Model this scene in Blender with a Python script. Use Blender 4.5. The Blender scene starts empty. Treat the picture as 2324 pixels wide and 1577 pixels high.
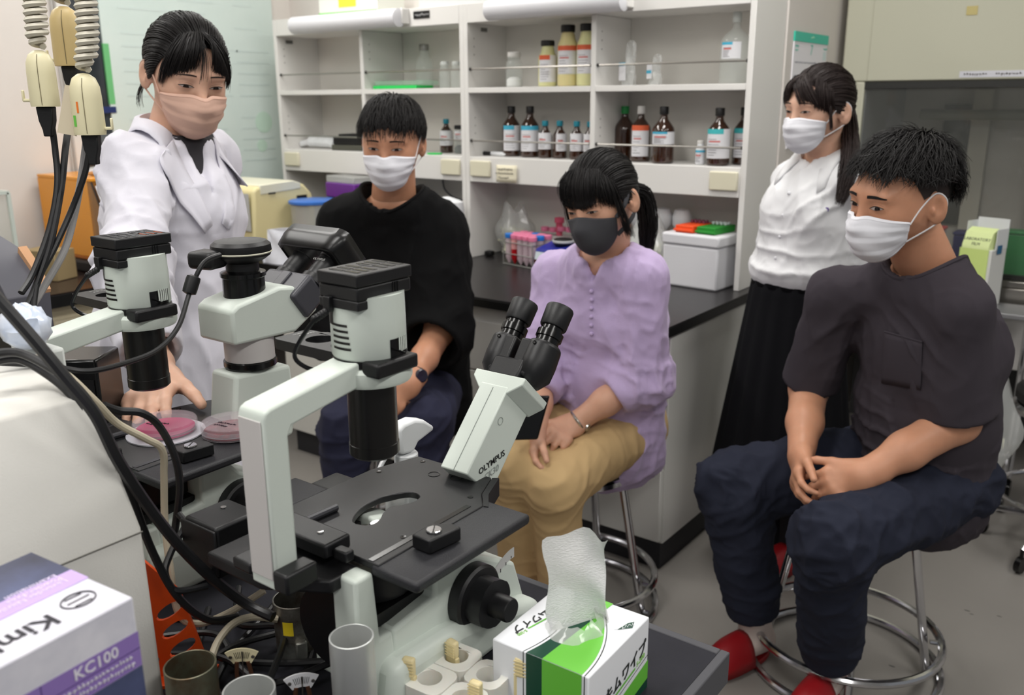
import bpy, bmesh, math, random
import numpy as np
from mathutils import Vector, Matrix
D = bpy.data; SC = bpy.context.scene; COL = SC.collection
R = math.radians
random.seed(7); RNG = np.random.default_rng(7)
# ------------------------------------------------------------------ camera
FPX, CH, IW, IH = 2030.0, 1.43, 2324, 1577
PIT, YAW, ROLL = R(15.5), R(36.7), R(-.33)
_F = Vector((-math.sin(YAW)*math.cos(PIT), math.cos(YAW)*math.cos(PIT), -math.sin(PIT)))
_R0 = Vector((math.cos(YAW), math.sin(YAW), 0)); _U0 = _R0.cross(_F)
_R = _R0*math.cos(ROLL)+_U0*math.sin(ROLL); _U = _U0*math.cos(ROLL)-_R0*math.sin(ROLL)
CAM = Vector((0, 0, CH))
cd = D.cameras.new('camera'); cam = D.objects.new('camera', cd); COL.objects.link(cam)
cam.matrix_world = Matrix(((_R.x, _U.x, -_F.x, 0), (_R.y, _U.y, -_F.y, 0), (_R.z, _U.z, -_F.z, CH), (0, 0, 0, 1)))
cd.sensor_width = 36; cd.lens = 36*FPX/IW; cd.clip_start = .02
cd.dof.use_dof = True; cd.dof.focus_distance = 1.25; cd.dof.aperture_fstop = 6.3
SC.camera = cam
# ------------------------------------------------------------------ world, exposure
w = D.worlds.new('world'); SC.world = w; w.use_nodes = True
w.node_tree.nodes['Background'].inputs[0].default_value = (.93, .96, 1, 1)
w.node_tree.nodes['Background'].inputs[1].default_value = .24
SC.view_settings.view_transform = 'Standard'; SC.view_settings.look = 'None'
SC.view_settings.gamma = 1; SC.view_settings.use_curve_mapping = False
SC.view_settings.exposure = -0.02
# room lamps: long tubes of the ceiling luminaires (their housings are built with the ceiling)
LAMPS = [(-2.75, .6), (-2.75, 2.15), (-1.0, .3), (-1.0, 2.3), (.75, .6), (.75, 2.4), (-1., -1.5), (.75, -1.3)]
for i, (lx, ly) in enumerate(LAMPS):
    l = D.lights.new('ceiling_tube', 'AREA'); l.shape = 'RECTANGLE'; l.size = .34; l.size_y = 1.2
    l.energy = 18; l.color = (1, .985, .96)
    o = D.objects.new('ceiling_tube_light', l); COL.objects.link(o); o.location = (lx, ly, 2.585)

def ray(x, y):
    d = _F+_R*((x-IW/2)/FPX)-_U*((y-IH/2)/FPX); return d.normalized()
def atz(x, y, z): d = ray(x, y); return CAM+d*((z-CH)/d.z)
def atx(x, y, X): d = ray(x, y); return CAM+d*(X/d.x)
def aty(x, y, Y): d = ray(x, y); return CAM+d*(Y/d.y)
def atd(x, y, r): d = ray(x, y); return CAM+d*(r/math.hypot(d.x, d.y))

# ------------------------------------------------------------------ materials
MATS = {}
def srgb(c):
    return tuple((x/255/12.92 if x/255 <= .04045 else ((x/255+.055)/1.055)**2.4) for x in c)
def mat(name, rgb, rough=.5, metal=0, spec=.5, trans=0, ior=1.45, alpha=1, bump=0, bscale=200, var=0, vscale=8, emit=0, coat=0, sub=0, sheen=0, var2=None, stretch=None):
    if name in MATS: return MATS[name]
    m = D.materials.new(name); m.use_nodes = True; nt = m.node_tree; b = nt.nodes['Principled BSDF']
    c = srgb(rgb); b.inputs['Base Color'].default_value = (*c, 1); b.inputs['Roughness'].default_value = rough
    b.inputs['Metallic'].default_value = metal; b.inputs['Specular IOR Level'].default_value = spec
    b.inputs['Transmission Weight'].default_value = trans; b.inputs['IOR'].default_value = ior
    b.inputs['Alpha'].default_value = alpha; b.inputs['Coat Weight'].default_value = coat
    b.inputs['Sheen Weight'].default_value = sheen
    if sub: b.inputs['Subsurface Weight'].default_value = sub; b.inputs['Subsurface Radius'].default_value = (.012, .005, .003); b.inputs['Subsurface Scale'].default_value = .6
    if emit: b.inputs['Emission Color'].default_value = (*c, 1); b.inputs['Emission Strength'].default_value = emit
    if var or bump:
        tc = nt.nodes.new('ShaderNodeTexCoord'); src = tc.outputs['Object']
        if stretch:
            mp = nt.nodes.new('ShaderNodeMapping'); mp.inputs['Scale'].default_value = stretch; nt.links.new(src, mp.inputs[0]); src = mp.outputs[0]
    if var:
        n = nt.nodes.new('ShaderNodeTexNoise'); n.inputs['Scale'].default_value = vscale; n.inputs['Detail'].default_value = 6; n.inputs['Roughness'].default_value = .6
        nt.links.new(src, n.inputs['Vector'])
        rp = nt.nodes.new('ShaderNodeValToRGB'); rp.color_ramp.elements[0].position = .3; rp.color_ramp.elements[1].position = .7
        c2 = srgb(var2) if var2 else tuple(x*(1-var) for x in c)
        rp.color_ramp.elements[0].color = (*c2, 1); rp.color_ramp.elements[1].color = (*(c if var2 else tuple(min(1, x*(1+var*.5)) for x in c)), 1)
        nt.links.new(n.outputs['Fac'], rp.inputs[0]); nt.links.new(rp.outputs[0], b.inputs['Base Color'])
    if bump:
        n2 = nt.nodes.new('ShaderNodeTexNoise'); n2.inputs['Scale'].default_value = bscale; n2.inputs['Detail'].default_value = 3
        nt.links.new(src, n2.inputs['Vector']); bp = nt.nodes.new('ShaderNodeBump'); bp.inputs['Strength'].default_value = bump; bp.inputs['Distance'].default_value = .002
        nt.links.new(n2.outputs['Fac'], bp.inputs['Height']); nt.links.new(bp.outputs[0], b.inputs['Normal'])
    MATS[name] = m; return m

# ------------------------------------------------------------------ mesh builder
def frames(path, closed=False):
    n = len(path); T = []
    for i in range(n):
        a = path[i-1] if (i > 0 or closed) else path[i]; b = path[(i+1) % n] if (i < n-1 or closed) else path[i]
        t = (b-a); T.append(t.normalized() if t.length > 1e-9 else Vector((0, 0, 1)))
    u = T[0].orthogonal().normalized(); out = []
    for i in range(n):
        u = (u-T[i]*u.dot(T[i])); u = u.normalized() if u.length > 1e-6 else T[i].orthogonal().normalized()
        out.append((u, T[i].cross(u)))
    return out
def smooth_path(pts, n=6, closed=False):
    P = [Vector(p) for p in pts]; out = []; N = len(P)
    for i in range(N if closed else N-1):
        g = lambda k: P[k % N] if closed else P[max(0, min(N-1, k))]
        p0, p1, p2, p3 = g(i-1), g(i), g(i+1), g(i+2)
        for j in range(n):
            t = j/n; out.append(.5*((2*p1)+(p2-p0)*t+(2*p0-5*p1+4*p2-p3)*t*t+(3*p1-p0-3*p2+p3)*t**3))
    if not closed: out.append(P[-1].copy())
    return out
class MB:
    def __init__(s): s.v = []; s.f = []; s.m = []; s.mi = 0
    def add(s, vs, fs):
        o = len(s.v); s.v += [tuple(x) for x in vs]; s.f += [tuple(i+o for i in f) for f in fs]; s.m += [s.mi]*len(fs); return s
    def box(s, c, d, rz=0, M=None):
        x, y, z = d[0]/2, d[1]/2, d[2]/2
        vs = [Vector((a, b, e)) for a in (-x, x) for b in (-y, y) for e in (-z, z)]
        if M is None: M = Matrix.Rotation(rz, 3, 'Z')
        vs = [M@v+Vector(c) for v in vs]
        return s.add(vs, [(0, 1, 3, 2), (4, 6, 7, 5), (0, 4, 5, 1), (2, 3, 7, 6), (0, 2, 6, 4), (1, 5, 7, 3)])
    def b2(s, lo, hi): return s.box([(a+b)/2 for a, b in zip(lo, hi)], [abs(b-a) for a, b in zip(lo, hi)])
    def prism(s, poly, pl, lo, hi):
        f = {'xy': lambda a, b, h: (a, b, h), 'xz': lambda a, b, h: (a, h, b), 'yz': lambda a, b, h: (h, a, b)}[pl]
        n = len(poly); A = sum(poly[i][0]*poly[(i+1) % n][1]-poly[(i+1) % n][0]*poly[i][1] for i in range(n))
        flip = (A < 0) != (pl == 'xz')
        vs = [f(a, b, lo) for a, b in poly]+[f(a, b, hi) for a, b in poly]
        fs = [tuple(range(n))[::-1], tuple(range(n, 2*n))]+[(i, (i+1) % n, n+(i+1) % n, n+i) for i in range(n)]
        if flip: fs = [q[::-1] for q in fs]
        return s.add(vs, fs)
    def tube(s, path, r, n=8, closed=False, caps=True, flat=1, up=None):
        P = [Vector(p) for p in path]; fr = frames(P, closed); L = len(P); vs = []
        for i, p in enumerate(P):
            ri = r[i] if isinstance(r, (list, tuple)) else r; u, w = fr[i]
            if up is not None:
                t = u.cross(w); w = Vector(up); w = (w-t*w.dot(t)).normalized(); u = w.cross(t)
            for k in range(n):
                a = 2*math.pi*k/n; vs.append(p+u*(ri*math.cos(a))+w*(ri*flat*math.sin(a)))
        fs = [(i*n+k, i*n+(k+1) % n, ((i+1) % L)*n+(k+1) % n, ((i+1) % L)*n+k) for i in range(L if closed else L-1) for k in range(n)]
        if caps and not closed: fs += [tuple(range(n))[::-1], tuple(range((L-1)*n, L*n))]
        return s.add(vs, fs)
    def cyl(s, a, b, r, r2=None, n=20): return s.tube([a, b], [r, r if r2 is None else r2], n)
    def lathe(s, prof, c=(0, 0, 0), n=24, M=None, sx=1, sy=1):
        vs = []; c = Vector(c); M = M or Matrix.Identity(3)
        for r, z in prof:
            for k in range(n):
                a = 2*math.pi*k/n; vs.append(c+M@Vector((r*sx*math.cos(a), r*sy*math.sin(a), z)))
        fs = [(i*n+k, i*n+(k+1) % n, (i+1)*n+(k+1) % n, (i+1)*n+k) for i in range(len(prof)-1) for k in range(n)]
        if prof[0][0] > 1e-5: fs.append(tuple(range(n))[::-1])
        if prof[-1][0] > 1e-5: fs.append(tuple(range((len(prof)-1)*n, len(prof)*n)))
        return s.add(vs, fs)
    def grid(s, P, two=False):   # rows of points
        h, w_ = len(P), len(P[0]); return s.add([p for r in P for p in r], [(i*w_+j, i*w_+j+1, (i+1)*w_+j+1, (i+1)*w_+j) for i in range(h-1) for j in range(w_-1)])
    def ball(s, c, r, n=10, sc=(1, 1, 1)):
        pr = [(max(1e-6, math.sin(math.pi*i/n))*r, -math.cos(math.pi*i/n)*r*sc[2]) for i in range(n+1)]
        return s.lathe(pr, c, 2*n, sx=sc[0], sy=sc[1])
    def build(s, name, m, parent=None, bevel=0, smooth=35, seg=2, label=None, kind=None, solid=0):
        me = D.meshes.new(name); me.from_pydata(s.v, [], s.f)
        for x in (m if isinstance(m, (list, tuple)) else [m]): me.materials.append(x)
        if max(s.m, default=0): me.polygons.foreach_set('material_index', s.m)
        me.validate(); me.update()
        o = D.objects.new(name, me); COL.objects.link(o)
        if smooth: me.polygons.foreach_set('use_smooth', [True]*len(me.polygons)); me.set_sharp_from_angle(angle=R(smooth))
        if solid: q = o.modifiers.new('s', 'SOLIDIFY'); q.thickness = solid; q.offset = 0
        if bevel: q = o.modifiers.new('b', 'BEVEL'); q.width = bevel; q.segments = seg; q.limit_method = 'ANGLE'; q.angle_limit = R(40); q.harden_normals = False
        if parent: o.parent = parent
        if label: o['label'] = label
        if kind: o['kind'] = kind
        return o
def tag(o, label, cat, group=None):
    o['label'] = label; o['category'] = cat
    if group: o['group'] = group
    return o
def thing(name, label, cat, loc=(0, 0, 0), rz=0, group=None):
    o = D.objects.new(name, None); COL.objects.link(o); o.location = loc; o.rotation_euler = (0, 0, rz); o.empty_display_size = .05
    return tag(o, label, cat, group)
def struct(mb, name, m, **k):
    o = mb.build(name, m, **k); o['kind'] = 'structure'; return o
def copytree(o, parent=None):
    c = o.copy(); COL.objects.link(c); c.parent = parent
    for ch in o.children: copytree(ch, c)
    return c
def text(body, size, m, parent, M, name='lettering', align='CENTER', depth=.0004, sx=1, shear=0, bold=0):
    cu = D.curves.new(name, 'FONT'); cu.body = body; cu.size = size; cu.align_x = align; cu.align_y = 'CENTER'; cu.extrude = depth/2; cu.shear = shear; cu.offset = bold; cu.resolution_u = 2
    t = D.objects.new(name, cu); COL.objects.link(t); dg = bpy.context.evaluated_depsgraph_get()
    me = D.meshes.new_from_object(t.evaluated_get(dg)); COL.objects.unlink(t); D.objects.remove(t)
    me.transform(M@Matrix.Diagonal((sx, 1, 1, 1))); me.materials.clear(); me.materials.append(m); me.name = name
    o = D.objects.new(name, me); COL.objects.link(o); o.parent = parent; return o
def basis(o, x, y):  # matrix with text's x axis along x, up along y
    x = Vector(x).normalized(); y = Vector(y); z = x.cross(y).normalized(); y = z.cross(x)
    return Matrix(((x.x, y.x, z.x, o[0]), (x.y, y.y, z.y, o[1]), (x.z, y.z, z.z, o[2]), (0, 0, 0, 1)))
def rect(mb, o, x, y, w, h, off=.0006):   # thin printed patch centred at o
    x = Vector(x).normalized(); y = Vector(y).normalized(); z = x.cross(y); o = Vector(o)
    return mb.box(o, (w, h, off), M=Matrix((x, y, z)).transposed())

WHITE = mat('white_laminate', (226, 224, 220), .45); WOOL = mat('wall_paint', (214, 208, 202), .8, var=.04, vscale=3, bump=.05)
BLK = mat('black_plastic', (16, 16, 18), .45, bump=.08, bscale=900); BLKG = mat('black_gloss', (10, 10, 11), .2)
CHROME = mat('chrome', (205, 205, 208), .16, 1, bump=.02, bscale=40); STEEL = mat('steel', (170, 166, 160), .35, 1)

def scribble(parent, m, o, x, y, w, h, name='faint_lettering'):
    """a row of small illegible print marks"""
    mb = MB(); xx = Vector(x).normalized(); p = -w/2
    while p < w/2:
        s = h*random.uniform(.35, .9)
        hh = h*random.uniform(.5, 1)
        rect(mb, Vector(o)+xx*(p+s/2), x, y, s*.8, hh*.35); rect(mb, Vector(o)+xx*(p+s*.35)+Vector(y)*(h*random.uniform(-.3, .3)), x, y, s*.3, hh*.8)
        p += s*1.15
    return mb.build(name, m, parent, smooth=0, kind='stuff')
# ================================================================== setting
floor_m = mat('floor_vinyl', (136, 132, 127), .38, var=.06, vscale=2.2, bump=.03, bscale=60)
m = MB(); m.b2((-4.2, -3.2, -.05), (3.2, 4.6, 0)); struct(m, 'floor', floor_m, smooth=0)
m = MB()   # a few scuffs on the vinyl
for (x, y, s) in ((2195, 1385, .012), (2205, 1393, .009), (2268, 1398, .01), (2024, 1511, .012)):
    p = atz(x, y, .0008); m.lathe([(0, 0), (s*.5, 0), (s*.3, .0006), (0, .0006)], (p.x, p.y, .0002), 7, sx=1.5, sy=.6)
fl = D.objects['floor']; m.build('scuff_mark', mat('scuff', (92, 90, 88), .7), fl)
m = MB(); m.b2((-4.2, -3.2, 2.62), (3.2, 4.6, 2.7)); struct(m, 'ceiling', mat('ceiling_tile', (220, 219, 214), .9, var=.03, vscale=20), smooth=0)
m = MB(); m.b2((-3.76, -3.2, 0), (-3.66, 4.6, 2.62)); struct(m, 'wall_left', WOOL, smooth=0)
m = MB(); m.prism([(-3.66, 3.10), (-1.15, 3.10), (-1.15, 4.45), (3.2, 4.45), (3.2, 4.6), (-3.66, 4.6)], 'xy', 0, 2.62); struct(m, 'wall_back', WOOL, smooth=0)
emi = mat('tube_diffuser', (255, 250, 240), .5, emit=2.2)
for i, (lx, ly) in enumerate(LAMPS):
    t = thing('ceiling_luminaire', 'white ceiling light fitting with a long diffuser, out over the room', 'light', (lx, ly, 2.62), group='ceiling luminaires')
    m = MB(); m.prism([(-.19, 0), (.19, 0), (.17, -.022), (-.17, -.022)], 'xz', -.63, .63); m.build('housing', WHITE, t)
    m = MB(); m.b2((-.165, -.61, -.029), (.165, .61, -.0225)); m.build('diffuser', emi, t)
# ---- left wall: pale green board, dark window
ya, yb = atx(244, 200, -3.65).y, atx(628, 200, -3.65).y
brd = mat('pale_green_sheet', (208, 219, 214), .55, var=.05, vscale=1.6, var2=(196, 210, 205))
t = thing('display_board', 'large pale mint green sheet board with faint writing on left wall', 'board', (-3.655, (ya+yb)/2, 1.0))
L2 = (yb-ya)/2
m = MB(); m.b2((0, -L2, -.1), (.012, L2, 1.45)); m.build('sheet', brd, t, bevel=.002)
mm = MB(); wr = mat('faint_print', (194, 207, 203), .6)
for i in range(26):
    z = .05+.05*i
    for j in range(3):
        if RNG.random() < .75:
            w0 = RNG.uniform(.1, .3); y0 = -L2+.08+j*L2*.65; mm.b2((.0122, y0, z), (.0128, min(L2-.04, y0+w0), z+.008))
mm.build('print_lines', wr, t)
m = MB(); m.lathe([(0, 0), (.05, 0), (.05, .001), (0, .001)], (.0125, L2-.1, .33), 16, M=Matrix.Rotation(R(90), 3, 'Y')); m.lathe([(0, 0), (.03, 0), (.03, .001), (0, .001)], (.0125, L2-.12, .22), 14, M=Matrix.Rotation(R(90), 3, 'Y')); m.build('green_stain', mat('green_mark', (190, 214, 198), .6), t)
y0, y1 = atx(135, 100, -3.65).y, atx(246, 100, -3.65).y
wn = MB(); wn.b2((-3.66, y0, .86), (-3.635, y0+.05, 2.4)); wn.b2((-3.66, y0+.05, 2.33), (-3.635, y1, 2.4)); wn.b2((-3.66, y0+.05, .86), (-3.62, y1, .92)); w1 = struct(wn, 'window_1', mat('window_frame_paint', (212, 210, 206), .5), bevel=.003)
m = MB(); m.b2((-3.66, y0+.05, .92), (-3.652, y1, 2.33)); m.build('pane', mat('dark_window_glass', (46, 52, 58), .08, spec=.8, var=.35, vscale=5), w1)
m = MB(); m.b2((-3.651, y0+.12, 1.0), (-3.645, y1-.02, 1.3)); m.build('mesh_screen', mat('grey_mesh', (88, 96, 102), .7, var=.3, vscale=40), w1)
m = MB(); m.b2((-3.651, y1-.03, 1.42), (-3.642, y1-.004, 1.66)); m.build('green_card', mat('green_card', (104, 178, 116), .6), w1)
m = MB(); m.b2((-3.65, y1-.09, 1.385), (-3.64, y1-.005, 1.41)); m.build('blue_strip', mat('blue_strip', (30, 44, 96), .5), w1)
m = MB(); m.tube([(-3.648, y0-.012, z) for z in (2.6, 1.9, 1.3, .86)], .004, 6); m.build('wire', mat('wire_grey', (178, 176, 172), .5), w1)
# ---- benches
TOP = mat('black_worktop', (33, 31, 32), .3, bump=.05, bscale=500, var=.1, vscale=30); EDGE = mat('black_edge', (14, 14, 15), .4)
CAB = mat('cabinet_grey_white', (206, 205, 200), .5); CABB = mat('cabinet_beige', (196, 186, 160), .5); PLI = mat('plinth_dark', (38, 38, 42), .6)
WZ, BF, BR = .80, 2.256, -1.121
t = thing('worktop', 'long black laboratory worktop running under the white reagent shelves', 'worktop', (0, 0, 0))
m = MB(); m.prism([(-3.02, BF), (BR, BF), (BR, 3.098), (-3.655, 3.098), (-3.655, 2.30), (-3.02, 2.30)], 'xy', WZ-.004, WZ); m.build('top_surface', TOP, t)
m = MB(); m.prism([(-3.02, BF), (BR, BF), (BR, 3.098), (-3.655, 3.098), (-3.655, 2.30), (-3.02, 2.30)], 'xy', WZ-.034, WZ-.004); m.build('edge_band', EDGE, t, bevel=.002)
def cabinet(x0, x1, label, fronts):
    t = thing('base_cabinet', label, 'cabinet', ((x0+x1)/2, 2.69, 0)); h = (x1-x0)/2
    m = MB(); m.b2((-h, -.395, .095), (h, .4, WZ-.036)); m.build('body', CAB, t, bevel=.002)
    m = MB(); m.b2((-h+.002, -.385, 0), (h-.012, .4, .0945)); m.build('plinth', PLI, t)
    for z0, z1 in fronts:
        m = MB(); m.b2((-h+.003, -.414, z0), (h-.006, -.3955, z1)); d = m.build('drawer', CAB, t, bevel=.0025)
        m = MB(); m.b2((-.07, -.428, z1-.03), (.07, -.4145, z1-.018)); m.build('handle', STEEL, d, bevel=.002)
dr = [(.105, .345), (.35, .535), (.54, .715)]
cabinet(-1.70, -1.132, 'white base cabinet with stacked drawers at open right end of rear bench', dr)
cabinet(-2.28, -1.705, 'white base cabinet behind the knees of the person in lavender blouse', [(.105, .535), (.54, .715)])
cabinet(-2.86, -2.285, 'white base cabinet behind the seated person in black top', [(.105, .535), (.54, .715)])
t = thing('side_counter', 'dark brown-black counter along left wall with beige cupboard below', 'counter', (-3.345, .6, 0))
m = MB(); m.b2((-.31, -2.4, WZ-.004), (.315, 1.69, WZ)); m.build('top_surface', mat('brown_worktop', (44, 33, 30), .25, var=.2, vscale=9), t)
m = MB(); m.b2((-.31, -2.4, WZ-.05), (.315, 1.69, WZ-.004)); m.build('edge_band', EDGE, t, bevel=.003)
m = MB(); m.b2((-.31, -2.4, .095), (.27, 1.69, WZ-.051)); m.build('body', CABB, t)
m = MB(); m.b2((-.31, -2.4, 0), (.24, 1.69, .0945)); m.build('plinth', PLI, t)
for k in range(5):
    m = MB(); m.b2((.271, -2.38+k*.81, .11), (.29, -1.585+k*.81, .70)); d = m.build('door', CABB, t, bevel=.003)
    m = MB(); m.b2((.2905, -1.70+k*.81, .645), (.302, -1.61+k*.81, .665)); m.build('handle', STEEL, d, bevel=.002)
# ---- reagent shelves
SF, SB = 2.836, 3.095
SIN = mat('shelf_interior', (224, 221, 214), .55)
def shelf_unit(x0, x1, label):
    t = thing('reagent_shelf', label, 'shelf', ((x0+x1)/2, SF, WZ)); h = (x1-x0)/2; dp = SB-SF; Z = lambda z: z-WZ
    for nm, a, b in (('side_panel', -h, -h+.02), ('side_panel', h-.02, h)):
        m = MB(); m.b2((a, 0, .0005), (b, dp, Z(1.785))); m.build(nm, WHITE, t, bevel=.0015)
    m = MB(); m.b2((-.01, .001, Z(1.11)), (.01, dp-.012, Z(1.714))); m.build('divider', WHITE, t, bevel=.0015)
    m = MB(); m.b2((-h+.0205, dp-.01, .0005), (h-.0205, dp, Z(1.78))); m.build('back_panel', SIN, t)
    m = MB(); m.b2((-h+.0205, -.001, Z(1.715)), (h-.0205, dp-.0105, Z(1.785))); m.build('header', WHITE, t, bevel=.002)
    for s in (-1, 1):
        a, b = (-h+.0205, -.0105) if s < 0 else (.0105, h-.0205)
        m = MB(); m.b2((a, 0, Z(1.455)), (b, dp-.0105, Z(1.475))); m.build('shelf_board', WHITE, t, bevel=.0015)
        for zz in (1.545, 1.272):
            m = MB(); m.tube([(a, .012, Z(zz)), (b, .012, Z(zz))], .0035, 8); m.build('guard_rail', STEEL, t)
            for xx in (a, b):
                m = MB(); m.cyl((xx, .012, Z(zz)), (xx+(.006 if xx == a else -.006), .012, Z(zz)), .006, n=10); m.build('rail_socket', BLK, t)
    m = MB(); m.b2((-h+.0205, 0, Z(1.112)), (h-.0205, dp-.0105, Z(1.21))); m.build('fascia', WHITE, t, bevel=.002)
    for x in (-h+.08, h-.075):
        m = MB(); m.box((x, -.006, Z(1.165)), (.1, .012, .062)); so = m.build('socket_cover', mat('ivory_socket', (219, 214, 190), .45), t, bevel=.004)
    m = MB()
    for x in (-h+.0203, .0103):
        for z in (1.30, 1.33, 1.36, 1.60, 1.63, 1.66): m.cyl((x, .04, Z(z)), (x+.0006, .04, Z(z)), .003, n=8)
    m.build('peg_holes', mat('peg_hole_grey', (150, 148, 144), .7), t, kind='stuff')
    return t
s1 = shelf_unit(-3.475, -2.342, 'white reagent shelf unit at left, mostly empty, above the person in black')
s2 = shelf_unit(-2.3415, -1.156, 'white reagent shelf unit at right, holding rows of brown bottles')
for u, x in ((s1, -.54), (s2, -.545)):
    m = MB(); m.b2((x, .05, .885), (x+.001, .09, .9)); m.build('inventory_tag', mat('tag_grey', (96, 96, 92), .5), u)
m = MB(); m.box((.355, -.0025, .958), (.085, .003, .028)); nt_ = m.build('name_plate', BLKG, s1)
scribble(nt_, mat('plate_white', (200, 200, 200), .5), (.355, -.0045, .958), (1, 0, 0), (0, 0, 1), .066, .011)
m = MB(); P = [[(-.545+.1*i/6+.0, -.009-.004*math.sin(i/6*3), .318+.066*j/4) for i in range(7)] for j in range(5)]; m.grid([[(a+.115, b, c) for a, b, c in r] for r in P]); pn = m.build('paper_note', mat('cream_paper', (232, 225, 200), .8), s2, solid=.0006)
for k, (wd, hh) in enumerate(((.07, .009), (.082, .008), (.052, .008))):
    scribble(pn, mat('ink', (66, 58, 52), .7), (-.385-.004*k, -.0145, .368-.016*k), (1, 0, 0), (0, 0, 1), wd, hh)
for u, xa, xb, lab in ((s1, -.36, .29, 'white tube lamp'), (s2, -.43, .16, 'white tube lamp')):
    m = MB(); m.b2((xa, -.001-.045, .925), (xb, -.0015, .985)); fx = m.build('lamp_housing', WHITE, u, bevel=.004)
    m = MB(); m.lathe([(.026, 0), (.036, .004), (.036, xb-xa-.012), (.026, xb-xa-.008)], (xa+.003, -.055, .948), 20, M=Matrix.Rotation(R(90), 3, 'Y')); m.build('lamp_cover', mat('frosted_cover', (222, 222, 226), .35, sub=.0), fx)
# ---- things on top of the shelf
t = thing('carton', 'white and green carton lying on top of the left shelf unit', 'box', (-3.0, 2.93, 1.7855), R(3))
m = MB(); m.b2((-.17, -.075, 0), (.17, .1, .09)); m.build('body', mat('carton_white', (226, 228, 220), .6), t, bevel=.002)
m = MB(); m.b2((-.171, -.0765, 0), (.171, -.0752, .012)); m.b2((.1702, -.07, 0), (.1712, .1, .012)); m.build('green_edge', mat('lime_print', (112, 204, 88), .5), t)
m = MB(); m.b2((-.05, -.0765, .03), (.05, -.0752, .09)); m.build('yellow_label', mat('yellow_print', (226, 214, 70), .5), t)
m = MB(); m.b2((-2.6, 2.87, 1.7855), (-2.16, 3.05, 1.85)); tag(m.build('flat_box', mat('greywhite_card', (214, 212, 212), .6), bevel=.004), 'grey-white flat box lying across the top of both shelf units', 'box')
# ---- calendar
c0 = atx(1802, 70, -1.15); c1 = atx(1877, 82, -1.15); yl, yr = c0.y, c1.y; zt = c0.z; zb = atx(1788, 337, -1.15).z
t = thing('wall_calendar', 'wall calendar with teal top band and large 7 behind ponytailed person', 'calendar', (-1.1495, (yl+yr)/2, zb)); hw = (yr-yl)/2; ht = zt-zb
m = MB(); m.b2((0, -hw, 0), (.004, hw, ht)); m.build('pages', mat('calendar_paper', (232, 230, 234), .7), t)
m = MB(); m.b2((0.0002, -hw-.001, ht-.032), (.0062, hw+.001, ht)); m.build('band', mat('teal_print', (58, 190, 164), .5), t)
TE = MATS['teal_print']
text('7', .05, TE, t, basis((.0045, .004, ht-.058), (0, 1, 0), (0, 0, 1)))
for zz, yy, wd, hh in ((.046, -hw+.026, .03, .012), (.061, -hw+.026, .03, .008), (.048, hw-.026, .032, .008)): scribble(t, TE, (.0045, yy, ht-zz), (0, 1, 0), (0, 0, 1), wd, hh)
m = MB()
for i in range(5):
    for j in range(7): m.b2((.0042, hw-.042+j*.005, ht-.062-i*.006), (.0046, hw-.0395+j*.005, ht-.0595-i*.006))
m.build('mini_month', mat('pale_teal', (166, 212, 204), .6), t)
for i in range(5): scribble(t, mat('calendar_ink', (150, 150, 158), .6), (.0045, 0, ht-.1-i*.045), (0, 1, 0), (0, 0, 1), 2*hw-.03, .007)
scribble(t, mat('pale_lettering', (190, 230, 200), .6), (.0066, 0, ht-.014), (0, 1, 0), (0, 0, 1), .03, .009)
# ---- laminar hood
HF = 3.636; HX0, HX1 = -1.125, .55
HM = mat('hood_paint', (188, 187, 168), .45, bump=.03, bscale=300); GL = mat('hood_glass', (120, 122, 118), .03, alpha=.16, spec=1)
t = thing('clean_bench', 'tall beige-grey laminar flow cabinet with wide glass sash behind the students', 'lab hood', (HX0, HF, 0))
W_ = HX1-HX0
m = MB(); m.b2((0, 0, 1.487), (W_, .7, 2.35)); m.build('upper_casing', HM, t, bevel=.006)
m = MB(); m.b2((.098, -.004, 1.49), (W_-.06, -.0005, 2.3)); m.build('front_panel', HM, t, bevel=.002)
for a, b in ((0, .09), (W_-.09, W_)):
    m = MB(); m.b2((a, 0, .79), (b, .7, 1.4865)); m.build('side_post', HM, t, bevel=.005)
m = MB(); m.b2((.0905, .62, .79), (W_-.0905, .7, 1.4865)); m.build('rear_liner', mat('liner_grey', (196, 192, 182), .4), t)
m = MB(); m.b2((.0905, .02, 1.0), (.094, .62, 1.48)); m.build('side_liner', mat('liner_dark', (128, 130, 132), .4), t)
m = MB(); m.b2((.26, .6, .9), (.36, .619, 1.4)); m.build('dark_column', mat('column_dark', (58, 58, 52), .5), t)
m = MB(); m.b2((.37, .58, .8), (.44, .6, 1.46)); m.build('reflection_panel', mat('reflection_pale', (206, 202, 186), .5), t)  # added panel, its pale colour imitates a light reflection band in the sash
m = MB(); m.b2((.62, .56, .8), (.9, .6, 1.3)); m.build('reflection_panel', mat('reflection_rose', (190, 172, 166), .5), t)  # second added panel, a broader sash reflection put in as rose-grey colour
m = MB(); m.cyl((.2, .45, 1.36), (.85, .45, 1.36), .022, n=12); m.build('tube_lamp', mat('lamp_grey_green', (124, 126, 108), .4), t)
m = MB(); m.b2((-.002, -.03, .765), (W_, .7, .7895)); m.b2((0, -.034, .7), (W_, -.012, .764)); m.build('sill', mat('sill_steel', (150, 146, 140), .3, .9), t, bevel=.003)
m = MB(); m.b2((.09, .006, .80), (W_-.09, .011, 1.482)); sg = m.build('glass_sash', GL, t)
m = MB(); m.b2((.0905, .002, 1.462), (W_-.0905, .02, 1.4855)); m.b2((.0905, .002, .7905), (W_-.0905, .02, .806)); m.build('sash_frame', mat('sash_frame_dark', (58, 58, 56), .4, .5), t)
m = MB(); m.b2((0, .02, .45), (W_, .7, .6995)); m.build('lower_casing', mat('hood_lower', (190, 187, 184), .5), t, bevel=.005)
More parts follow.
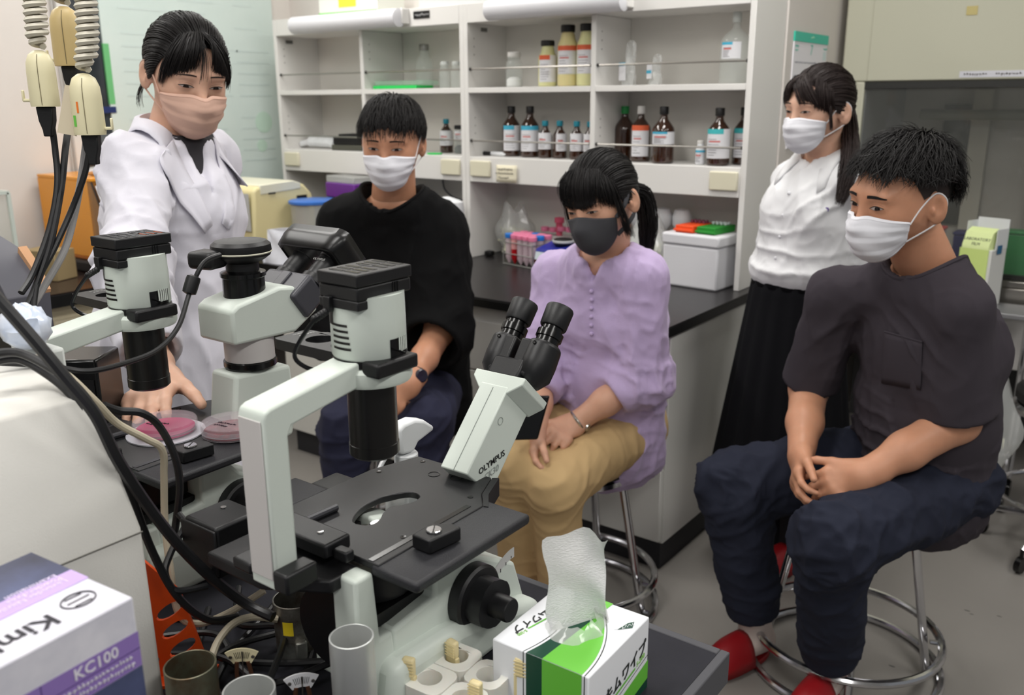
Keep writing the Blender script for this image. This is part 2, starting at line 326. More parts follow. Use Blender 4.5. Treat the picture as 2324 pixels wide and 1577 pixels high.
m = MB(); m.b2((.02, .5, .0), (.08, .6, .4495)); m.b2((W_-.08, .5, 0), (W_-.02, .6, .4495)); m.b2((.08, .52, .02), (W_-.08, .56, .4495)); m.build('leg_frame', mat('leg_dark', (60, 60, 60), .5), t)
p = aty(2207, 24, HF); m = MB(); m.box((p.x-HX0, -.0052, p.z), (.036, .0012, .03)); m.build('tape_patch', mat('yellowed_tape', (190, 176, 118), .6), t)
p0, p1 = aty(2178, 169, HF), aty(2324, 166, HF); m = MB(); m.b2((p0.x-HX0, -.0056, p0.z-.011), (p1.x-HX0+.02, -.0045, p0.z+.011)); lb = m.build('label_strip', mat('label_white', (206, 206, 212), .6), t)
scribble(lb, MATS['ink'], ((p0.x+p1.x)/2-HX0-.05, -.006, p0.z), (1, 0, 0), (0, 0, 1), .075, .01); scribble(lb, MATS['ink'], ((p0.x+p1.x)/2-HX0+.055, -.006, p0.z), (1, 0, 0), (0, 0, 1), .08, .01)
# ================================================================== things on the shelves
AMB = mat('amber_glass', (52, 27, 13), .08, spec=.8, coat=.6); LBL = mat('label_paper', (226, 226, 230), .6); CLR = mat('clear_glass', (220, 228, 224), .04, alpha=.22, spec=.9)
TEAL = mat('teal_cap', (24, 132, 152), .45); CAPB = mat('black_cap', (22, 21, 22), .45); CYAN = mat('cyan_print', (70, 176, 208), .55); TEALP = mat('teal_label_print', (70, 186, 190), .55); ORP = mat('orange_print', (222, 100, 62), .55); RDP = mat('red_print', (206, 112, 108), .6); GRP = mat('grey_print', (120, 118, 122), .6)
def bottle(name, label, px, base, top, wpx, z, kind='amber', cap=CAPB, capw=.42, lab=None, band=None, y=None, group=None, neck=.3, labz=(.12, .62), bandw=1, content=None):
    if y is None:
        p = atz(px, base, z); y = min(max(p.y, SF+.03), SB-.05); p = aty(px, base, y)
    else: p = aty(px, base, y)
    dist = (Vector((p.x, y, z))-CAM).dot(_F); s = dist/FPX
    h = (base-top)*s*.985; r = wpx*s/2
    t = thing(name, label, 'bottle', (p.x, y, z), group=group)
    glass = {'amber': AMB, 'clear': CLR, 'cream': mat('cream_plastic', (226, 214, 158), .35, sub=.2), 'pale': mat('pale_yellow_plastic', (224, 222, 168), .35, sub=.2), 'white': mat('white_plastic', (226, 228, 230), .4)}[kind]
    hn = h*(1-neck); rn = r*capw*.82
    prof = [(r*.86, 0), (r*.98, r*.1), (r, r*.25), (r, hn*.82), (r*.93, hn*.9), (r*.72, hn*.985), (rn*1.15, hn+h*neck*.25), (rn, hn+h*neck*.45), (rn, h*.955)]
    m = MB(); m.lathe(prof, n=24); m.build('body', glass, t)
    if cap:
        m = MB(); c0 = h*.86 if kind != 'cream' and kind != 'pale' else h*.88
        m.lathe([(r*capw*.98, c0), (r*capw, c0+.002), (r*capw, h-.003), (r*capw*.9, h), (0, h)], n=18); m.build('cap', cap, t)
    if lab:
        a0, a1 = math.atan2(-p.y, -p.x)-R(lab[0]), math.atan2(-p.y, -p.x)+R(lab[1])
        def patch(z0, z1, rr, b0, b1): return [[(rr*math.cos(b0+(b1-b0)*k/12), rr*math.sin(b0+(b1-b0)*k/12), zz) for k in range(13)] for zz in (z0, z1)]
        z0, z1 = h*labz[0], h*labz[1]; m = MB(); m.grid(patch(z0, z1, r+.0005, a0, a1)); l = m.build('paper_label', LBL, t)
        if band:
            m = MB(); m.grid(patch(z1-(z1-z0)*.17, z1, r+.0009, a0, a0+(a1-a0)*bandw)); m.build('colour_band', band, l)
        mm = MB()
        for k in range(7):
            zz = z0+(z1-z0)*(.1+.09*k); b0 = a0+(a1-a0)*.1; b1 = b0+(a1-a0)*RNG.uniform(.25, .5); mm.grid(patch(zz, zz+.0016, r+.0009, b0, b1))
        mm.build('print', GRP, l, kind='stuff')
        mm = MB()
        zz = z0+(z1-z0)*.55; mm.grid(patch(zz, zz+.005, r+.0012, a0+(a1-a0)*.15, a0+(a1-a0)*.55)); mm.build('print', RDP, l)
    if content:
        m = MB(); m.lathe([(r*.8, .002), (r*.9, h*.05), (r*.9, h*.22), (r*.5, h*.29), (0, h*.3)], n=18); m.build('content', content, t)
    return t
zl, zu = 1.2105, 1.4755
bottle('amber_bottle', 'first of two tall brown bottles with cyan-banded labels, black cap, middle shelf bay', 1161, 354, 243, 42, zl, lab=(55, 75), band=CYAN, bandw=.55)
bottle('amber_bottle', 'second of two tall brown bottles with cyan-banded labels, beside small teal-capped bottles', 1203, 356, 243, 42, zl, lab=(70, 62), band=CYAN)
g = 'small teal-capped brown bottles'
bottle('small_amber_bottle', 'small brown bottle with teal cap, leftmost of the four in the right unit', 1237, 358, 275, 32, zl, cap=TEAL, capw=.46, lab=(70, 60), labz=(.24, .68), group=g)
bottle('small_amber_bottle', 'small brown bottle with teal cap, second of the four in the right unit', 1270, 359, 275, 32, zl, cap=TEAL, capw=.46, lab=(30, 75), labz=(.2, .66), group=g)
bottle('small_amber_bottle', 'small brown bottle with teal cap, third of the four in the right unit', 1308, 361, 276, 32, zl, cap=TEAL, capw=.46, lab=(62, 60), labz=(.22, .68), group=g)
bottle('small_amber_bottle', 'small brown bottle with teal cap, last of the four, half behind divider', 1338, 362, 277, 32, zl, cap=TEAL, capw=.46, lab=(62, 60), labz=(.22, .68), group=g)
bottle('small_amber_bottle', 'small brown bottle with teal cap and white label in left unit', 1014, 346, 271, 30, zl, cap=TEAL, capw=.45, lab=(75, 70), labz=(.22, .66))
bottle('amber_bottle', 'dark brown bottle with bright green cap on lower right shelf', 1416, 361, 243, 48, zl, cap=mat('green_cap', (38, 150, 76), .4), capw=.38, lab=(-50, 95), labz=(.06, .6))
bottle('amber_bottle', 'brown bottle with white cap and orange-topped label', 1452, 366, 243, 46, zl, cap=mat('white_cap', (220, 218, 214), .4), capw=.38, lab=(55, 50), band=ORP, labz=(.1, .66))
bottle('amber_bottle', 'brown bottle with black cap and short cyan and white label', 1503, 370, 244, 50, zl, capw=.4, lab=(70, 80), band=CYAN, bandw=.6, labz=(.34, .56))
bottle('amber_bottle', 'brown bottle with teal label near right end of lower shelf', 1628, 375, 247, 51, zl, capw=.4, lab=(75, 75), band=TEALP, bandw=.65, labz=(.13, .64))
bottle('amber_bottle', 'rightmost brown bottle, half hidden by the end panel of shelf', 1684, 374, 247, 48, zl, y=2.985, capw=.4, lab=(60, 75), band=TEALP, bandw=.55, labz=(.13, .64))
bottle('vial', 'small white-capped vial with blue label beside brown bottle at right', 1588, 373, 319, 21, zl, kind='white', cap=mat('white_cap', (220, 218, 214), .4), capw=.75, lab=(80, 80), band=CYAN, labz=(.05, .6), neck=.2)
YU = 2.93
bottle('plastic_bottle', 'short cream plastic bottle with black lid and orange label on top shelf', 1243, 194, 93, 43, zu, kind='pale', capw=.72, lab=(60, 60), band=ORP, bandw=.6, y=YU, neck=.25, labz=(.1, .68))
bottle('plastic_bottle', 'tall cream plastic bottle with black lid in middle of top shelf', 1288, 194, 60, 46, zu, kind='cream', capw=.7, lab=(70, 66), band=ORP, y=YU, neck=.22, labz=(.2, .66))
bottle('plastic_bottle', 'tall pale yellow bottle with black lid against the shelf divider', 1331, 193, 57, 46, zu, kind='pale', capw=.7, lab=(70, 66), band=ORP, y=YU, neck=.22, labz=(.2, .66))
bottle('glass_jar', 'clear jar with white lid holding white powder on top shelf', 1167, 194, 117, 38, zu, kind='clear', cap=mat('white_cap', (220, 218, 214), .4), capw=.8, y=YU, neck=.22, content=mat('powder', (236, 236, 234), .9))
bottle('glass_bottle', 'large clear glass bottle with blue label at right of top shelf', 1665, 189, 33, 68, zu, kind='clear', cap=mat('grey_lid', (200, 204, 200), .4), capw=.3, lab=(60, 20), band=CYAN, bandw=.6, y=YU, labz=(.35, .58))
bottle('swing_top_bottle', 'clear swing-top glass bottle behind the green tray on top shelf', 965, 197, 99, 40, zu, kind='clear', cap=mat('wire_grey2', (150, 150, 146), .4, .6), capw=.55, y=3.01)
g = 'small clear jars on the top shelf'
bottle('small_jar', 'small clear glass jar, left of a pair on top shelf', 1010, 197, 138, 25, zu, kind='clear', cap=mat('grey_lid', (200, 204, 200), .4), capw=.75, y=YU, neck=.2, group=g)
bottle('small_jar', 'small clear glass jar, right of a pair beside the unit join', 1036, 197, 138, 25, zu, kind='clear', cap=mat('grey_lid', (200, 204, 200), .4), capw=.75, y=YU, neck=.2, group=g)
# green tray
p0, p1 = aty(848, 197, 2.88), aty(946, 197, 2.88)
t = thing('green_tray', 'bright green shallow plastic tray with clear lid on top shelf', 'tray', ((p0.x+p1.x)/2, 2.93, zu)); h_ = (p1.x-p0.x)/2
m = MB(); m.b2((-h_, -.055, 0), (h_, .055, .014)); m.build('tray', mat('green_plastic', (40, 214, 98), .35), t, bevel=.003)
m = MB(); m.b2((-h_+.006, -.05, .0143), (h_+.03, .058, .034)); m.build('lid', mat('clear_green', (190, 230, 204), .2, alpha=.35), t, bevel=.004)
# sachets standing on the top shelf
def sachet(name, label, px, base, top, wpx, y, z, tint=(226, 228, 226), lab=CYAN, cat='bag', tilt=0, base_z=None):
    p = aty(px, base, y); s = (p-CAM).dot(_F)/FPX; h = (base-top)*s; w2 = wpx*s/2
    t = thing(name, label, cat, (p.x, y, z), R(-30))
    P = []
    for i in range(11):
        v = i/10; row = []
        for j in range(9):
            u = j/4-1; th = .022*(1-v)**.7+.001
            row.append((u*w2*(1-.25*v*abs(u))+.006*math.sin(7*v+3*u), th*math.sin((u+1)*math.pi/2)*-1+.004*math.sin(9*v+5*u)+.008*v, v*h*(1-.08*abs(u)*v)+tilt*u*v*.02))
        P.append(row)
    m = MB(); m.grid(P); m.grid([[(a, -b+.012*v_, c) for a, b, c in r[::-1]] for v_, r in zip([k/10 for k in range(11)], P)]); m.build('film', mat('clear_film_%d' % tint[0], tint, .12, alpha=.33, spec=.9), t)
    return t, h, w2
tt, h, w2 = sachet('label_bag', 'clear bag with cyan-edged label on top shelf, left of two', 1427, 190, 92, 46, 2.92, zu)
m = MB(); m.box((-.004, -.026, h*.28), (w2*1.2, .002, h*.34)); l = m.build('card', LBL, tt); m = MB(); m.box((-.004, -.0275, h*.47), (w2*1.2, .001, h*.07)); m.build('band', CYAN, l)
tt, h, w2 = sachet('label_bag', 'small clear bag with white tag on top shelf, right of two', 1487, 190, 122, 36, 2.92, zu)
m = MB(); m.box((0, -.026, h*.45), (w2*1.1, .002, h*.5)); l = m.build('card', LBL, tt); m = MB(); m.box((0, -.0275, h*.42), (w2*1.1, .001, h*.1)); m.build('band', CYAN, l)
# lower left shelf clutter
p = atz(720, 337, zl); p.y += .02; t = thing('wrapped_cable', 'white plastic-wrapped packet with black ends lying on lower left shelf', 'packet', (p.x, p.y, zl+.001), R(5))
m = MB(); m.tube(smooth_path([(-.12, 0, .018), (-.06, 0, .03), (0, .005, .032), (.06, 0, .03), (.1, 0, .02)], 4), [.016]*4+[.028]*4+[.03]*4+[.027]*4+[.016], 10, flat=.8); m.build('packet', mat('packet_white', (222, 224, 226), .3, var=.1, vscale=30), t)
m = MB(); m.tube([(-.15, 0, .013), (-.12, 0, .018)], .012, 8); m.build('plug_end', BLK, t)
p = atz(800, 341, zl); t = thing('black_case', 'stacked flat black cases on lower left shelf beside dark hair', 'case', (p.x, p.y+.02, zl+.0005), R(8))
m = MB(); m.b2((-.1, -.05, 0), (.1, .06, .024)); m.build('lower_case', mat('olive_case', (84, 84, 74), .5), t, bevel=.004)
m = MB(); m.b2((-.09, -.05, .0245), (.11, .055, .058)); m.build('middle_case', BLK, t, bevel=.006)
m = MB(); m.b2((-.06, -.045, .0585), (.12, .06, .072)); m.build('top_case', BLK, t, bevel=.003)
p = atz(1042, 347, zl); bottle('grey_jar', 'squat grey jar with black lid against the centre panel, lower shelf', 1044, 348, 285, 27, zl, kind='clear', capw=.9, neck=.12, content=mat('charcoal_grain', (70, 70, 72), .8), lab=(60, 60), labz=(.5, .8))
p = atz(1016, 348, zl); m = MB(); m.lathe([(0, 0), (.03, 0), (.032, .003), (.032, .006), (0, .007)], (p.x, SF+.034, zl), 20); tag(m.build('jar_cover', MATS['green_plastic']), 'flat bright green lid lying at front edge of lower shelf', 'lid')
p = atz(982, 341, zl); m = MB(); m.b2((p.x-.05, p.y, zl), (p.x+.04, p.y+.06, zl+.03)); o = m.build('small_carton', mat('carton_grey', (198, 196, 198), .6), bevel=.002); tag(o, 'small grey carton with red stripe behind the ear on lower shelf', 'box')
m = MB(); m.b2((p.x-.051, p.y-.001, zl+.012), (p.x+.041, p.y-.0002, zl+.019)); m.build('red_stripe', mat('red_stripe', (212, 74, 74), .5), o)
for k, (px, py, ln, mt) in enumerate(((1092, 352, .05, BLK), (1120, 353, .045, MATS['white_plastic']), (1133, 354, .04, MATS['white_plastic']))):
    p = atz(px, py, zl); m = MB(); m.tube([(p.x-ln, p.y+.01, zl+.0085), (p.x-ln*.1, p.y, zl+.0085), (p.x+ln*.2, p.y, zl+.0085), (p.x+ln, p.y-.004, zl+.0085)], [.006, .008, .008, .0075], 10)
    tag(m.build('marker_pen', mt), ['short black marker lying at left of the middle bay', 'white marker lying in front of the tall brown bottle', 'thin white pen lying closest to the tall brown bottle'][k], 'pen')
# ================================================================== things on the rear bench
X0 = -3.0
t = thing('thermal_cycler', 'cream-coloured benchtop thermal cycler with sloped front in the left corner', 'instrument', (X0, 2.275, WZ)); CRM = mat('cream_case', (222, 210, 160), .45); CRL = mat('cream_lid', (224, 222, 200), .45)
dpt = .34
prof = [(0, 0), (.335, 0), (.335, .2), (.32, .25), (.28, .29), (.2, .305), (.035, .295), (0.015, .28)]
m = MB(); m.prism([(a, b) for a, b in prof], 'yz', -dpt, 0); m.build('case', CRM, t, bevel=.012, seg=3)
m = MB(); m.prism([(.05, .302), (.05, .262), (.26, .272), (.262, .296), (.22, .309)], 'yz', -dpt+.01, .002); m.build('lid', CRL, t, bevel=.004)
m = MB(); m.b2((.0005, .09, .2625), (.004, .125, .268)); m.build('latch', BLK, t)
m = MB(); m.b2((.0005, .235, .2), (.002, .29, .245)); l = m.build('rating_plate', mat('plate_grey', (112, 112, 116), .5), t); m = MB(); m.b2((.0021, .235, .232), (.0025, .29, .245)); m.build('plate_header', BLK, l)
m = MB(); m.b2((-dpt+.06, -.003, .12), (-.01, -.0005, .27)); l = m.build('keypad', mat('keypad_grey', (186, 188, 186), .5), t)
for k, c in enumerate(((196, 62, 60), (60, 160, 110), (210, 70, 90), (70, 150, 180))):
    m = MB(); m.box((-.075+.018*(k % 2), -.0036, .2+.028*(k//2)), (.012, .001, .014)); m.build('key', mat('key%d' % k, c, .5), l)
p0, p1 = aty(745, 400, 2.72), aty(822, 400, 2.72)
t = thing('pipette_tip_box', 'purple box with clear lid standing on stacked blue-lidded boxes', 'box', ((p0.x+p1.x)/2, 2.74, WZ), R(-8)); hw = (p1.x-p0.x)/2
CLB = mat('clear_box', (214, 216, 212), .15, alpha=.4)
for k in range(2):
    m = MB(); m.b2((-hw, -.05, .001+.11*k), (hw, .05, .09+.11*k)); bx_ = m.build('lower_box', CLB, t, bevel=.004)
    m = MB(); m.b2((-hw-.002, -.052, .0905+.11*k), (hw+.002, .052, .1095+.11*k)); m.build('lid', mat('blue_lid', (58, 110, 190), .35), bx_, bevel=.004)
m = MB(); m.b2((-hw, -.05, .222), (hw, .05, .285)); m.build('purple_base', mat('purple_plastic', (106, 40, 140), .35), t, bevel=.004)
m = MB(); m.b2((-hw+.003, -.047, .2855), (hw-.003, .047, .315)); m.build('clear_lid', CLB, t, bevel=.005)
p0, p1 = aty(674, 470, 2.5), aty(745, 470, 2.5)
t = thing('blue_lid_container', 'round clear container with blue lid stacked beside the cream instrument', 'container', ((p0.x+p1.x)/2, 2.5, WZ)); r_ = (p1.x-p0.x)/2
for k in range(2):
    m = MB(); m.lathe([(r_*.85, .002), (r_*.9, .005), (r_*.92, .1), (r_*.9, .101)], (0, 0, .118*k), 24); m.build('tub', CLB, t)
    m = MB(); m.lathe([(r_*.95, .1015), (r_, .104), (r_, .114), (r_*.9, .1175), (0, .1175)], (0, 0, .118*k), 24); m.build('lid', MATS['blue_lid'] if k else mat('navy_lid', (36, 58, 120), .35), t)
# white paper bag with red jar
p = atz(610, 560, WZ); tb, h, w2 = sachet('paper_bag', 'crumpled white plastic-wrapped paper packet in front of cream instrument', 620, 560, 476, 128, 2.20+.02, WZ, tint=(228, 228, 236))
tb.location = (-2.84, 2.31, WZ); tb.rotation_euler.z = R(20)
for c in tb.children: c.data.materials[0] = mat('white_packet', (226, 228, 236), .35, alpha=.92, var=.06, vscale=14)
p = aty(655, 555, 2.36); t = thing('red_lid_jar', 'dark red lidded jar with white label beside the white packet', 'jar', (p.x+.03, 2.36, WZ))
s_ = (Vector((p.x, 2.36, .9))-CAM).dot(_F)/FPX
m = MB(); m.lathe([(.04, 0), (.043, .004), (.043, .1), (.04, .104)], n=24); m.build('body', LBL, t)
m = MB(); m.lathe([(.046, .1045), (.048, .108), (.04, .128), (.02, .136), (0, .137)], n=24); m.build('lid', mat('dark_red', (140, 24, 30), .2, coat=.5), t)
m = MB(); m.box((-.0305, -.0305, .085), (.02, .001, .012), rz=R(-45)); m.build('pink_label', mat('pink_red', (214, 62, 92), .5), t)
m = MB(); m.tube([(-.012, -.042, .122), (.004, -.05, .103)], .003, 8); m.build('pink_stick', mat('pink', (236, 150, 176), .4), t)
# spout / white plastic device behind black shirt and its cable
p = aty(1037, 580, 2.76); t = thing('white_dispenser', 'white curved plastic appliance half hidden behind the black shirt', 'appliance', (p.x, 2.76, WZ))
m = MB(); m.lathe([(.045, 0), (.047, .01), (.03, .04), (.026, .16), (.034, .2), (.03, .235), (.012, .245), (0, .246)], n=20); m.tube(smooth_path([(0, 0, .225), (-.04, -.02, .235), (-.07, -.035, .2)], 4), .022, 10); m.build('body', MATS['white_plastic'], t)
pts = [aty(1052, 516, 2.8), aty(1090, 515, 2.8), aty(1115, 530, 2.78), aty(1132, 553, 2.76), aty(1135, 575, 2.74)]
m = MB(); m.tube(smooth_path(pts, 6), .004, 8); m.build('cord', mat('cord_dark', (40, 50, 48), .5), t)
m = MB(); m.tube(smooth_path([aty(1005, 408, 3.07), aty(1010, 430, 3.06), aty(1030, 448, 3.05), aty(1052, 455, 3.05)], 6), .004, 8); tag(m.build('socket_cable', mat('cord_grey', (92, 92, 96), .5)), 'thin grey cord dropping from socket under the left shelf fascia', 'cord')
p = atz(1098, 578, WZ); t = thing('power_plugs', 'small white and black plugs lying on worktop by centre panel', 'plug', (p.x, p.y, WZ))
m = MB(); m.box((-.02, .02, .012), (.05, .03, .022)); m.build('white_plug', MATS['white_plastic'], t, bevel=.005)
m = MB(); m.box((.035, -.005, .011), (.035, .03, .02)); m.build('black_plug', BLK, t, bevel=.005)
# centrifuge tube rack
p = atz(1186, 606, WZ); t = thing('tube_rack', 'wire rack with conical tubes and pink screw caps on rear bench', 'rack', (p.x-.01, p.y+.045, WZ), R(-12))
wire = mat('rack_wire', (170, 170, 166), .4, .7)
m = MB()
for z in (.004, .045, .09):
    m.tube([(-.085, -.05, z), (.085, -.05, z), (.085, .07, z), (-.085, .07, z)], .002, 6, closed=True)
for x, y in ((-.085, -.05), (.085, -.05), (.085, .07), (-.085, .07)): m.cyl((x, y, 0), (x, y, .095), .002, n=6)
m.build('wire_frame', wire, t)
PK = mat('pink_cap', (232, 130, 164), .45); BC = mat('blue_cap', (40, 120, 204), .4); tubeM = mat('tube_plastic', (226, 204, 212), .2, alpha=.55); RL = mat('red_liquid', (168, 10, 20), .2)
k = 0; tlab = ['conical tube with %s cap in wire rack, %s']
rows = ('front row', 'middle row', 'back row'); cols = ('first from left', 'second from left', 'third from left', 'fourth from left', 'fifth from left')
for j in range(3):
    for i in range(5):
        x, y = -.068+.034*i, -.034+.04*j; blue = (i, j) in ((0, 0), (2, 2), (4, 1))
        q = thing('conical_tube', ('conical tube full of red liquid with pink cap in wire rack' if (i, j) == (1, 0) else 'conical tube with %s cap in wire rack, %s, %s' % ('blue' if blue else 'pink', rows[j], cols[i])), 'tube', t.matrix_basis@Vector((x, y, .0045)), R(-12), 'tubes in the rear bench rack')
        q.location = Matrix.Translation(t.location)@Matrix.Rotation(R(-12), 4, 'Z')@Vector((x, y, .0045))
        m = MB(); m.lathe([(.002, 0), (.0135, .022), (.014, .03), (.0145, .1)], n=14); m.build('tube', RL if (i, j) == (1, 0) else tubeM, q)
        if (i, j) == (1, 0): m = MB(); m.lathe([(.0149, .06), (.0149, .1)], n=14); m.build('empty_top', mat('tube_rose', (214, 150, 150), .2), q)
        m = MB(); m.lathe([(.0165, .1005), (.017, .102), (.017, .116), (.0155, .118), (0, .118)], n=16); m.build('cap', BC if blue else PK, q)
# blue vortex
p = atz(1262, 622, WZ); t = thing('vortex_mixer', 'royal blue vortex mixer with pale control face behind lavender shoulder', 'instrument', (p.x-.02, p.y+.04, WZ), R(-10))
NB = mat('royal_blue', (40, 46, 140), .4)
m = MB(); m.prism([(-.055, 0), (.09, 0), (.085, .09), (.05, .105), (-.035, .085)], 'yz', -.085, .085); m.build('case', NB, t, bevel=.008)
m = MB(); m.prism([(-.0565, .006), (-.0385, .074), (-.0375, .074), (-.0555, .006)], 'yz', -.078, .078); l = m.build('face', mat('face_pale', (196, 206, 212), .4), t)
m = MB(); m.box((-.055, -.0505, .035), (.04, .003, .022)); m.build('display', mat('display_dark', (70, 30, 28), .2), l)
m = MB(); m.box((-.035, -.0465, .058), (.012, .003, .01)); m.build('button', MATS['red_stripe'], l)
m = MB(); m.lathe([(.034, .1), (.04, .108), (.04, .118), (.03, .124), (.012, .121), (0, .12)], (.0, .03, 0), 24); m.build('cup_head', BLK, t)
m = MB(); m.lathe([(.0405, .11), (.0415, .112), (.0415, .117), (.0405, .119)], (0, .03, 0), 24); m.build('rim', mat('grey_rim', (190, 190, 190), .4), t)
# pink items behind
p = aty(1252, 570, 2.99); t = thing('pink_cap_rack', 'low rack of pink-capped bottles behind the blue mixer', 'rack', (p.x, 3.0, WZ))
m = MB(); m.b2((-.06, -.03, 0), (.1, .03, .1)); m.build('block', mat('rack_grey', (186, 180, 178), .5), t, bevel=.004)
for k in range(4):
    m = MB(); m.lathe([(.016, .1005), (.017, .102), (.017, .118), (0, .12)], (-.04+.04*k, 0, .012 if k < 2 else .018), 14); m.build('pink_cap', PK, t)
m = MB(); m.lathe([(.012, .1005), (.014, .12), (.014, .15), (.02, .152), (.02, .172), (0, .175)], (.03, .0, 0), 14); m.build('pink_cap', mat('rose_cap', (206, 84, 110), .45), t)
# plastic bags of tips
def puffbag(name, label, cx, cy, r, h, seed, fill, group=None, z=None):
    t = thing(name, label, 'bag', (cx, cy, WZ+.004 if z is None else z), group=group); rg = np.random.default_rng(seed); n = 22; rows_ = []
    ph = rg.uniform(0, 6.28, 6)
    for i in range(15):
        v = i/14; rr = r*(math.sin(min(1, v*1.25+.12)*math.pi*.62))*(1-.55*max(0, v-.55)/.45); row = []
        for k in range(n):
            a = 2*math.pi*k/n; q = 1+.12*math.sin(3*a+ph[0]+4*v)+.1*math.sin(5*a+ph[1]-6*v)+.08*math.sin(9*a+ph[2]+9*v)*v
            row.append((rr*q*math.cos(a), rr*q*.75*math.sin(a), h*v*(1+.12*math.sin(2*a+ph[3])*v)))
        rows_.append(row+[row[0]])
    m = MB(); m.grid(rows_); m.build('film', mat('bag_film', (226, 228, 226), .1, alpha=.34, spec=1), t, smooth=180)
    m = MB()
    for k in range(fill):
        a, q, zz = rg.uniform(0, 6.28), rg.uniform(0, .72)*r, rg.uniform(.01, .5)*h; d = Vector(rg.normal(size=3)).normalized()*.016; c = Vector((q*math.cos(a), q*.7*math.sin(a), zz+.012))
        m.tube([c-d, c+d], [.0012, .0036], 5)
    m.build('pipette_tips', mat('tip_cream', (214, 214, 190), .5), t, kind='stuff'); return t
p = atz(1140, 582, WZ); puffbag('tip_bag', 'clear bag of pale pipette tips behind the pink-capped tube rack', p.x+.03, min(2.98, p.y+.06), .085, .2, 1, 260)
puffbag('tip_bag', 'clear bag of pipette tips beside the foam box, behind long dark ponytail', aty(1470, 600, 2.86).x, 2.86, .08, .21, 2, 240)
for k, px in enumerate((1450, 1502, 1545)):
    p = aty(px, 560, 2.99); t = thing('spray_head_bottle', ['white trigger-top bottle nearest the ponytail', 'middle white trigger-top bottle behind the tip bag', 'white trigger-top bottle touching the foam box'][k], 'bottle', (p.x, 2.99, WZ))
    m = MB(); m.lathe([(.034, 0), (.035, .004), (.035, .13), (.016, .165), (.014, .18)], n=18); m.build('body', mat('translucent_white', (222, 222, 220), .35), t)
    m = MB(); m.lathe([(.017, .165), (.03, .185), (.032, .215), (.024, .24), (0, .246)], n=16, sx=1.15); m.build('head', MATS['white_plastic'], t)
# foam box with racks
b0 = atz(1503, 642, WZ); b1 = atz(1628, 663, WZ); b2_ = atz(1679, 648, WZ)
t = thing('foam_box', 'white polystyrene box with lid at right end of rear bench', 'box', (b1.x-.112, 2.79, WZ), R(-5))
FO = mat('polystyrene', (216, 216, 220), .7, bump=.25, bscale=160)
m = MB(); m.b2((-.108, 0, .0), (.108, .15, .145)); m.build('tub', FO, t, bevel=.008, seg=3)
m = MB(); m.b2((-.112, -.004, .1455), (.112, .154, .185)); m.build('lid', FO, t, bevel=.008, seg=3)
for nm, lb_, c, dx in (('microtube_rack', 'orange plastic microtube rack on foam box lid', (240, 84, 34), -.035), ('microtube_rack', 'green plastic microtube rack on foam box lid', (38, 140, 48), .045)):
    q = thing(nm, lb_, 'rack', (t.location.x+dx, 2.79+.022, WZ+.186), R(-8), 'coloured microtube racks'); cm = mat('rack_%d' % c[0], c, .45)
    m = MB(); m.b2((-.036, 0, 0), (.036, .13, .024)); m.build('block', cm, q, bevel=.002)
    m = MB(); m.b2((-.04, -.006, .005), (.036, -.0005, .012)); m.build('lip', cm, q, bevel=.0015)
    m = MB()
    for k in range(8): m.lathe([(.004, .0245), (.0055, .026), (.0055, .034), (0, .035)], (-.024+.016*(k % 4), .085+.02*(k//4), 0), 8)
    m.build('tube_caps', mat('plum_caps', (120, 60, 84), .4) if c[0] > 200 else mat('clear_caps', (196, 204, 204), .3), q, kind='stuff')
# ================================================================== left counter
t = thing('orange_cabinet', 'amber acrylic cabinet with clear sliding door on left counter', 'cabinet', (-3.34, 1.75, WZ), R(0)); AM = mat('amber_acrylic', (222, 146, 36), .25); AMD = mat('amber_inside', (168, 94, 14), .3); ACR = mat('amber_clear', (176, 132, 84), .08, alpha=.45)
D_ = .27
m = MB(); m.b2((-.29, .0, .06), (-.02+.1, .012, .345)); m.build('side_panel', AM, t, bevel=.002)
m = MB(); m.b2((-.29, .42, .06), (.08, .432, .345)); m.build('side_panel', AMD, t, bevel=.002)
m = MB(); m.b2((-.29, .0125, .06), (-.28, .4195, .345)); m.build('back_panel', AMD, t)
m = MB(); m.b2((-.29, 0, .3455), (.1, .432, .358)); m.build('top_panel', AM, t, bevel=.002)
m = MB(); m.b2((-.29, 0, .048), (.24, .432, .0595)); m.build('floor_panel', AMD, t, bevel=.002)
m = MB(); m.prism([(.08, .06), (.235, .06), (.1, .345), (.08, .345)], 'xz', -.0005, .004); m.build('side_window', ACR, t)
m = MB(); m.prism([(.232, .062), (.236, .062), (.103, .344), (.099, .344)], 'xz', .005, .43); m.build('front_door', mat('door_clear', (160, 108, 46), .06, alpha=.3), t)
m = MB(); m.tube([(.237, .004, .06), (.102, .004, .345)], .0035, 6); m.build('door_edge', BLK, t)
m = MB(); m.box((.13, -.003, .11), (.014, .004, .08)); m.build('latch', BLK, t)
m = MB(); m.prism([(.116, .33), (.152, .255), (.155, .256), (.119, .331)], 'xz', .01, .43); l = m.build('notice', LBL, t); 
m = MB(); m.box((.139, .33, .293), (.004, .1, .012), M=Matrix.Rotation(R(-25), 3, 'Y')); m.build('pull', mat('brown_pull', (96, 70, 44), .5), l)
m = MB(); m.b2((-.3, -.02, 0), (.27, .45, .047)); m.build('base', BLK, t, bevel=.01)
m = MB(); m.box((.2, .26, .075), (.06, .15, .028)); m.build('white_block', mat('pale_green_plastic', (206, 224, 216), .4), t, bevel=.004)
t = thing('foil_roll', 'crumpled foil roll and red papers lying on the amber cabinet', 'clutter', (-3.4, 1.77, WZ+.359))
rp = np.random.default_rng(3)
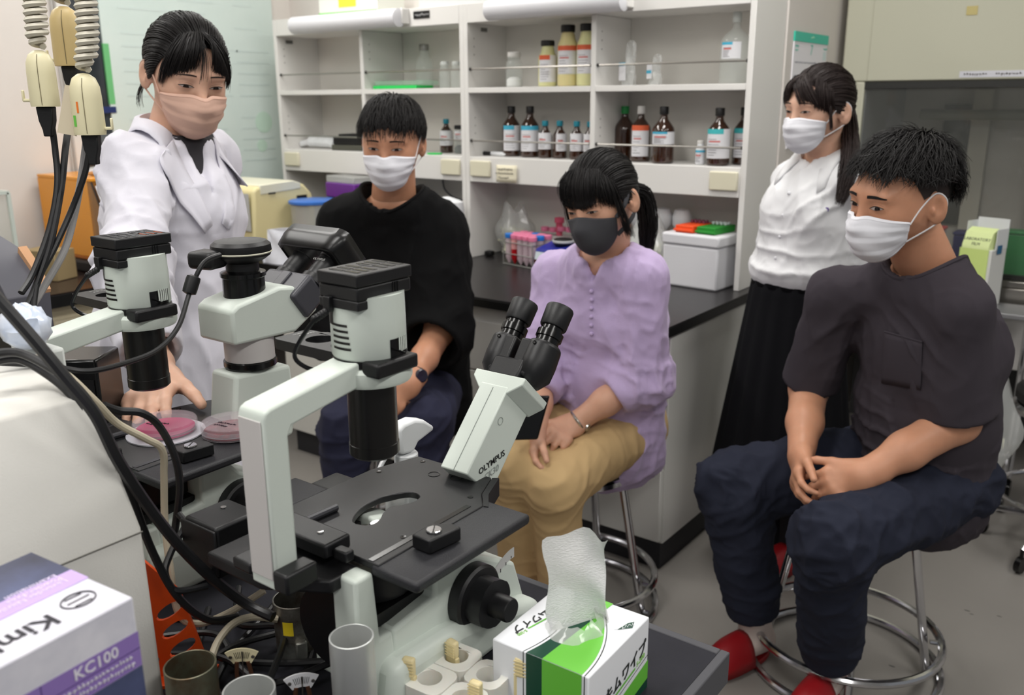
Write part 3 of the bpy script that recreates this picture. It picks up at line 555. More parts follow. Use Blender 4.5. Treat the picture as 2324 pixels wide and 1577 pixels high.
m = MB(); m.tube(smooth_path([(.06, .02, .015), (.05, .13, .022), (.06, .22, .02), (.03, .33, .03)], 6), [.011+.006*rp.random() for _ in range(19)], 9); m.build('foil', mat('foil', (210, 206, 204), .3, .8, bump=.6, bscale=90), t, smooth=20)
m = MB(); m.box((.1, .2, .004), (.06, .16, .006), rz=.2); m.build('red_folder', mat('red_folder', (206, 40, 60), .5), t)
m = MB(); m.box((.07, .31, .010), (.09, .14, .006), rz=-.15); m.build('papers', mat('cream_sheets', (232, 230, 214), .7), t)
t = thing('acrylic_case', 'clear acrylic display case with white base at far left counter', 'case', (-3.33, 1.2, WZ)); CA = mat('acrylic_clear', (206, 212, 206), .05, alpha=.2); CE = mat('acrylic_edge', (196, 204, 196), .2)
m = MB(); m.b2((-.2, -.25, 0), (.16, .25, .07)); m.build('base', mat('case_base', (216, 218, 220), .4), t, bevel=.006)
m = MB(); m.b2((.12, -.24, .071), (.125, .24, .33)); m.b2((-.19, .235, .071), (.12, .24, .33)); m.b2((-.19, -.24, .33), (.125, .24, .335)); m.build('glazing', CA, t)
m = MB()
for a, b in (((.125, -.24, .07), (.125, -.24, .335)), ((.125, .24, .07), (.125, .24, .335)), ((-.19, .24, .07), (-.19, .24, .335)), ((.125, -.24, .335), (.125, .24, .335)), ((-.19, .24, .335), (.125, .24, .335)), ((.125, -.24, .072), (.125, .24, .072))): m.tube([a, b], .008, 4)
m.build('edge_frame', CE, t)
m = MB(); m.lathe([(.05, .071), (.085, .12), (.09, .18), (.07, .25), (.045, .29), (0, .3)], (-.02, .11, 0), 20); m.build('specimen', mat('specimen_tan', (186, 178, 146), .6, var=.2, vscale=14), t)
m = MB(); m.box((.07, .07, .15), (.004, .05, .12)); m.build('blue_white_card', mat('card_pale', (206, 212, 222), .6), t)
m = MB(); m.lathe([(.012, 0), (.022, .008), (.02, .02), (.008, .026), (0, .028)], (.0, .16, .336), 9); m.build('foil_knob', MATS['foil'], t)
m = MB(); m.box((-3.32, 1.6, WZ+.0555), (.15, .1, .11), rz=.35); tag(m.build('brown_box', mat('kraft', (150, 132, 96), .7), bevel=.003), 'open kraft cardboard box between acrylic case and amber cabinet', 'box')
# ================================================================== right: film carton, stools
t = thing('film_carton', 'open white carton with lime roll marked LABORATORY FILM, by grey shoulder', 'box', (-.50, 3.3, .7905), R(-18))
t.location = (-.535, 3.5, .7185)
m = MB(); m.b2((-.055, -.05, .0), (.055, .05, .2)); m.build('body', mat('carton_pale', (214, 214, 210), .6), t, bevel=.002)
m = MB(); m.b2((-.056, -.0535, .06), (.045, -.0503, .2)); l = m.build('lime_front', mat('lime_yellow', (206, 226, 136), .5), t)
m = MB(); m.prism([(-.0535, .2), (-.0535, .212), (-.035, .256), (.0, .27), (.005, .262), (-.02, .2)], 'yz', -.05, .045); r2 = m.build('lime_flap', mat('lime_pale', (226, 240, 172), .5), t)
Mx = basis((-.003, -.0455, .233), (1, 0, 0), (0, .42, .9)); text('LABORATORY', .0145, mat('print_dark', (60, 70, 60), .6), r2, Mx); text('FILM', .0145, MATS['print_dark'], r2, basis((-.003, -.0523, .2175), (1, 0, 0), (0, .42, .9)))
m = MB(); m.b2((-.055, .046, .2), (.055, .05, .3)); m.b2((-.057, -.02, .2), (-.055, .046, .29)); m.b2((.055, -.03, .2), (.057, .046, .27)); m.build('open_flaps', mat('carton_inner', (220, 222, 222), .7), t)
m = MB(); m.box((.0585, -.005, .2), (.001, .03, .03)); m.build('blue_mark', mat('steel_blue', (54, 104, 140), .5), t)
for nm, lb_, x, y, w_, d_, h_, c, ct in (('green_rack', 'green plastic rack standing behind the film carton', -.44, 3.7, .14, .07, .16, (30, 130, 62), 'rack'), ('navy_box', 'small navy blue box inside the glass cabinet behind dark-haired head', -.61, 3.72, .12, .08, .14, (42, 40, 92), 'box'), ('blue_box', 'deep blue box inside the glass cabinet at right edge', -.28, 3.75, .08, .07, .09, (44, 44, 150), 'box'), ('red_lid_tub', 'clear tub with red content beside the masked face inside cabinet', -.76, 3.72, .1, .08, .15, (206, 196, 198), 'tub')):
    q = thing(nm, lb_, ct, (x, y, .79)); cm = mat(nm, c, .4); m = MB(); m.b2((-w_/2, -d_/2, 0), (w_/2, d_/2, h_)); m.build('body', cm, q, bevel=.004)
    m = MB(); m.b2((-w_/2-.003, -d_/2-.003, h_+.0005), (w_/2+.003, d_/2+.003, h_+.012)); m.build('lid', MATS['red_stripe'] if 'red' in nm else cm, q, bevel=.003)
q = thing('glass_beakers', 'row of small wire racks with glassware inside the glass cabinet', 'rack', (-.33, 3.95, .79))
m = MB()
for k in range(4):
    for z in (.02, .1, .18): m.tube([(-.14+.09*k, -.03, z), (-.07+.09*k, -.03, z), (-.07+.09*k, .04, z), (-.14+.09*k, .04, z)], .003, 5, closed=True)
m.build('wire', wire, q)
# stools
BLS = mat('black_vinyl', (20, 20, 21), .45)
def stool(label, cx, cy, rz, seat=.475, R0=.235):
    t = thing('lab_stool', label, 'stool', (cx, cy, 0), rz, 'chrome ring-base stools')
    m = MB(); m.lathe([(0, seat-.045), (.15, seat-.045), (.165, seat-.035), (.168, seat-.012), (.155, seat), (0, seat+.004)], n=36); m.build('seat', BLS, t)
    m = MB(); m.lathe([(.14, seat-.06), (.16, seat-.06), (.16, seat-.046), (.14, seat-.046)], n=32); m.build('seat_ring', CHROME, t)
    for z, rr in ((.0115, R0), (.098, R0-.006)):
        m = MB(); m.tube([(rr*math.cos(2*math.pi*k/48), rr*math.sin(2*math.pi*k/48), z) for k in range(48)], .0105, 10, closed=True); m.build('foot_ring', CHROME, t)
    for k in range(4):
        a = 2*math.pi*k/4; m = MB(); r1 = R0-.032
        m.tube([(r1*math.cos(a), r1*math.sin(a), .002), (.13*math.cos(a), .13*math.sin(a), seat-.05)], .0125, 12, flat=.75); lg = m.build('leg', CHROME, t)
        for z in (.0115, .098): m = MB(); m.cyl(((r1-.01*z)*math.cos(a), (r1-.01*z)*math.sin(a), z), ((R0-.012)*math.cos(a), (R0-.012)*math.sin(a), z), .006, n=8); m.build('bolt', CHROME, lg)
    return t
stool('chrome ring-base stool under the seated person in charcoal T-shirt', -.53, 2.155, R(20))
stool('chrome ring-base stool under the person in lavender blouse', -1.262, 2.0, R(12))
stool('chrome ring-base stool under the seated person in black top', -1.93, 2.01, R(5))
t = thing('swivel_stool', 'black swivel stool on chrome five-star castors at right edge', 'stool', (-.15, 3.16, 0), R(0))
m = MB(); m.lathe([(0, .50), (.17, .50), (.185, .515), (.185, .54), (.17, .555), (0, .56)], n=32); m.build('seat', BLS, t)
m = MB(); m.lathe([(.15, .47), (.19, .475), (.193, .49), (.18, .4995), (.15, .4995)], n=32); m.build('seat_ring', CHROME, t)
m = MB(); m.cyl((0, 0, .12), (0, 0, .47), .025, n=16); m.build('column', BLK, t)
m = MB(); m.tube([(.2*math.cos(2*math.pi*k/36), .2*math.sin(2*math.pi*k/36), .2) for k in range(36)], .008, 8, closed=True); m.build('foot_ring', CHROME, t)
m = MB(); m.tube([(.05*math.cos(2*math.pi*k/20)+.02, .05*math.sin(2*math.pi*k/20)+.02, .585) for k in range(20)], .011, 8, closed=True); m.build('white_ring', MATS['white_plastic'], t)
for k in range(5):
    a = 2*math.pi*k/5+R(178); m = MB(); e = (.23*math.cos(a), .23*math.sin(a)); m.tube([(0, 0, .12), (e[0]*.8, e[1]*.8, .105), (e[0], e[1], .075)], [.016, .011, .009], 8); lg = m.build('leg', CHROME, t)
    m = MB(); m.tube([(e[0]-.009*math.sin(a), e[1]+.009*math.cos(a), .027), (e[0]+.009*math.sin(a), e[1]-.009*math.cos(a), .027)], .026, 14); m.cyl((e[0], e[1], .05), (e[0], e[1], .08), .006, n=8); m.build('castor', BLKG, lg)
bg = puffbag('hanging_bag', 'clear crinkled plastic bag of waste hanging behind the charcoal shirt', aty(2225, 1030, 2.95).x, 2.95, .09, .36, 5, 120, z=.24)
m = MB(); m.tube(smooth_path([(0, 0, .34), (.02, .02, .45), (.01, .05, .52)], 4), .003, 6); m.build('tie', mat('pink_tie', (226, 110, 140), .5), bg)
cart = thing('wire_trolley', 'chrome wire trolley on castors behind the seated person', 'trolley', (-.475, 3.43, 0))
for x in (-.16, .12):
    for y in (-.04, .12): m = MB(); m.cyl((x, y, .07), (x, y, .74), .009, n=10); m.build('post', CHROME, cart)
for z in (.2, .7):
    m = MB(); m.b2((-.17, -.05, z), (.13, .13, z+.018)); m.build('shelf', mat('trolley_shelf', (150, 150, 152), .35, .5), cart, bevel=.003)
for x in (-.16, .12):
    for y in (-.04, .12): m = MB(); m.tube([(x-.009, y, .03), (x+.009, y, .03)], .03, 14); m.cyl((x, y, .055), (x, y, .085), .006, n=8); m.build('castor', BLKG, cart)
# ================================================================== front bench
TZ = .78; TX, TY = -.356, .918
GE = mat('grey_edge', (78, 78, 82), .65, spec=.25)
t = thing('front_bench', 'black-topped bench with grey edging carrying the microscopes', 'bench', (0, 0, 0))
m = MB(); m.b2((-1.5, -.9, TZ-.003), (TX-.012, TY-.012, TZ)); m.build('top_surface', mat('bench_black', (40, 40, 46), .7, spec=.2, bump=.08, bscale=700, var=.15, vscale=25), t)
for lo, hi in (((TX-.0118, -.9, TZ-.042), (TX, TY, TZ+.0008)), ((-1.5, TY-.0118, TZ-.042), (TX-.012, TY, TZ+.0008)), ((-1.5, -.9, TZ-.042), (TX-.0122, TY-.0122, TZ-.0032))):
    m = MB(); m.b2(lo, hi); m.build('edge_band' if lo[2] > .7 and hi[2] > TZ else 'core', GE, t, bevel=.0015)
for x in (-1.46, TX-.06):
    for y in (-.85, TY-.06): m = MB(); m.b2((x-.02, y-.02, 0), (x+.02, y+.02, TZ-.0425)); m.build('leg', GE, t, bevel=.002)
p = atz(1618, 1508, TZ); m = MB(); m.lathe([(0, 0), (.003, 0), (.003, .0006), (0, .0008)], (p.x, p.y, TZ), 8); m.build('white_speck', LBL, t)
# ================================================================== inverted microscopes
SW = mat('microscope_white', (204, 212, 204), .42, bump=.06, bscale=1200); SG = mat('microscope_grey', (196, 192, 190), .45, bump=.05, bscale=1200)
SB_ = mat('microscope_black', (20, 20, 22), .4, bump=.1, bscale=1400); STG = mat('stage_black', (29, 29, 31), .42, bump=.06, bscale=900, var=.12, vscale=30); LABW = mat('engraved_white', (190, 190, 188), .6)
from mathutils.geometry import tessellate_polygon
def plate_hole(outer, hole, z0, z1):
    O_ = [Vector((a, b, 0)) for a, b in outer]; H_ = [Vector((a, b, 0)) for a, b in hole]
    tris = tessellate_polygon([O_, H_]); P = O_+H_; n, k = len(O_), len(H_)
    mb = MB(); N = n+k; vs = [(p.x, p.y, z1) for p in P]+[(p.x, p.y, z0) for p in P]; fs = []
    for a, b, c in tris:
        ar = (P[b]-P[a]).cross(P[c]-P[a]).z
        if ar < 0: a, b = b, a
        fs += [(a, b, c), (N+c, N+b, N+a)]
    def walls(ids, sgn):
        L = len(ids)
        for i in range(L):
            q = (ids[i], ids[(i+1) % L], N+ids[(i+1) % L], N+ids[i]); fs.append(q if sgn else q[::-1])
    A = lambda Q: sum(Q[i].x*Q[(i+1) % len(Q)].y-Q[(i+1) % len(Q)].x*Q[i].y for i in range(len(Q)))
    walls(list(range(n)), A(O_) < 0); walls(list(range(n, N)), A(H_) > 0)
    return mb.add(vs, fs)
def microscope(label, loc, trino):
    t = thing('inverted_microscope', label, 'microscope', loc)
    YZ = lambda y, z: Vector((0, y, z))
    # body
    body = [(-.118, 0), (.2, 0), (.184, .046), (.171, .083), (.085, .132), (.055, .168), (.02, .176), (.019, .108), (-.066, .1), (-.074, .181), (-.102, .181)]
    body = [(-.05, 0), (.2, 0), (.184, .046), (.171, .083), (.085, .132), (.055, .168), (.02, .176), (.019, .108), (-.05, .1)]
    m = MB(); m.prism(body, 'yz', -.066, .066); b = m.build('body', SW, t, bevel=.005, seg=3)
    m = MB(); m.prism([(-.1, 0), (-.04, 0), (-.05, .1), (-.068, .1), (-.074, .181), (-.1, .181)], 'yz', .03, .0662); m.build('rear_post', SW, t, bevel=.004, seg=3)
    m = MB(); sk = [(-.085, 0), (.21, 0), (.192, .03), (.1, .055), (.02, .07), (-.07, .075)]
    m.prism(sk, 'yz', .0, .09); m.build('base_skirt', SW, t, bevel=.014, seg=3)
    m = MB(); m.lathe([(0, 0), (.044, 0), (.048, .006), (.048, .02), (0, .02)], (-.012, -.052, .085), 32, M=Matrix.Rotation(R(90), 3, 'X')); m.build('transformer_cover', BLK, t)
    m = MB(); m.b2((-.05, -.064, .101), (.05, .018, .116)); m.build('well_floor', BLK, t)
    m = MB(); m.b2((-.0665, -.06, .118), (-.045, .015, .17)); m.build('inner_wall', BLK, t)
    m = MB(); m.lathe([(.034, .112), (.046, .118), (.046, .15), (.04, .156), (.02, .16)], (0, -.012, 0), 28); nz = m.build('nosepiece', SB_, t)
    m = MB()
    prof = []; n = 40
    for z in (.158, .166):
        prof.append([((.05+(.0015 if k % 4 < 2 else 0))*math.cos(2*math.pi*k/n), (.05+(.0015 if k % 4 < 2 else 0))*math.sin(2*math.pi*k/n)-.012, z) for k in range(n)])
    m.grid([r+[r[0]] for r in prof]); m.add(prof[1], [tuple(range(n))]); m.build('knurled_ring', STEEL, nz)
    m = MB(); m.lathe([(.012, .16), (.013, .166), (.013, .178), (.008, .184), (0, .184)], (-.006, .004, 0), 16); m.build('objective', CHROME, nz)
    # stage
    outer = [(-.112, -.072), (.072, -.072), (.072, .1), (.05, .125), (.03, .17), (-.093, .168), (-.112, .1)]
    hole = [(-.02, -.019), (-.033, -.003), (-.041, .018), (-.042, .035), (-.04, .05), (-.028, .074), (-.016, .08), (-.005, .075), (-.002, .062), (-.008, .047), (-.015, .035), (-.01, .018), (-.003, .007), (.001, -.006), (-.005, -.016)]
    hole = [(p.x, p.y) for p in smooth_path([(a, b_, 0) for a, b_ in hole], 3, closed=True)]
    st = plate_hole(outer, hole, .182, .19).build('stage', STG, t, bevel=.0012)
    m = MB(); m.prism([(.031, .1705), (.0505, .1255), (.0725, .1005), (.078, .103), (.057, .13), (.038, .176)], 'xy', .165, .1895); m.build('stage_skirt', STG, st)
    m = MB(); m.b2((.062, -.075, .176), (.128, .118, .1885)); pl = m.build('side_plate', mat('stage_textured', (36, 36, 40), .45, bump=.35, bscale=900), t, bevel=.004)
    m = MB(); m.b2((.055, -.07, .1901), (.062, .09, .1906)); m.build('slot', BLKG, st)
    for x, y in ((-.098, .1), (-.075, .158), (.045, .11), (.05, -.012), (.0, -.055)):
        m = MB(); m.lathe([(.0035, 0), (.0035, .0005), (.0018, .0004), (0, .0002)], (x, y, .1901), 12); m.build('screw', BLKG, st)
    for x, y in ((-.035, .135), (-.005, .143)):
        m = MB(); m.tube([(x+.0075*math.cos(2*math.pi*k/24), y+.0075*math.sin(2*math.pi*k/24), .1903) for k in range(24)], .0004, 4, closed=True); m.build('engraved_circle', BLKG, st)
    m = MB(); m.prism([(.074, -.024), (.1, -.024), (.106, .02), (.088, .022), (.073, .004)], 'xy', .1895, .2055); cl = m.build('stage_clip', SB_, t, bevel=.002)
    m = MB(); m.prism([(.074, .004), (.06, .026), (.078, .012)], 'xy', .193, .197); m.build('pointer', SB_, cl)
    m = MB(); m.lathe([(.0085, 0), (.0085, .0012), (.0078, .002), (0, .002)], (.088, -.004, .206), 20); sc_ = m.build('screw_head', CHROME, cl); m = MB(); m.box((.088, -.004, .2082), (.0012, .015, .0006), rz=.6); m.build('slot', BLKG, sc_)
    # mechanical stage parts at the rear left
    m = MB(); m.b2((-.1, -.098, .1905), (.022, -.062, .207)); br = m.build('guide_bar', SB_, t, bevel=.003)
    m = MB(); m.lathe([(.0035, 0), (.0035, .001), (.0015, .0006), (0, .0006)], (-.005, -.08, .2071), 12); m.build('screw', CHROME, br)
    m = MB(); m.box((.034, -.084, .196), (.02, .012, .012)); m.build('end_stop', SB_, br, bevel=.002)
    m = MB(); m.tube([(-.06, -.055, .194), (-.058, -.01, .194)], .0055, 10, flat=.8); m.build('lever', mat('dark_bar', (62, 62, 66), .4), t)
    m = MB(); m.b2((-.175, -.035, .176), (-.114, .028, .189)); m.build('side_shelf', MATS['stage_textured'], t, bevel=.003)
    m = MB(); m.b2((-.15, .03, .176), (-.1125, .075, .186)); m.build('hinge_plate', SB_, t, bevel=.003)
    m = MB(); m.b2((-.195, -.12, .125), (-.135, -.06, .188)); bx = m.build('drive_box', SB_, t, bevel=.004)
    m = MB(); m.b2((-.197, -.124, .13), (-.133, -.1205, .186)); m.build('drive_box_face', BLK, bx, bevel=.002)
    m = MB(); m.lathe([(.0035, 0), (.0035, .001), (0, .001)], (-.175, -.08, .1882), 12); m.build('screw', CHROME, bx)
    m = MB(); m.prism([(-.02, -.15), (.045, -.112), (.045, -.074), (-.11, -.074), (-.11, -.15)], 'xy', .166, .1815); m.build('rear_bracket', SB_, t, bevel=.003)
    m = MB(); m.b2((.0205, -.165, .187), (.042, -.125, .209)); m.build('clamp_block', SB_, t, bevel=.003)
    m = MB(); m.b2((-.05, -.16, .187), (-.0205, -.13, .2)); m.build('clamp_block', SB_, t, bevel=.003)
    # illumination column and arm
    x0 = .0195
    prof = [(-.1595, .182), (-.131, .182), (-.131, .338), (-.126, .347), (-.03, .362), (-.03, .389), (-.15, .371), (-.157, .368), (-.1595, .361)]
    m = MB(); m.prism(prof, 'yz', -x0, x0); ar = m.build('arm', SW, t, bevel=.003, seg=3)
    m = MB(); m.b2((-x0+.003, -.1612, .194), (x0-.003, -.1597, .36)); m.build('arm_cover', SG, ar, bevel=.0007)
    m = MB(); m.lathe([(.027, .358), (.043, .36), (.045, .364), (.045, .376), (.042, .38), (.03, .38)], n=40); m.build('lamp_ring', SW, t)
    m = MB(); m.prism([(-.033, .36), (-.033, .384), (.0, .384), (.0, .36)], 'yz', -.026, .026); m.build('ring_joint', SW, t, bevel=.003)
    m = MB(); m.lathe([(0, .272), (.024, .272), (.0275, .275), (.0275, .287), (.0268, .2875), (.0268, .36)], n=40); m.build('condenser_tube', mat('tube_black', (15, 14, 14), .3), t)
    # filter slider
    def sl_hole(cx): return [(cx+.0165*math.cos(2*math.pi*k/24), .0+.0165*math.sin(2*math.pi*k/24)) for k in range(24)]
    pl = plate_hole([(-.125, -.026), (-.118, -.029), (.0, -.029), (.0, .027), (-.095, .027), (-.102, .022), (-.118, .022), (-.125, .017)], sl_hole(-.078), .379, .391); sl = pl.build('filter_slider', SB_, t, bevel=.0015)
    m = MB(); m.b2((.022, -.035, .374), (.047, .026, .39)); m.build('slider_grip', BLK, t, bevel=.003)
    text('CK40-SLP', .0055, LABW, sl, basis((-.108, .006, .3913), (0, -1, 0), (1, 0, 0)), depth=.0002); text('OLYMPUS', .0048, LABW, sl, basis((-.116, .004, .3913), (0, -1, 0), (1, 0, 0)), depth=.0002)
    m = MB(); m.tube([(-.043+.006*math.cos(2*math.pi*k/20), -.008+.006*math.sin(2*math.pi*k/20), .3913) for k in range(20)], .0005, 4, closed=True); m.build('engraved_circle', BLKG, sl)
    # lamp house
    m = MB(); m.lathe([(.03, .38), (.0405, .381), (.0405, .388), (.038, .389)], n=40); m.build('lamp_base_ring', BLKG, t)
    m = MB(); hp = []
    for r_, z in ((.0385, .3885), (.04, .391), (.0398, .43), (.0392, .456)):
        hp.append([(r_*math.cos(2*math.pi*k/44), r_*math.sin(2*math.pi*k/44), z) for k in range(44)])
    m.grid([r+[r[0]] for r in hp]); m.add(hp[-1], [tuple(range(44))]); hs = m.build('lamp_housing', SW, t)
    for k in range(5):
        z = .4015+.0062*k; a0, a1 = R(-108), R(-72-1.2*k)
        m = MB(); m.grid([[((.0402+.0003)*math.cos(a0+(a1-a0)*i/8), (.0402+.0003)*math.sin(a0+(a1-a0)*i/8), zz) for i in range(9)] for zz in (z-.0013, z+.0013)]); m.build('vent_slot', BLKG, hs)
    def wall(a0, a1, z0, z1, r_, mm_, nm, n=6, **k): m = MB(); m.grid([[(r_*math.cos(R(a0+(a1-a0)*i/n)), r_*math.sin(R(a0+(a1-a0)*i/n)), zz) for i in range(n+1)] for zz in (z0, z1)]); return m.build(nm, mm_, hs, **k)
    wall(-12, 32, .3895, .41, .0404, BLKG, 'switch_recess'); 
    for k in range(5): wall(4+5*k, 7.5+5*k, .395, .412, .0412, SW, 'switch_rib', n=2)
    m = MB(); m.tube([(.038, .0, .398), (.054, -.002, .397)], .0012, 6); m.build('lever_pin', BLKG, hs)
    wall(-128, -108, .425, .456, .0404, BLK, 'socket_recess')
    # black lid with louvres
    m = MB(); m.b2((-.0285, -.0405, .4535), (.0285, .0375, .468)); ld = m.build('lid', SB_, t, bevel=.002)
    m = MB(); m.b2((-.0295, -.0415, .4685), (.0295, .0385, .4815)); m.build('lid_top', SB_, ld, bevel=.0015)
    m = MB(); m.prism([(-.041, .454), (-.041, .444), (-.012, .444), (-.006, .4535)], 'yz', -.029, .0285); m.build('lid_skirt', SB_, ld, bevel=.0015)
    orange = mat('warm_louvre', (150, 70, 36), .5)
    for i in range(6):
        for s in (-1, 1):
            m = MB(); m.box((s*.0115, -.031+.0115*i+(.004 if i > 2 else 0), .4817), (.019, .0024, .0006)); m.build('louvre_slot', BLKG if not trino or i < 3 or s < 0 else orange, ld)
            m = MB(); m.box((s*.0115, -.0275+.0115*i+(.004 if i > 2 else 0), .4817), (.019, .0018, .0006)); m.build('louvre_slot', BLKG, ld)
    m = MB(); m.box((-.004, .006, .4818), (.02, .006, .0004)); m.build('rating_label', mat('dark_label', (58, 58, 60), .5), ld)
    for k in range(3): m = MB(); m.box((.0287, .01+.0035*k, .4615), (.0012, .0014, .011)); m.build('side_slot', BLKG, ld)
    # lamp cord
    m = MB(); m.tube(smooth_path([(-.013, -.043, .442), (-.016, -.05, .437), (-.02, -.058, .431), (-.03, -.07, .41), (-.032, -.075, .395), (-.024, -.068, .384), (-.01, -.055, .377), (.0, -.05, .371)], 6), .0024, 8); cd_ = m.build('lamp_cord', BLKG, t)
    m = MB()
    for k in range(5): m.ball((-.0145-.0017*k, -.046-.0022*k, .4395-.0016*k), .0042, 6)
    m.build('strain_relief', BLK, cd_)
    m = MB(); m.b2((-.018, -.046, .44), (-.008, -.0395, .456)); m.build('plug', BLK, cd_, bevel=.001)
    # focus knobs
    for s in (1, -1):
        m = MB(); A = Matrix.Rotation(R(90*s), 3, 'Y')
        m.lathe([(.04, 0), (.04, .014), (.037, .017), (.026, .018)], (s*.0665, .079, .082), 40, M=A); kn = m.build('coarse_knob', SB_, t)
        gm = MB(); n = 48
        rr = [.029+(.0013 if (k % 12) < 6 else 0) for k in range(n)]
        gm.grid([[tuple(Vector((s*.0665, .079, .082))+A@Vector((rr[k % n]*math.cos(2*math.pi*k/n), rr[k % n]*math.sin(2*math.pi*k/n), z))) for k in range(n+1)] for z in (.017, .038)]); gm.add([tuple(Vector((s*.0665, .079, .082))+A@Vector((rr[k]*math.cos(2*math.pi*k/n), rr[k]*math.sin(2*math.pi*k/n), .038))) for k in range(n)], [tuple(range(n))]); gm.build('knob_grip', SB_, kn)
        m = MB(); m.lathe([(.015, .038), (.0145, .06), (.0135, .062), (0, .062)], (s*.0665, .079, .082), 28, M=A); m.build('fine_knob', SB_, kn)
    m = MB(); P = []
    for q in range(2):
        P.append([(.0668, .118+.05*k/10, .072+.014*q+.02*math.sin(k/10*1.7)) for k in range(11)])
    m.grid(P); m.build('scale_label', LABW, t)
    for k in range(4): m = MB(); m.b2((.0669, .128+.011*k, .078+.005*k), (.0672, .129+.011*k, .084+.004*k)); m.build('scale_tick', BLKG, t)
    if not trino:
        d = Vector((0, .079, .083)).normalized(); e = Vector((0, .0725, -.069)).normalized(); X = Vector((1, 0, 0))
        def obox(mb, y0, z0, L, W, Hh, off=0): # slab whose front face starts at (y0,z0), runs L along d, Hh deep along e
            c = Vector((0, y0, z0))+d*(L/2)+e*(Hh/2+off); return mb.box(c, (W, L, Hh), M=Matrix((X, d, -e)).transposed())
        m = MB(); obox(m, .132, .205, .125, .044, .064); nk = m.build('neck', SW, t, bevel=.002)
        m = MB(); q = Vector((0, .132, .205)); m.box(q+d*.06-e*.0004, (.0006, .12, .0008), M=Matrix((X, d, -e)).transposed()); m.build('seam', mat('seam_grey', (140, 146, 142), .6), nk)
        m = MB(); q0 = Vector((0, .2125, .2885))
        A = [q0+X*s+d*u for s, u in ((-.0225, 0), (-.04, .016), (-.04, .026), (.04, .026), (.04, .016), (.0225, 0))]
        k = len(A); vs = A+[a+e*.068 for a in A]; m.add(vs, [tuple(range(k)), tuple(range(2*k-1, k-1, -1))]+[((i+1) % k, i, k+i, k+(i+1) % k) for i in range(k)]); m.build('head_plate', SW, t, bevel=.0015)
        Mt = basis(Vector((.0226, 0, 0))+Vector((0, .132, .205))+d*.034+e*.036, (0, .985, .17), (0, -.17, .985))
        text('OLYMPUS', .0118, mat('logo_black', (34, 36, 36), .5), nk, Mt, sx=1.06, bold=.0001); text('CK30', .0125, mat('logo_grey', (150, 156, 152), .5), nk, basis(Vector((.0226, 0, 0))+Vector((0, .132, .205))+d*.0225+e*.044, (0, .985, .17), (0, -.17, .985)), sx=1.05, shear=.25)
        m = MB(); m.tube([(.0226, *(Vector((.2, .255))+Vector((.005*math.cos(2*math.pi*k/20), .005*math.sin(2*math.pi*k/20))))) for k in range(20)], .0003, 4, closed=True); m.build('cover_disc', MATS['seam_grey'], nk)
        # binocular head
        hd = Vector((0, .2125, .2885))+d*.0265+e*.03
        a2 = Vector((0, .62, .78)).normalized(); e2 = Vector((0, .78, -.62))
        bn = thing('x', 'x', 'x'); COL.objects.unlink(bn); D.objects.remove(bn)
        m = MB(); c = hd+d*.012; m.box(c, (.05, .03, .054), M=Matrix((X, d, -e)).transposed()); hb = m.build('binocular_base', SB_, t, bevel=.004)
        for s in (-1, 1):
            o = hd+X*(s*.029)+d*.004
            f1 = Matrix((X, e2, a2)).transposed()
            m = MB(); prof = [(.011, -.004), (.0225, .012), (.0235, .03), (.0225, .056), (.02, .058)]; m.lathe(prof, o, 28, M=f1, sy=1.12); m.box(o+a2*.03-X*(s*.012), (.026, .046, .052), M=f1); tb = m.build('prism_housing', SB_, t, bevel=.003)
            m = MB(); m.lathe([(.0172, .058), (.0172, .0605), (.016, .061), (.016, .067), (.0182, .0675), (.0182, .077), (.015, .078), (.015, .084), (.0172, .0845)], o, 28, M=f1); ep = m.build('eyepiece', BLKG, tb)
            m = MB(); m.lathe([(.0175, .084), (.0185, .086), (.0192, .112), (.018, .1145), (.014, .1135), (.013, .105), (0, .104)], o, 32, M=f1); m.build('eyecup', BLK, ep)
            m = MB(); m.lathe([(.0026, 0), (.0026, .0008), (.0012, .0008), (0, .0004)], o+a2*.05-e2*.0262, 10, M=Matrix((X, a2, -e2)).transposed()); m.build('screw', BLKG, tb)
    else:
        hy = .168
        m = MB(); m.prism([(.1, .14), (.215, .14), (.225, .18), (.22, .255), (.118, .262)], 'yz', -.03, .03); m.build('neck', SW, t, bevel=.006, seg=3)
        m = MB(); m.lathe([(.037, .262), (.037, .312)], (0, hy, 0), 32); m.build('neck_tube', SG, t)
        m = MB(); m.lathe([(.038, .262), (.0395, .264), (.0395, .272), (.038, .274)], (0, hy, 0), 32); m.build('neck_ring', BLKG, t)
        m = MB(); m.prism([(.112, .31), (.225, .308), (.272, .335), (.228, .378), (.2, .382), (.125, .368), (.112, .36)], 'yz', -.042, .042); m.build('head_block', SW, t, bevel=.005, seg=3)
        m = MB(); m.lathe([(.032, .362), (.0325, .364), (.031, .37), (.0305, .398), (.033, .4), (.033, .406), (.022, .41)], (0, hy, 0), 32); ad = m.build('camera_adapter', BLKG, t)
        m = MB(); m.lathe([(.024, .405), (.024, .42), (.034, .425), (.042, .431), (.044, .438), (.043, .447), (.037, .452), (.028, .4505), (0, .4495)], (0, hy, 0), 36); pk = m.build('digital_camera', BLK, t)
        m = MB(); m.lathe([(.0434, .4345), (.0446, .4355), (.0446, .4365), (.0434, .4375)], (0, hy, 0), 36); m.build('light_ring', mat('ring_pale', (196, 194, 176), .4), pk)
        c = Vector((-.012, hy-.05, .43)); m = MB(); m.box(c, (.045, .04, .026), rz=.25); m.build('port_block', BLK, pk, bevel=.008, seg=3)
        # dual eyepieces with a shade
        a2 = Vector((0, .72, .52)).normalized(); X = Vector((1, 0, 0)); e2 = a2.cross(X); f1 = Matrix((X, e2, a2)).transposed(); hd = Vector((0, .232, .347))
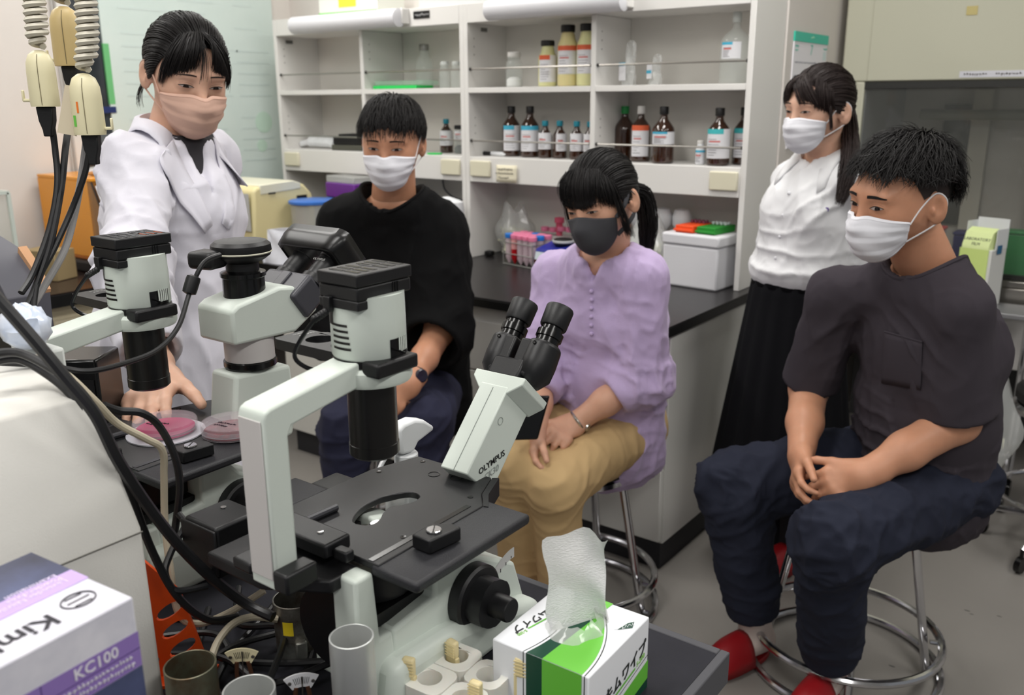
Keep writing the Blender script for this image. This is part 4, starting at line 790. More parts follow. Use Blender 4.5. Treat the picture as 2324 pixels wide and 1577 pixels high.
        m = MB(); m.box(hd+a2*.022, (.1, .05, .05), M=f1); hb = m.build('binocular_base', mat('binoc_grey', (66, 66, 72), .4), t, bevel=.006, seg=3)
        m = MB(); m.box(hd+a2*.02-e2*.026, (.02, .004, .046), M=f1); m.build('centre_ridge', MATS['binoc_grey'], hb, bevel=.002)
        for s in (-1, 1):
            o = hd+X*(s*.031)
            m = MB(); m.lathe([(.021, .045), (.0205, .056), (.0172, .058), (.0172, .066), (.0178, .067), (.0178, .094), (.0186, .095), (.0186, .112), (0, .113)], o, 28, M=f1); ep = m.build('eyepiece', SB_, hb)
            if s > 0: text('OLYMPUS', .0062, LABW, ep, basis(o+a2*.083-e2*.0182, (1, 0, 0), a2), depth=.0003)
        # moulded shade over the eyepieces
        m = MB(); P = []
        for (u, r_) in ((.088, .9), (.092, 1.04), (.112, 1.1), (.132, 1.08)):
            row = []
            for k in range(33):
                a = R(-118)+R(236)*k/32; cx = .062*r_*max(-1, min(1, 1.3*math.sin(a))); cy = .036*r_*max(-1, min(1, 1.3*math.cos(a)))
                row.append(hd+a2*u+X*cx-e2*cy)
            P.append(row)
        m.grid(P); sh = m.build('eyepiece_shade', mat('shade_black', (12, 12, 13), .33), t, solid=.003, smooth=60)
    return t
m1 = microscope('white inverted microscope with twin black eyepieces in the right foreground', (-.675, .65, TZ+.0008), False)
m2 = microscope('white inverted microscope with round camera on top beside the person in lab coat', (-1.1, .642, TZ+.0008), True)
# petri dishes
PDM = mat('dish_clear', (240, 226, 234), .05, alpha=.12, spec=.8); PDR = mat('medium_pink', (206, 16, 108), .12, alpha=.86); PDD = mat('medium_red', (122, 3, 22), .15)
def dish(label, x, y, z, liq, th, rot=0):
    t = thing('petri_dish', label, 'dish', (x, y, z), rot, 'petri dishes on the rear microscope stage'); r_ = .0445
    m = MB(); m.lathe([(0, .0005), (r_-.002, .0005), (r_-.0015, .012), (r_-.003, .012), (r_-.0035, .0018), (0, .0018)], n=48); m.build('base', PDM, t)
    m = MB(); m.lathe([(0, .002), (r_-.0042, .002), (r_-.0042, .002+th), (0, .002+th)], n=48); m.build('medium', liq, t)
    m = MB(); m.lathe([(r_, .006), (r_, .0165), (r_-.001, .018), (0, .018), (0, .0172), (r_-.0016, .0172), (r_-.001, .0165), (r_-.001, .006)], n=48); ld = m.build('lid', PDM, t)
    inkm = mat('marker_ink', (44, 22, 40), .6)
    for k, (a, w_) in enumerate(((-.012, .03), (-.022, .022))): scribble(ld, inkm, (0.004, a, .0184), (.97, .24, 0), (-.24, .97, 0), w_, .005, 'handwriting')
    return t
def stage2(px, py, dz=.1905): return atz(px, py, TZ+dz)
q = stage2(352, 1000); m_disc = MB(); m_disc.lathe([(0, 0), (.054, 0), (.054, .0018), (0, .0018)], (0, 0, 0), 44)
ins = m_disc.build('stage_insert', mat('insert_clear', (206, 206, 214), .15, spec=.8)); ins.location = (-1.1-.02, .642+.028, TZ+.1912); ins.parent = None; tag(ins, 'round glass insert plate under the left petri dish', 'plate')
dish('petri dish with bright pink medium beside the hand of person in lab coat', -1.1-.02, .642+.028, TZ+.1932, PDR, .005)
dish('petri dish with dark red medium, half behind the front microscope arm', -1.1+.058,   .642+.085, TZ+.1915, PDD, .004)
# spray bottle behind the front microscope
sx_, sy_ = -.835, .865
t = thing('spray_bottle', 'clear trigger spray bottle with white head behind front microscope stage', 'bottle', (sx_, sy_, TZ), R(-2)); WP = MATS['white_plastic']
m = MB(); m.lathe([(.03, 0), (.033, .004), (.033, .11), (.026, .135), (.0155, .143), (.0155, .15)], n=28); m.build('body', mat('spray_clear', (214, 218, 216), .12, alpha=.5), t)
m = MB(); m.lathe([(.0165, .143), (.0172, .144), (.0172, .163), (.0155, .165), (0, .165)], n=32); m.build('collar', WP, t)
m = MB(); m.prism([(-.022, .19), (-.018, .168), (.006, .166), (.016, .178), (.046, .186), (.05, .191), (.03, .207), (.01, .214), (-.012, .213), (-.022, .207)], 'yz', -.0115, .0115); m.build('head', WP, t, bevel=.005, seg=3)
m = MB(); m.tube(smooth_path([(0, -.004, .185), (-.001, -.03, .175), (-.003, -.047, .158), (-.003, -.055, .14)], 5), .0058, 10, flat=.6); m.build('trigger', WP, t)
m = MB(); m.cyl((0, 0, .005), (0, 0, .145), .0018, n=8); m.build('dip_tube', WP, t)
# tissue carton
KX, KY = -.465, .732; kw, kd, kh = .06, .067, .0905
t = thing('wiper_carton', 'white and green wiper carton with tissue sticking out of the top', 'box', (KX, KY, TZ), R(1.5))
KW = mat('wiper_white', (232, 234, 238), .45); KG = mat('wiper_green', (106, 190, 64), .45); KD = mat('wiper_dark', (14, 66, 48), .45); KK = mat('wiper_black', (28, 34, 32), .5)
m = MB(); m.b2((-kw, -kd, 0), (kw, kd, kh)); m.build('carton', KW, t, bevel=.0015)
def arc(cx, cy, r0, r1, a0, a1, n=20): return [(cx+r0*math.cos(R(a0+(a1-a0)*k/n)), cy+r0*math.sin(R(a0+(a1-a0)*k/n))) for k in range(n+1)], [(cx+r1*math.cos(R(a0+(a1-a0)*k/n)), cy+r1*math.sin(R(a0+(a1-a0)*k/n))) for k in range(n+1)]
# top face: band of dark and light green swept between two curves, running along x then down the front (-y) face
zt = kh+.0004
def strip(f0, f1, mm_, nm, z=zt, par=None, n=16):
    m = MB(); m.grid([[(f0(-kd+2*kd*k/n), -kd+2*kd*k/n, z) for k in range(n+1)], [(f1(-kd+2*kd*k/n), -kd+2*kd*k/n, z) for k in range(n+1)]]); return m.build(nm, mm_, par or t, smooth=0)
cL = lambda y: -.016-.022*((y+kd)/(2*kd))**1.6+.014*math.sin((y+kd)/(2*kd)*math.pi)
cM = lambda y: .004+.01*((y+kd)/(2*kd))
cR = lambda y: .052-.06*((y+kd)/(2*kd))**2.2
strip(lambda y: cL(y)-.004, lambda y: cL(y)-.003, KK, 'curve_line'); strip(cL, cM, KD, 'dark_green_band'); strip(cM, cR, KG, 'green_band', zt+.0001); strip(lambda y: cR(y)+.0025, lambda y: cR(y)+.0037, KK, 'curve_line')
yf = -kd-.0004
def fstrip(x0, x1, mm_, nm): m = MB(); m.grid([[(x0, yf, 0.0005), (x0, yf, kh)], [(x1, yf, .0005), (x1, yf, kh)]]); m.build(nm, mm_, t, smooth=0)
fstrip(cL(-kd), cM(-kd), KD, 'dark_green_band'); fstrip(cM(-kd), cR(-kd), KG, 'green_band'); fstrip(cR(-kd)+.0025, cR(-kd)+.0037, KK, 'curve_line'); fstrip(cL(-kd)-.004, cL(-kd)-.003, KK, 'curve_line')
xf = kw+.0004
def sface(pts, mm_, nm, off=0): m = MB(); m.add([(xf+off, y, z) for y, z in pts], [tuple(range(len(pts)))]); return m.build(nm, mm_, t, smooth=0)
sface([(-kd, .0015), (kd, .0015), (kd, .036), (-kd, .01)], KG, 'green_wedge'); sface([(-kd, .0), (kd, .0), (kd, .012), (.0, .003), (-kd, .0005)], KD, 'dark_wedge', .0001)
sface([(-kd, .0165), (kd, .0425), (kd, .0435), (-kd, .0175)], KK, 'line')
Ms = basis((xf+.0003, .012, .05), (0, .985, .17), (0, -.17, .985)); text('キムワイプ', .0195, KK, t, Ms, sx=.98, shear=.15, bold=.0004, depth=.0003)
m = MB(); m.add([(xf+.0002, -.04, .0285), (xf+.0002, .035, .041), (xf+.0002, .035, .044), (xf+.0002, -.04, .0315)], [(0, 1, 2, 3)]); m.build('green_underline', KG, t, smooth=0)
text('S-200', .0085, mat('wiper_lime', (140, 200, 90), .5), t, basis((xf+.0003, .047, .0465), (0, .985, .17), (0, -.17, .985)), shear=.2)
Mt2 = basis((-.0455, -.004, zt+.0002), (0, 1, 0), (-1, 0, 0)); Mt2 = basis((-.043, -.008, zt+.0002), (-.2, -.98, 0), (.98, -.2, 0)); text('キムワイプ', .014, KK, t, Mt2, shear=.15, bold=.0003, depth=.0003)
m = MB(); m.box((-.0335, -.005, zt+.0001), (.0018, .05, .0003), rz=R(-12)); m.build('green_underline', KG, t)
text('S-200', .006, MATS['wiper_lime'], t, basis((-.0395, -.04, zt+.0002), (-.2, -.98, 0), (.98, -.2, 0)))
m = MB(); a, b_ = arc(.046, .035, .012, .0, 0, 360); m.prism([(.04, .022), (.0545, .036), (.05, .05), (.0445, .052), (.035, .038), (.034, .028)], 'xy', zt, zt+.0002); em = m.build('emblem', KW, t)
m = MB(); m.prism([(.043, .024), (.055, .036), (.051, .048), (.0465, .041)], 'xy', zt+.0002, zt+.0004); m.build('emblem_dark', KD, em); text('クレシア', .0052, KW, em, basis((.049, .0365, zt+.0006), (-.45, -.9, 0), (.9, -.45, 0)), sx=.9)
m = MB(); P = []
rt = np.random.default_rng(11)
for i in range(17):
    v = i/16; row = []
    for j in range(13):
        u = j/6-1; wd = .026+.016*math.sin(min(1, v*1.15)*math.pi*.6)
        x_ = .004+u*wd*(.75+.25*math.cos(u*2))-.012*v*(1-v)*2+.006*math.sin(5*v+u)
        y_ = .012+u*wd*.55+.014*math.sin(u*2.6+v*2)*(.4+.6*(1-v))+.006*math.sin(8*v+3*u)
        row.append((x_, y_, kh-.004+v*.112*(1-.05*u*u*v)+.004*math.sin(6*u+1)*v))
    P.append(row)
m.grid(P); m.build('tissue', mat('tissue_paper', (232, 232, 232), .8, alpha=.93, bump=.5, bscale=260, stretch=(1, 1, 3)), t, smooth=180)
m = MB(); P = [[(.002+.031*math.cos(2*math.pi*k/28)*(1-.35*v)+.003*math.sin(5*k+9*v), .006+.04*math.sin(2*math.pi*k/28)*(1-.4*v), kh+.0006+.017*v*(.6+.4*math.sin(3*k))) for k in range(29)] for v in (0, .5, 1)]; m.grid(P); m.build('film_slit', mat('slit_film', (226, 228, 224), .1, alpha=.4, spec=1), t, smooth=180)
# foam tube block with clips
FX, FY = -.552, .628
t = thing('tube_block', 'white foam block with round holes and cream clips in front of carton', 'rack', (FX, FY, TZ), R(4))
WF = mat('white_foam', (232, 230, 222), .55, sub=.15)
hx = lambda cx, cy: [(cx+.0135*math.cos(2*math.pi*k/24), cy+.0135*math.sin(2*math.pi*k/24)) for k in range(24)]
for (x0, x1, y0, y1, holes) in ((-.022, .048, -.02, .045, None),):
    pass
def block(x0, x1, y0, y1, cx, cy, nm='block_segment'):
    r_ = .012; o = []
    for (ax, ay, a0) in ((x1-r_, y1-r_, 0), (x0+r_, y1-r_, 90), (x0+r_, y0+r_, 180), (x1-r_, y0+r_, 270)):
        o += [(ax+r_*math.cos(R(a0+30*k)), ay+r_*math.sin(R(a0+30*k))) for k in range(4)]
    return plate_hole(o, hx(cx, cy), .004, .05).build(nm, WF, t, bevel=.003)
block(-.044, .006, .012, .058, -.019, .035); block(.0075, .052, .004, .05, .03, .027); block(-.044, .006, -.036, .0105, -.02, -.012); block(.0075, .052, -.044, .0025, .03, -.02)
m = MB(); m.b2((-.042, -.042, 0), (.05, .056, .0039)); m.build('base', WF, t)
CC = mat('cream_clip', (224, 208, 160), .45)
for k, (px, py, zt_, rz) in enumerate(((928, 1520, .075, .3), (1027, 1478, .07, -.1), (1184, 1520, .08, .2), (1080, 1572, .07, .1))):
    q = atz(px, py, TZ+zt_*.8); q = Vector((q.x, q.y, TZ))
    c = thing('cream_clip', ['tall cream plastic clip at left of the white foam block', 'cream clip with worn top behind the white foam block', 'ribbed cream clip between foam block and carton', 'cream clip at the bottom edge before foam block'][k], 'clip', q, rz, 'cream tube clips')
    m = MB(); m.b2((-.0085, -.003, 0), (.0085, .003, zt_*.72)); m.build('plate', CC, c, bevel=.0012)
    m = MB(); m.b2((-.007, -.0045, zt_*.7), (.007, .0045, zt_)); m.build('grip', CC, c, bevel=.0025)
    for i in range(5): m = MB(); m.b2((-.0072, -.0052, zt_*(.74+.05*i)), (.0072, -.0042, zt_*(.76+.05*i))); m.build('rib', CC, c)
# centrifuge buckets
def bucket(label, x, y, r_, h, outm, inm, extra=None):
    t = thing('metal_bucket', label, 'bucket', (x, y, TZ), random.uniform(0, 1), 'metal centrifuge buckets')
    m = MB(); m.lathe([(0, 0), (r_*.97, 0), (r_*.97, h*.35), (r_, h*.36), (r_, h), (r_-.0012, h+.0004), (r_-.0018, h), (r_-.0018, .004), (0, .004)], n=40); m.build('cup', outm, t)
    for s in (0, math.pi):
        m = MB(); m.box(((r_+.003)*math.cos(s+2.6), (r_+.003)*math.sin(s+2.6), h*.22), (.01, .014, h*.4), rz=s+2.6); m.build('lug', outm, t, bevel=.002)
    return t
RU = mat('rusty_zinc', (168, 172, 166), .38, .75, var=.5, vscale=26, var2=(88, 66, 48), bump=.15, bscale=120); AL = mat('aluminium', (206, 208, 206), .42, .55, bump=.06, bscale=300); OL = mat('olive_metal', (122, 128, 110), .4, .6, var=.4, vscale=30, var2=(96, 74, 52))
b1 = bucket('rusty metal bucket with yellow sticker under front microscope arm', -.786, .612, .0262, .072, RU, RU)
m = MB(); a0 = R(-75); m.grid([[(.0265*math.cos(a0+R(28)*k/5)*1.006, .0265*math.sin(a0+R(28)*k/5)*1.006, z) for k in range(6)] for z in (.036, .054)]); m.build('yellow_sticker', mat('yellow_sticker', (226, 200, 40), .5), b1); b1.rotation_euler.z = 0
bucket('pale aluminium bucket standing before the front microscope base', -.592, .526, .0222, .14, AL, AL)
bucket('greenish stained metal bucket at bottom left beside white machine', -.748, .444, .0262, .09, OL, OL)
bucket('pale aluminium bucket cut by the bottom edge of photo', -.662, .452, .0255, .092, AL, AL)
def dial(label, px, py, z, rz, tint):
    q = atz(px, py, TZ+z); t = thing('scale_pointer', label, 'gauge', (q.x, q.y, TZ), rz, 'fan scale pointers')
    a = [(.034*math.cos(R(58+64*k/8)), .034*math.sin(R(58+64*k/8))+z-.03) for k in range(9)]+[(.018*math.cos(R(122-64*k/8)), .018*math.sin(R(122-64*k/8))+z-.03) for k in range(9)]
    m = MB(); m.prism(a, 'xz', -.0008, .0008); f = m.build('scale_plate', tint, t)
    for k in range(9):
        aa = R(74+4*k); m = MB(); m.tube([(.022*math.cos(aa), -.0011, .022*math.sin(aa)+z-.03), (.03*math.cos(aa), -.0011, .03*math.sin(aa)+z-.03)], .0003, 4); m.build('tick', BLKG, f)
    for s in (-1, 1): m = MB(); m.lathe([(.002, 0), (.002, .001), (0, .001)], (s*.012, -.0012, z-.006), 8, M=Matrix.Rotation(R(90), 3, 'X')); m.build('rivet', STEEL, f)
    m = MB(); m.tube([(-.006, 0, z-.012), (-.008, .002, z-.03), (-.006, .002, .0)], .0025, 6); m.tube([(.006, 0, z-.012), (.008, .002, z-.03), (.006, .002, .0)], .0025, 6); m.build('stem', mat('rust_brown', (96, 62, 44), .6, .3, var=.3), t)
    m = MB(); m.ball((0, .002, z*.28), .014, 8, (1, .4, 1.2)); m.build('weight', MATS['rust_brown'], t)
    m = MB(); m.tube([(0, -.002, z-.035), (.001, -.002, z+.001)], .0007, 5); m.build('needle', STEEL, t)
dial('cream fan scale with needle between the two left buckets', 548, 1478, .075, R(40), mat('old_ivory', (214, 204, 168), .5))
dial('white fan scale with needle before the rusty bucket', 683, 1535, .07, R(50), LBL)
# orange plastic comb
q = atz(385, 1420, TZ+.06); t = thing('orange_rack', 'bright orange slotted plastic rack leaning beside white machine', 'rack', (-.845, .5, TZ), R(38)); ORG = mat('orange_plastic', (240, 88, 26), .4)
fr = [(-.07, 0), (.028, 0), (.0, .115), (-.07, .19)]
def slot(cx, cz, w_, h_): return [(cx+w_*math.cos(2*math.pi*k/14)*.5, cz+h_*math.sin(2*math.pi*k/14)*.5+.3*w_*math.cos(2*math.pi*k/14)) for k in range(14)]
def comb():
    O_ = [Vector((a, b, 0)) for a, b in fr]; Hs = [[Vector((a, b, 0)) for a, b in slot(cx, cz, .032, .017)] for cx, cz in ((.0, .018), (-.004, .042), (-.01, .066), (-.014, .09), (-.048, .018), (-.05, .044), (-.052, .07), (-.053, .096), (-.052, .122))]
    tr = tessellate_polygon([O_]+Hs); P = O_+[p for h in Hs for p in h]; mb = MB(); N = len(P); vs = [(p.x, -.002, p.y) for p in P]+[(p.x, .002, p.y) for p in P]; fs = []
    for a, b, c in tr: fs += [(a, b, c), (N+c, N+b, N+a)]
    st_ = 0
    for L in [O_]+Hs:
        k = len(L); fs += [(st_+i, st_+(i+1) % k, N+st_+(i+1) % k, N+st_+i) for i in range(k)]; st_ += k
    return mb.add(vs, fs)
comb().build('slotted_panel', ORG, t, smooth=20)
m = MB(); m.b2((-.07, -.02, 0), (.028, .02, .004)); m.build('foot', ORG, t)
# ================================================================== white machine at left and glove carton
MW = mat('machine_white', (210, 208, 202), .55, bump=.12, bscale=500)
prof = [(-1.06, TZ+.002), (-.802, TZ+.002), (-.806, 1.008), (-.875, 1.138), (-.9, 1.145), (-1.06, 1.15)]
t = thing('white_machine', 'large off-white laboratory machine with sloped front panel at left', 'instrument', (-.93, .2, TZ))
m = MB(); m.prism([(x+.93, z-TZ) for x, z in prof], 'xz', -.35, .243); m.build('casing', MW, t, bevel=.004, seg=3)
m = MB(); m.tube([(.1245, -.35, 1.004-TZ), (.1245, .243, 1.004-TZ)], .0009, 4); m.build('panel_seam', mat('seam_dark', (120, 118, 112), .7), t)
for y in (-.3, .2):
    for x in (-.1, .1): m = MB(); m.cyl((x, y, 0), (x, y, .004), .012, n=12); m.build('foot', BLK, t)
GX, GY, GT = -.662, .188, 1.06
t = thing('glove_carton', 'white and purple glove carton marked XS at bottom left', 'box', (GX, GY, TZ), R(5))
gw, gd, gh = .068, .125, GT-TZ; GWm = mat('glove_white', (226, 224, 232), .5, var=.1, vscale=18, var2=(196, 196, 208)); GP = mat('glove_purple', (142, 116, 184), .5); GLv = mat('glove_lavender', (186, 160, 214), .5); GDk = mat('glove_dark', (34, 32, 46), .45, var=.5, vscale=7, var2=(84, 92, 130))
m = MB(); m.b2((-gw, -gd, 0), (gw, gd, gh)); m.build('carton', GWm, t, bevel=.0015)
zt = gh+.0005; m = MB(); m.b2((-gw, -gd, gh+.0001), (-.012, gd, zt)); m.build('dark_top_band', GDk, t)
m = MB(); m.b2((-.012, -gd, gh+.0001), (.012, gd, zt)); m.build('lavender_band', GLv, t)
VX, VY = (0, -1, 0), (1, 0, 0)
text('Kimberly-Clark', .026, mat('glove_ink', (40, 38, 46), .6), t, basis((.043, .077, zt+.0002), VX, VY), align='LEFT', bold=.0003)
for k, tx in enumerate(('Lavender Nitrile', 'Powder-Free', 'Examination')): text(tx, .0085, mat('pale_print', (222, 208, 236), .6), t, basis((-.006+.008*(1-k)*.9, gd-.012, zt+.0002), VX, VY), align='LEFT')
m = MB(); m.tube([(.036+.011*math.cos(2*math.pi*k/28), .1+.013*math.sin(2*math.pi*k/28), zt+.0002) for k in range(28)], .0006, 4, closed=True); lg = m.build('round_logo', MATS['glove_ink'], t)
for k in range(3): m = MB(); m.box((.029+.007*k, .1, zt+.0002), (.0012, .018-.004*abs(k-1), .0003)); m.build('logo_stroke', MATS['glove_ink'], lg)
xf = gw+.0004
m = MB(); m.b2((gw+.0001, -.02, gh-.06), (xf, gd, gh-.03)); m.build('purple_panel', GP, t); m = MB(); m.b2((gw+.0001, -gd, 0.0), (xf+.0001, gd, gh-.0605)); m.build('dark_panel', GDk, t)
m = MB(); m.b2((xf, .045, gh-.0445), (xf+.0003, gd, gh-.0438)); m.b2((xf, .0445, gh-.06), (xf+.0003, .0453, gh-.03)); m.build('panel_lines', mat('purple_line', (92, 70, 130), .5), t)
PW = mat('print_white', (226, 222, 232), .6)
text('KC100', .013, PW, t, basis((xf+.0004, .088, gh-.0372), (0, 1, 0), (0, 0, 1)), bold=.0002); text('XS', .024, PW, t, basis((xf+.0004, .026, gh-.046), (0, 1, 0), (0, 0, 1)), bold=.0004)
for k in range(2): scribble(t, PW, (xf+.0005, .086, gh-.0485-.006*k), (0, 1, 0), (0, 0, 1), .06, .0042)
# dark carton, white unit and wrapper at far left
cy0 = atd(20, 660, 1.62).y
Q = [aty(*p, cy0) for p in ((-140, 500), (0, 592), (33, 640), (58, 690), (64, 745), (60, 860), (-140, 860))]; c0 = Q[3]
t = thing('dark_carton', 'dark grey printed carton with bare kraft edge at far left', 'box', (c0.x-.11, cy0, TZ))
PZ = [(q.x-c0.x+.05, q.z-TZ) for q in Q]; PZ[-2] = (PZ[-3][0]-.004, .001); PZ[-1] = (PZ[0][0], .001)
m = MB(); m.prism(PZ, 'xz', 0, .07); m.build('carton', mat('dark_card', (84, 84, 92), .5), t, bevel=.002)
m = MB(); m.prism([PZ[1], PZ[2], PZ[3], (PZ[3][0]+.002, PZ[3][1]+.006), (PZ[2][0]+.004, PZ[2][1]+.008), (PZ[1][0]+.004, PZ[1][1]+.01)], 'xz', .056, .0705); m.build('kraft_edge', mat('kraft_edge', (196, 150, 112), .7), t)
m = MB(); m.prism([(PZ[3][0]-.06, PZ[3][1]-.022), PZ[3], PZ[4], PZ[5], (PZ[5][0]-.06, .001)], 'xz', -.0012, -.0002); m.build('black_face', BLK, t)
c1 = atd(58, 752, 1.1); t2 = thing('wrapper', 'crumpled blue-white plastic wrapper in front of the dark carton', 'bag', (c1.x, c1.y, c1.z-.02))
m = MB(); rw = np.random.default_rng(9); P = []
for i in range(13):
    v = i/12*math.pi; P.append([((.034*math.sin(v)*math.cos(a)), .024*math.sin(v)*math.sin(a), .024-.024*math.cos(v)) for a in [2*math.pi*k/18 for k in range(18)]])
P = [[tuple(np.array(q)*A3*np.array([1, 1, 1])) for q, A3 in zip(r, [1+.13*abs(math.sin(3*k+i*1.7))-.08*abs(math.cos(5*k-i)) for k in range(18)])] for i, r in enumerate(P)]
m.grid([r+[r[0]] for r in P]); m.build('film', mat('wrapper_blue', (176, 192, 220), .18, spec=.9, var=.3, vscale=16, var2=(224, 228, 236)), t2, smooth=50)
m = MB(); m.b2((c1.x-.05, max(c1.y-.025, .45), TZ+.0005), (c1.x+.022, c1.y+.03, c1.z-.021)); tag(m.build('white_module', mat('module_white', (208, 212, 208), .5), bevel=.004), 'pale plastic module carrying the crumpled wrapper at left', 'instrument')
pu = atd(182, 805, 1.42); t = thing('power_unit', 'tall black power supply unit behind the rear microscope arm', 'instrument', (pu.x, pu.y, TZ), YAW)
m = MB(); m.b2((-.036, -.03, .002), (.036, .05, pu.z-TZ)); m.build('case', BLKG, t, bevel=.004)
m = MB(); m.b2((-.03, -.0315, .05), (.03, -.0303, pu.z-TZ-.03)); m.build('front_panel', BLK, t)
for x in (-.025, .025): m = MB(); m.cyl((x, 0, 0), (x, 0, .002), .008, n=10); m.build('foot', BLK, t)
# ================================================================== hanging taps and cables
IV = mat('tap_ivory', (222, 214, 178), .4); IVD = mat('tap_amber', (214, 190, 136), .4); CO = mat('coil_cream', (206, 200, 184), .5); CBL = mat('cable_black', (26, 26, 28), .4); CGR = mat('cable_grey', (150, 148, 148), .45); CCR = mat('cable_cream', (190, 180, 158), .5)
def cable(label, pts, r_, mm_, name='power_cable', n=7):
    P = [atd(*p) if len(p) == 3 else Vector(p[:3]) for p in pts]
    m = MB(); m.tube(smooth_path(P, n), r_, 9); return tag(m.build(name, mm_), label, 'cable')
def tap(label, cx, topy, boty, wpx, r0, body, coil_x, kink, rz=0, sticker=None):
    o = atd(cx, boty, r0); s = (o-CAM).dot(_F)/FPX; h = (boty-topy)*s; hw = wpx*s/2
    t = thing('hanging_tap', label, 'power tap', o, YAW+rz)
    prof = [(0, 0), (hw*.97, 0), (hw, .004), (hw*.98, h*.6), (hw*.93, h*.78), (hw*.72, h*.92), (hw*.35, h*.99), (0, h)]
    m = MB(); m.lathe(prof, n=28, sy=.8); b = m.build('body', body, t)
    m = MB(); m.tube([(.003+.0*k, -hw*.8*f-.0003, z) for k, (f, z) in enumerate(((.99, .002), (1.0, h*.3), (.98, h*.6), (.93, h*.78), (.72, h*.92)))], .0004, 4); m.build('seam', mat('tap_seam', (120, 110, 84), .6), b)
    for s_ in (kink,):
        m = MB(); m.box((s_*(hw+.004), 0, .008), (.012, .004, .004)); m.box((s_*(hw+.009), 0, .014), (.003, .004, .014)); m.build('hook', IV, t, bevel=.001)
    if sticker:
        for k, (c, z, w_) in enumerate(sticker):
            m = MB(); a0 = R(-110-(25 if k else 0)); m.grid([[(hw*1.006*math.cos(a0+R(w_)*i/5), hw*.806*math.sin(a0+R(w_)*i/5), zz) for i in range(6)] for zz in (z*h, z*h+.014)]); m.build('sticker', mat('sticker_%d' % c[0], c, .5), b)
    # coiled flex
    L = 2.5-o.z-h; P = []; tr = int(L/.0088); xoff = (coil_x-cx)*s
    for k in range(tr*10):
        u = k/(tr*10); zz = h+.004+L*u; bend = math.exp(-u*L/.03); off = xoff*(1-bend)
        rr = .0108 if u > .01 else .007
        P.append((off+rr*math.cos(2*math.pi*k/10), rr*math.sin(2*math.pi*k/10), zz))
    m = MB(); m.tube(P, .0041, 6); m.build('coiled_flex', CO, t)
    # plug and cord below
    m = MB(); m.prism([(-.011, 0), (.011, 0), (.0095, -.018), (.006, -.03), (.0055, -.038), (-.0055, -.038), (-.006, -.03), (-.0095, -.018)], 'xz', -.006, .006); m.build('plug', BLK, t, bevel=.0015)
    return t, o, s
tap('ivory hanging power tap, lowest left of three, at far left', 104, 120, 242, 64, 1.36, IV, 112, -1)
tap('amber-yellowed hanging power tap, highest of three', 160, 22, 150, 68, 1.42, IVD, 162, -1)
tap('ivory hanging power tap with green sticker, right of three', 206, 172, 306, 70, 1.32, IV, 234, 1, sticker=(((232, 120, 44), .36, 8), ((108, 196, 78), .14, 16)))
m = MB(); a = atd(163, 195, 1.33); b_ = atd(152, 305, 1.33); m.tube([a, b_], [.009, .013], 4, flat=.12, up=_F); tag(m.build('paper_tag', mat('kraft_tag', (196, 184, 160), .7)), 'narrow cream paper tag hanging between the power taps', 'tag')
cable('black flex from left tap dropping to the bench, leftmost cable', [(116, 275, 1.36), (125, 340, 1.36), (130, 420, 1.35), (112, 520, 1.33), (75, 620, 1.3), (48, 665, 1.28)], .0042, CBL)
cable('black twin flex from middle tap, behind the right tap', [(165, 165, 1.42), (158, 260, 1.4), (148, 340, 1.37), (138, 430, 1.35), (115, 550, 1.32), (85, 640, 1.3), (60, 700, 1.28)], .0045, CBL)
cable('black flex from right tap running down past amber cabinet', [(203, 340, 1.32), (192, 395, 1.33), (165, 470, 1.34), (125, 560, 1.32), (85, 640, 1.3), (75, 720, 1.27)], .004, CBL)
cable('pale grey flex curving down beside the black cables', [(196, 320, 1.34), (185, 400, 1.35), (168, 490, 1.35), (145, 570, 1.33), (100, 650, 1.31), (75, 690, 1.29)], .0048, CGR)
# cables over the machine and on the bench
cable('thick black cable sweeping across the white machine corner', [(-40, 640, .95), (60, 752, .93), (150, 860, .92), (215, 940, .92), (265, 1040, .93), (330, 1140, .95), (400, 1230, .96), (480, 1310, .97), (560, 1370, .97), (620, 1400, .95)], .0062, CBL)
cable('black cable lying over the top of the white machine', [(-30, 805, 1.0), (40, 800, 1.0), (110, 832, .98), (170, 875, .96), (215, 935, .95), (260, 1030, .95), (300, 1130, .96), (345, 1250, .97), (400, 1350, .97), (470, 1405, .97), (540, 1400, .98)], .0045, CBL)
cable('second black cable alongside on the machine top', [(-30, 825, 1.01), (40, 815, 1.01), (105, 848, 1.0), (160, 895, .98), (200, 960, .97)], .0045, CBL)
cable('cream cable running from machine top down to the bench', [(80, 812, 1.02), (150, 850, 1.0), (215, 910, 1.0), (265, 960, 1.02), (330, 995, 1.03), (368, 1020, 1.04), (372, 1080, 1.05), (374, 1180, 1.05), (385, 1280, 1.02), (405, 1390, .99), (450, 1415, .99), (520, 1390, 1.0), (600, 1340, 1.0)], .0042, CCR)
cable('black cable arching over the rear microscope stage corner', [(235, 920, 1.02), (270, 932, 1.03), (320, 937, 1.04), (360, 965, 1.05), (395, 1030, 1.05), (408, 1100, 1.05), (400, 1180, 1.05), (392, 1230, 1.04)], .0045, CBL)
cable('thin black camera cable looping from round camera to the left', [(500, 578, 1.285), (470, 590, 1.27), (452, 612, 1.26), (430, 665, 1.25), (405, 740, 1.2), (360, 792, 1.16), (290, 822, 1.12), (200, 842, 1.08), (110, 830, 1.08), (-20, 822, 1.08)], .0033, CBL)
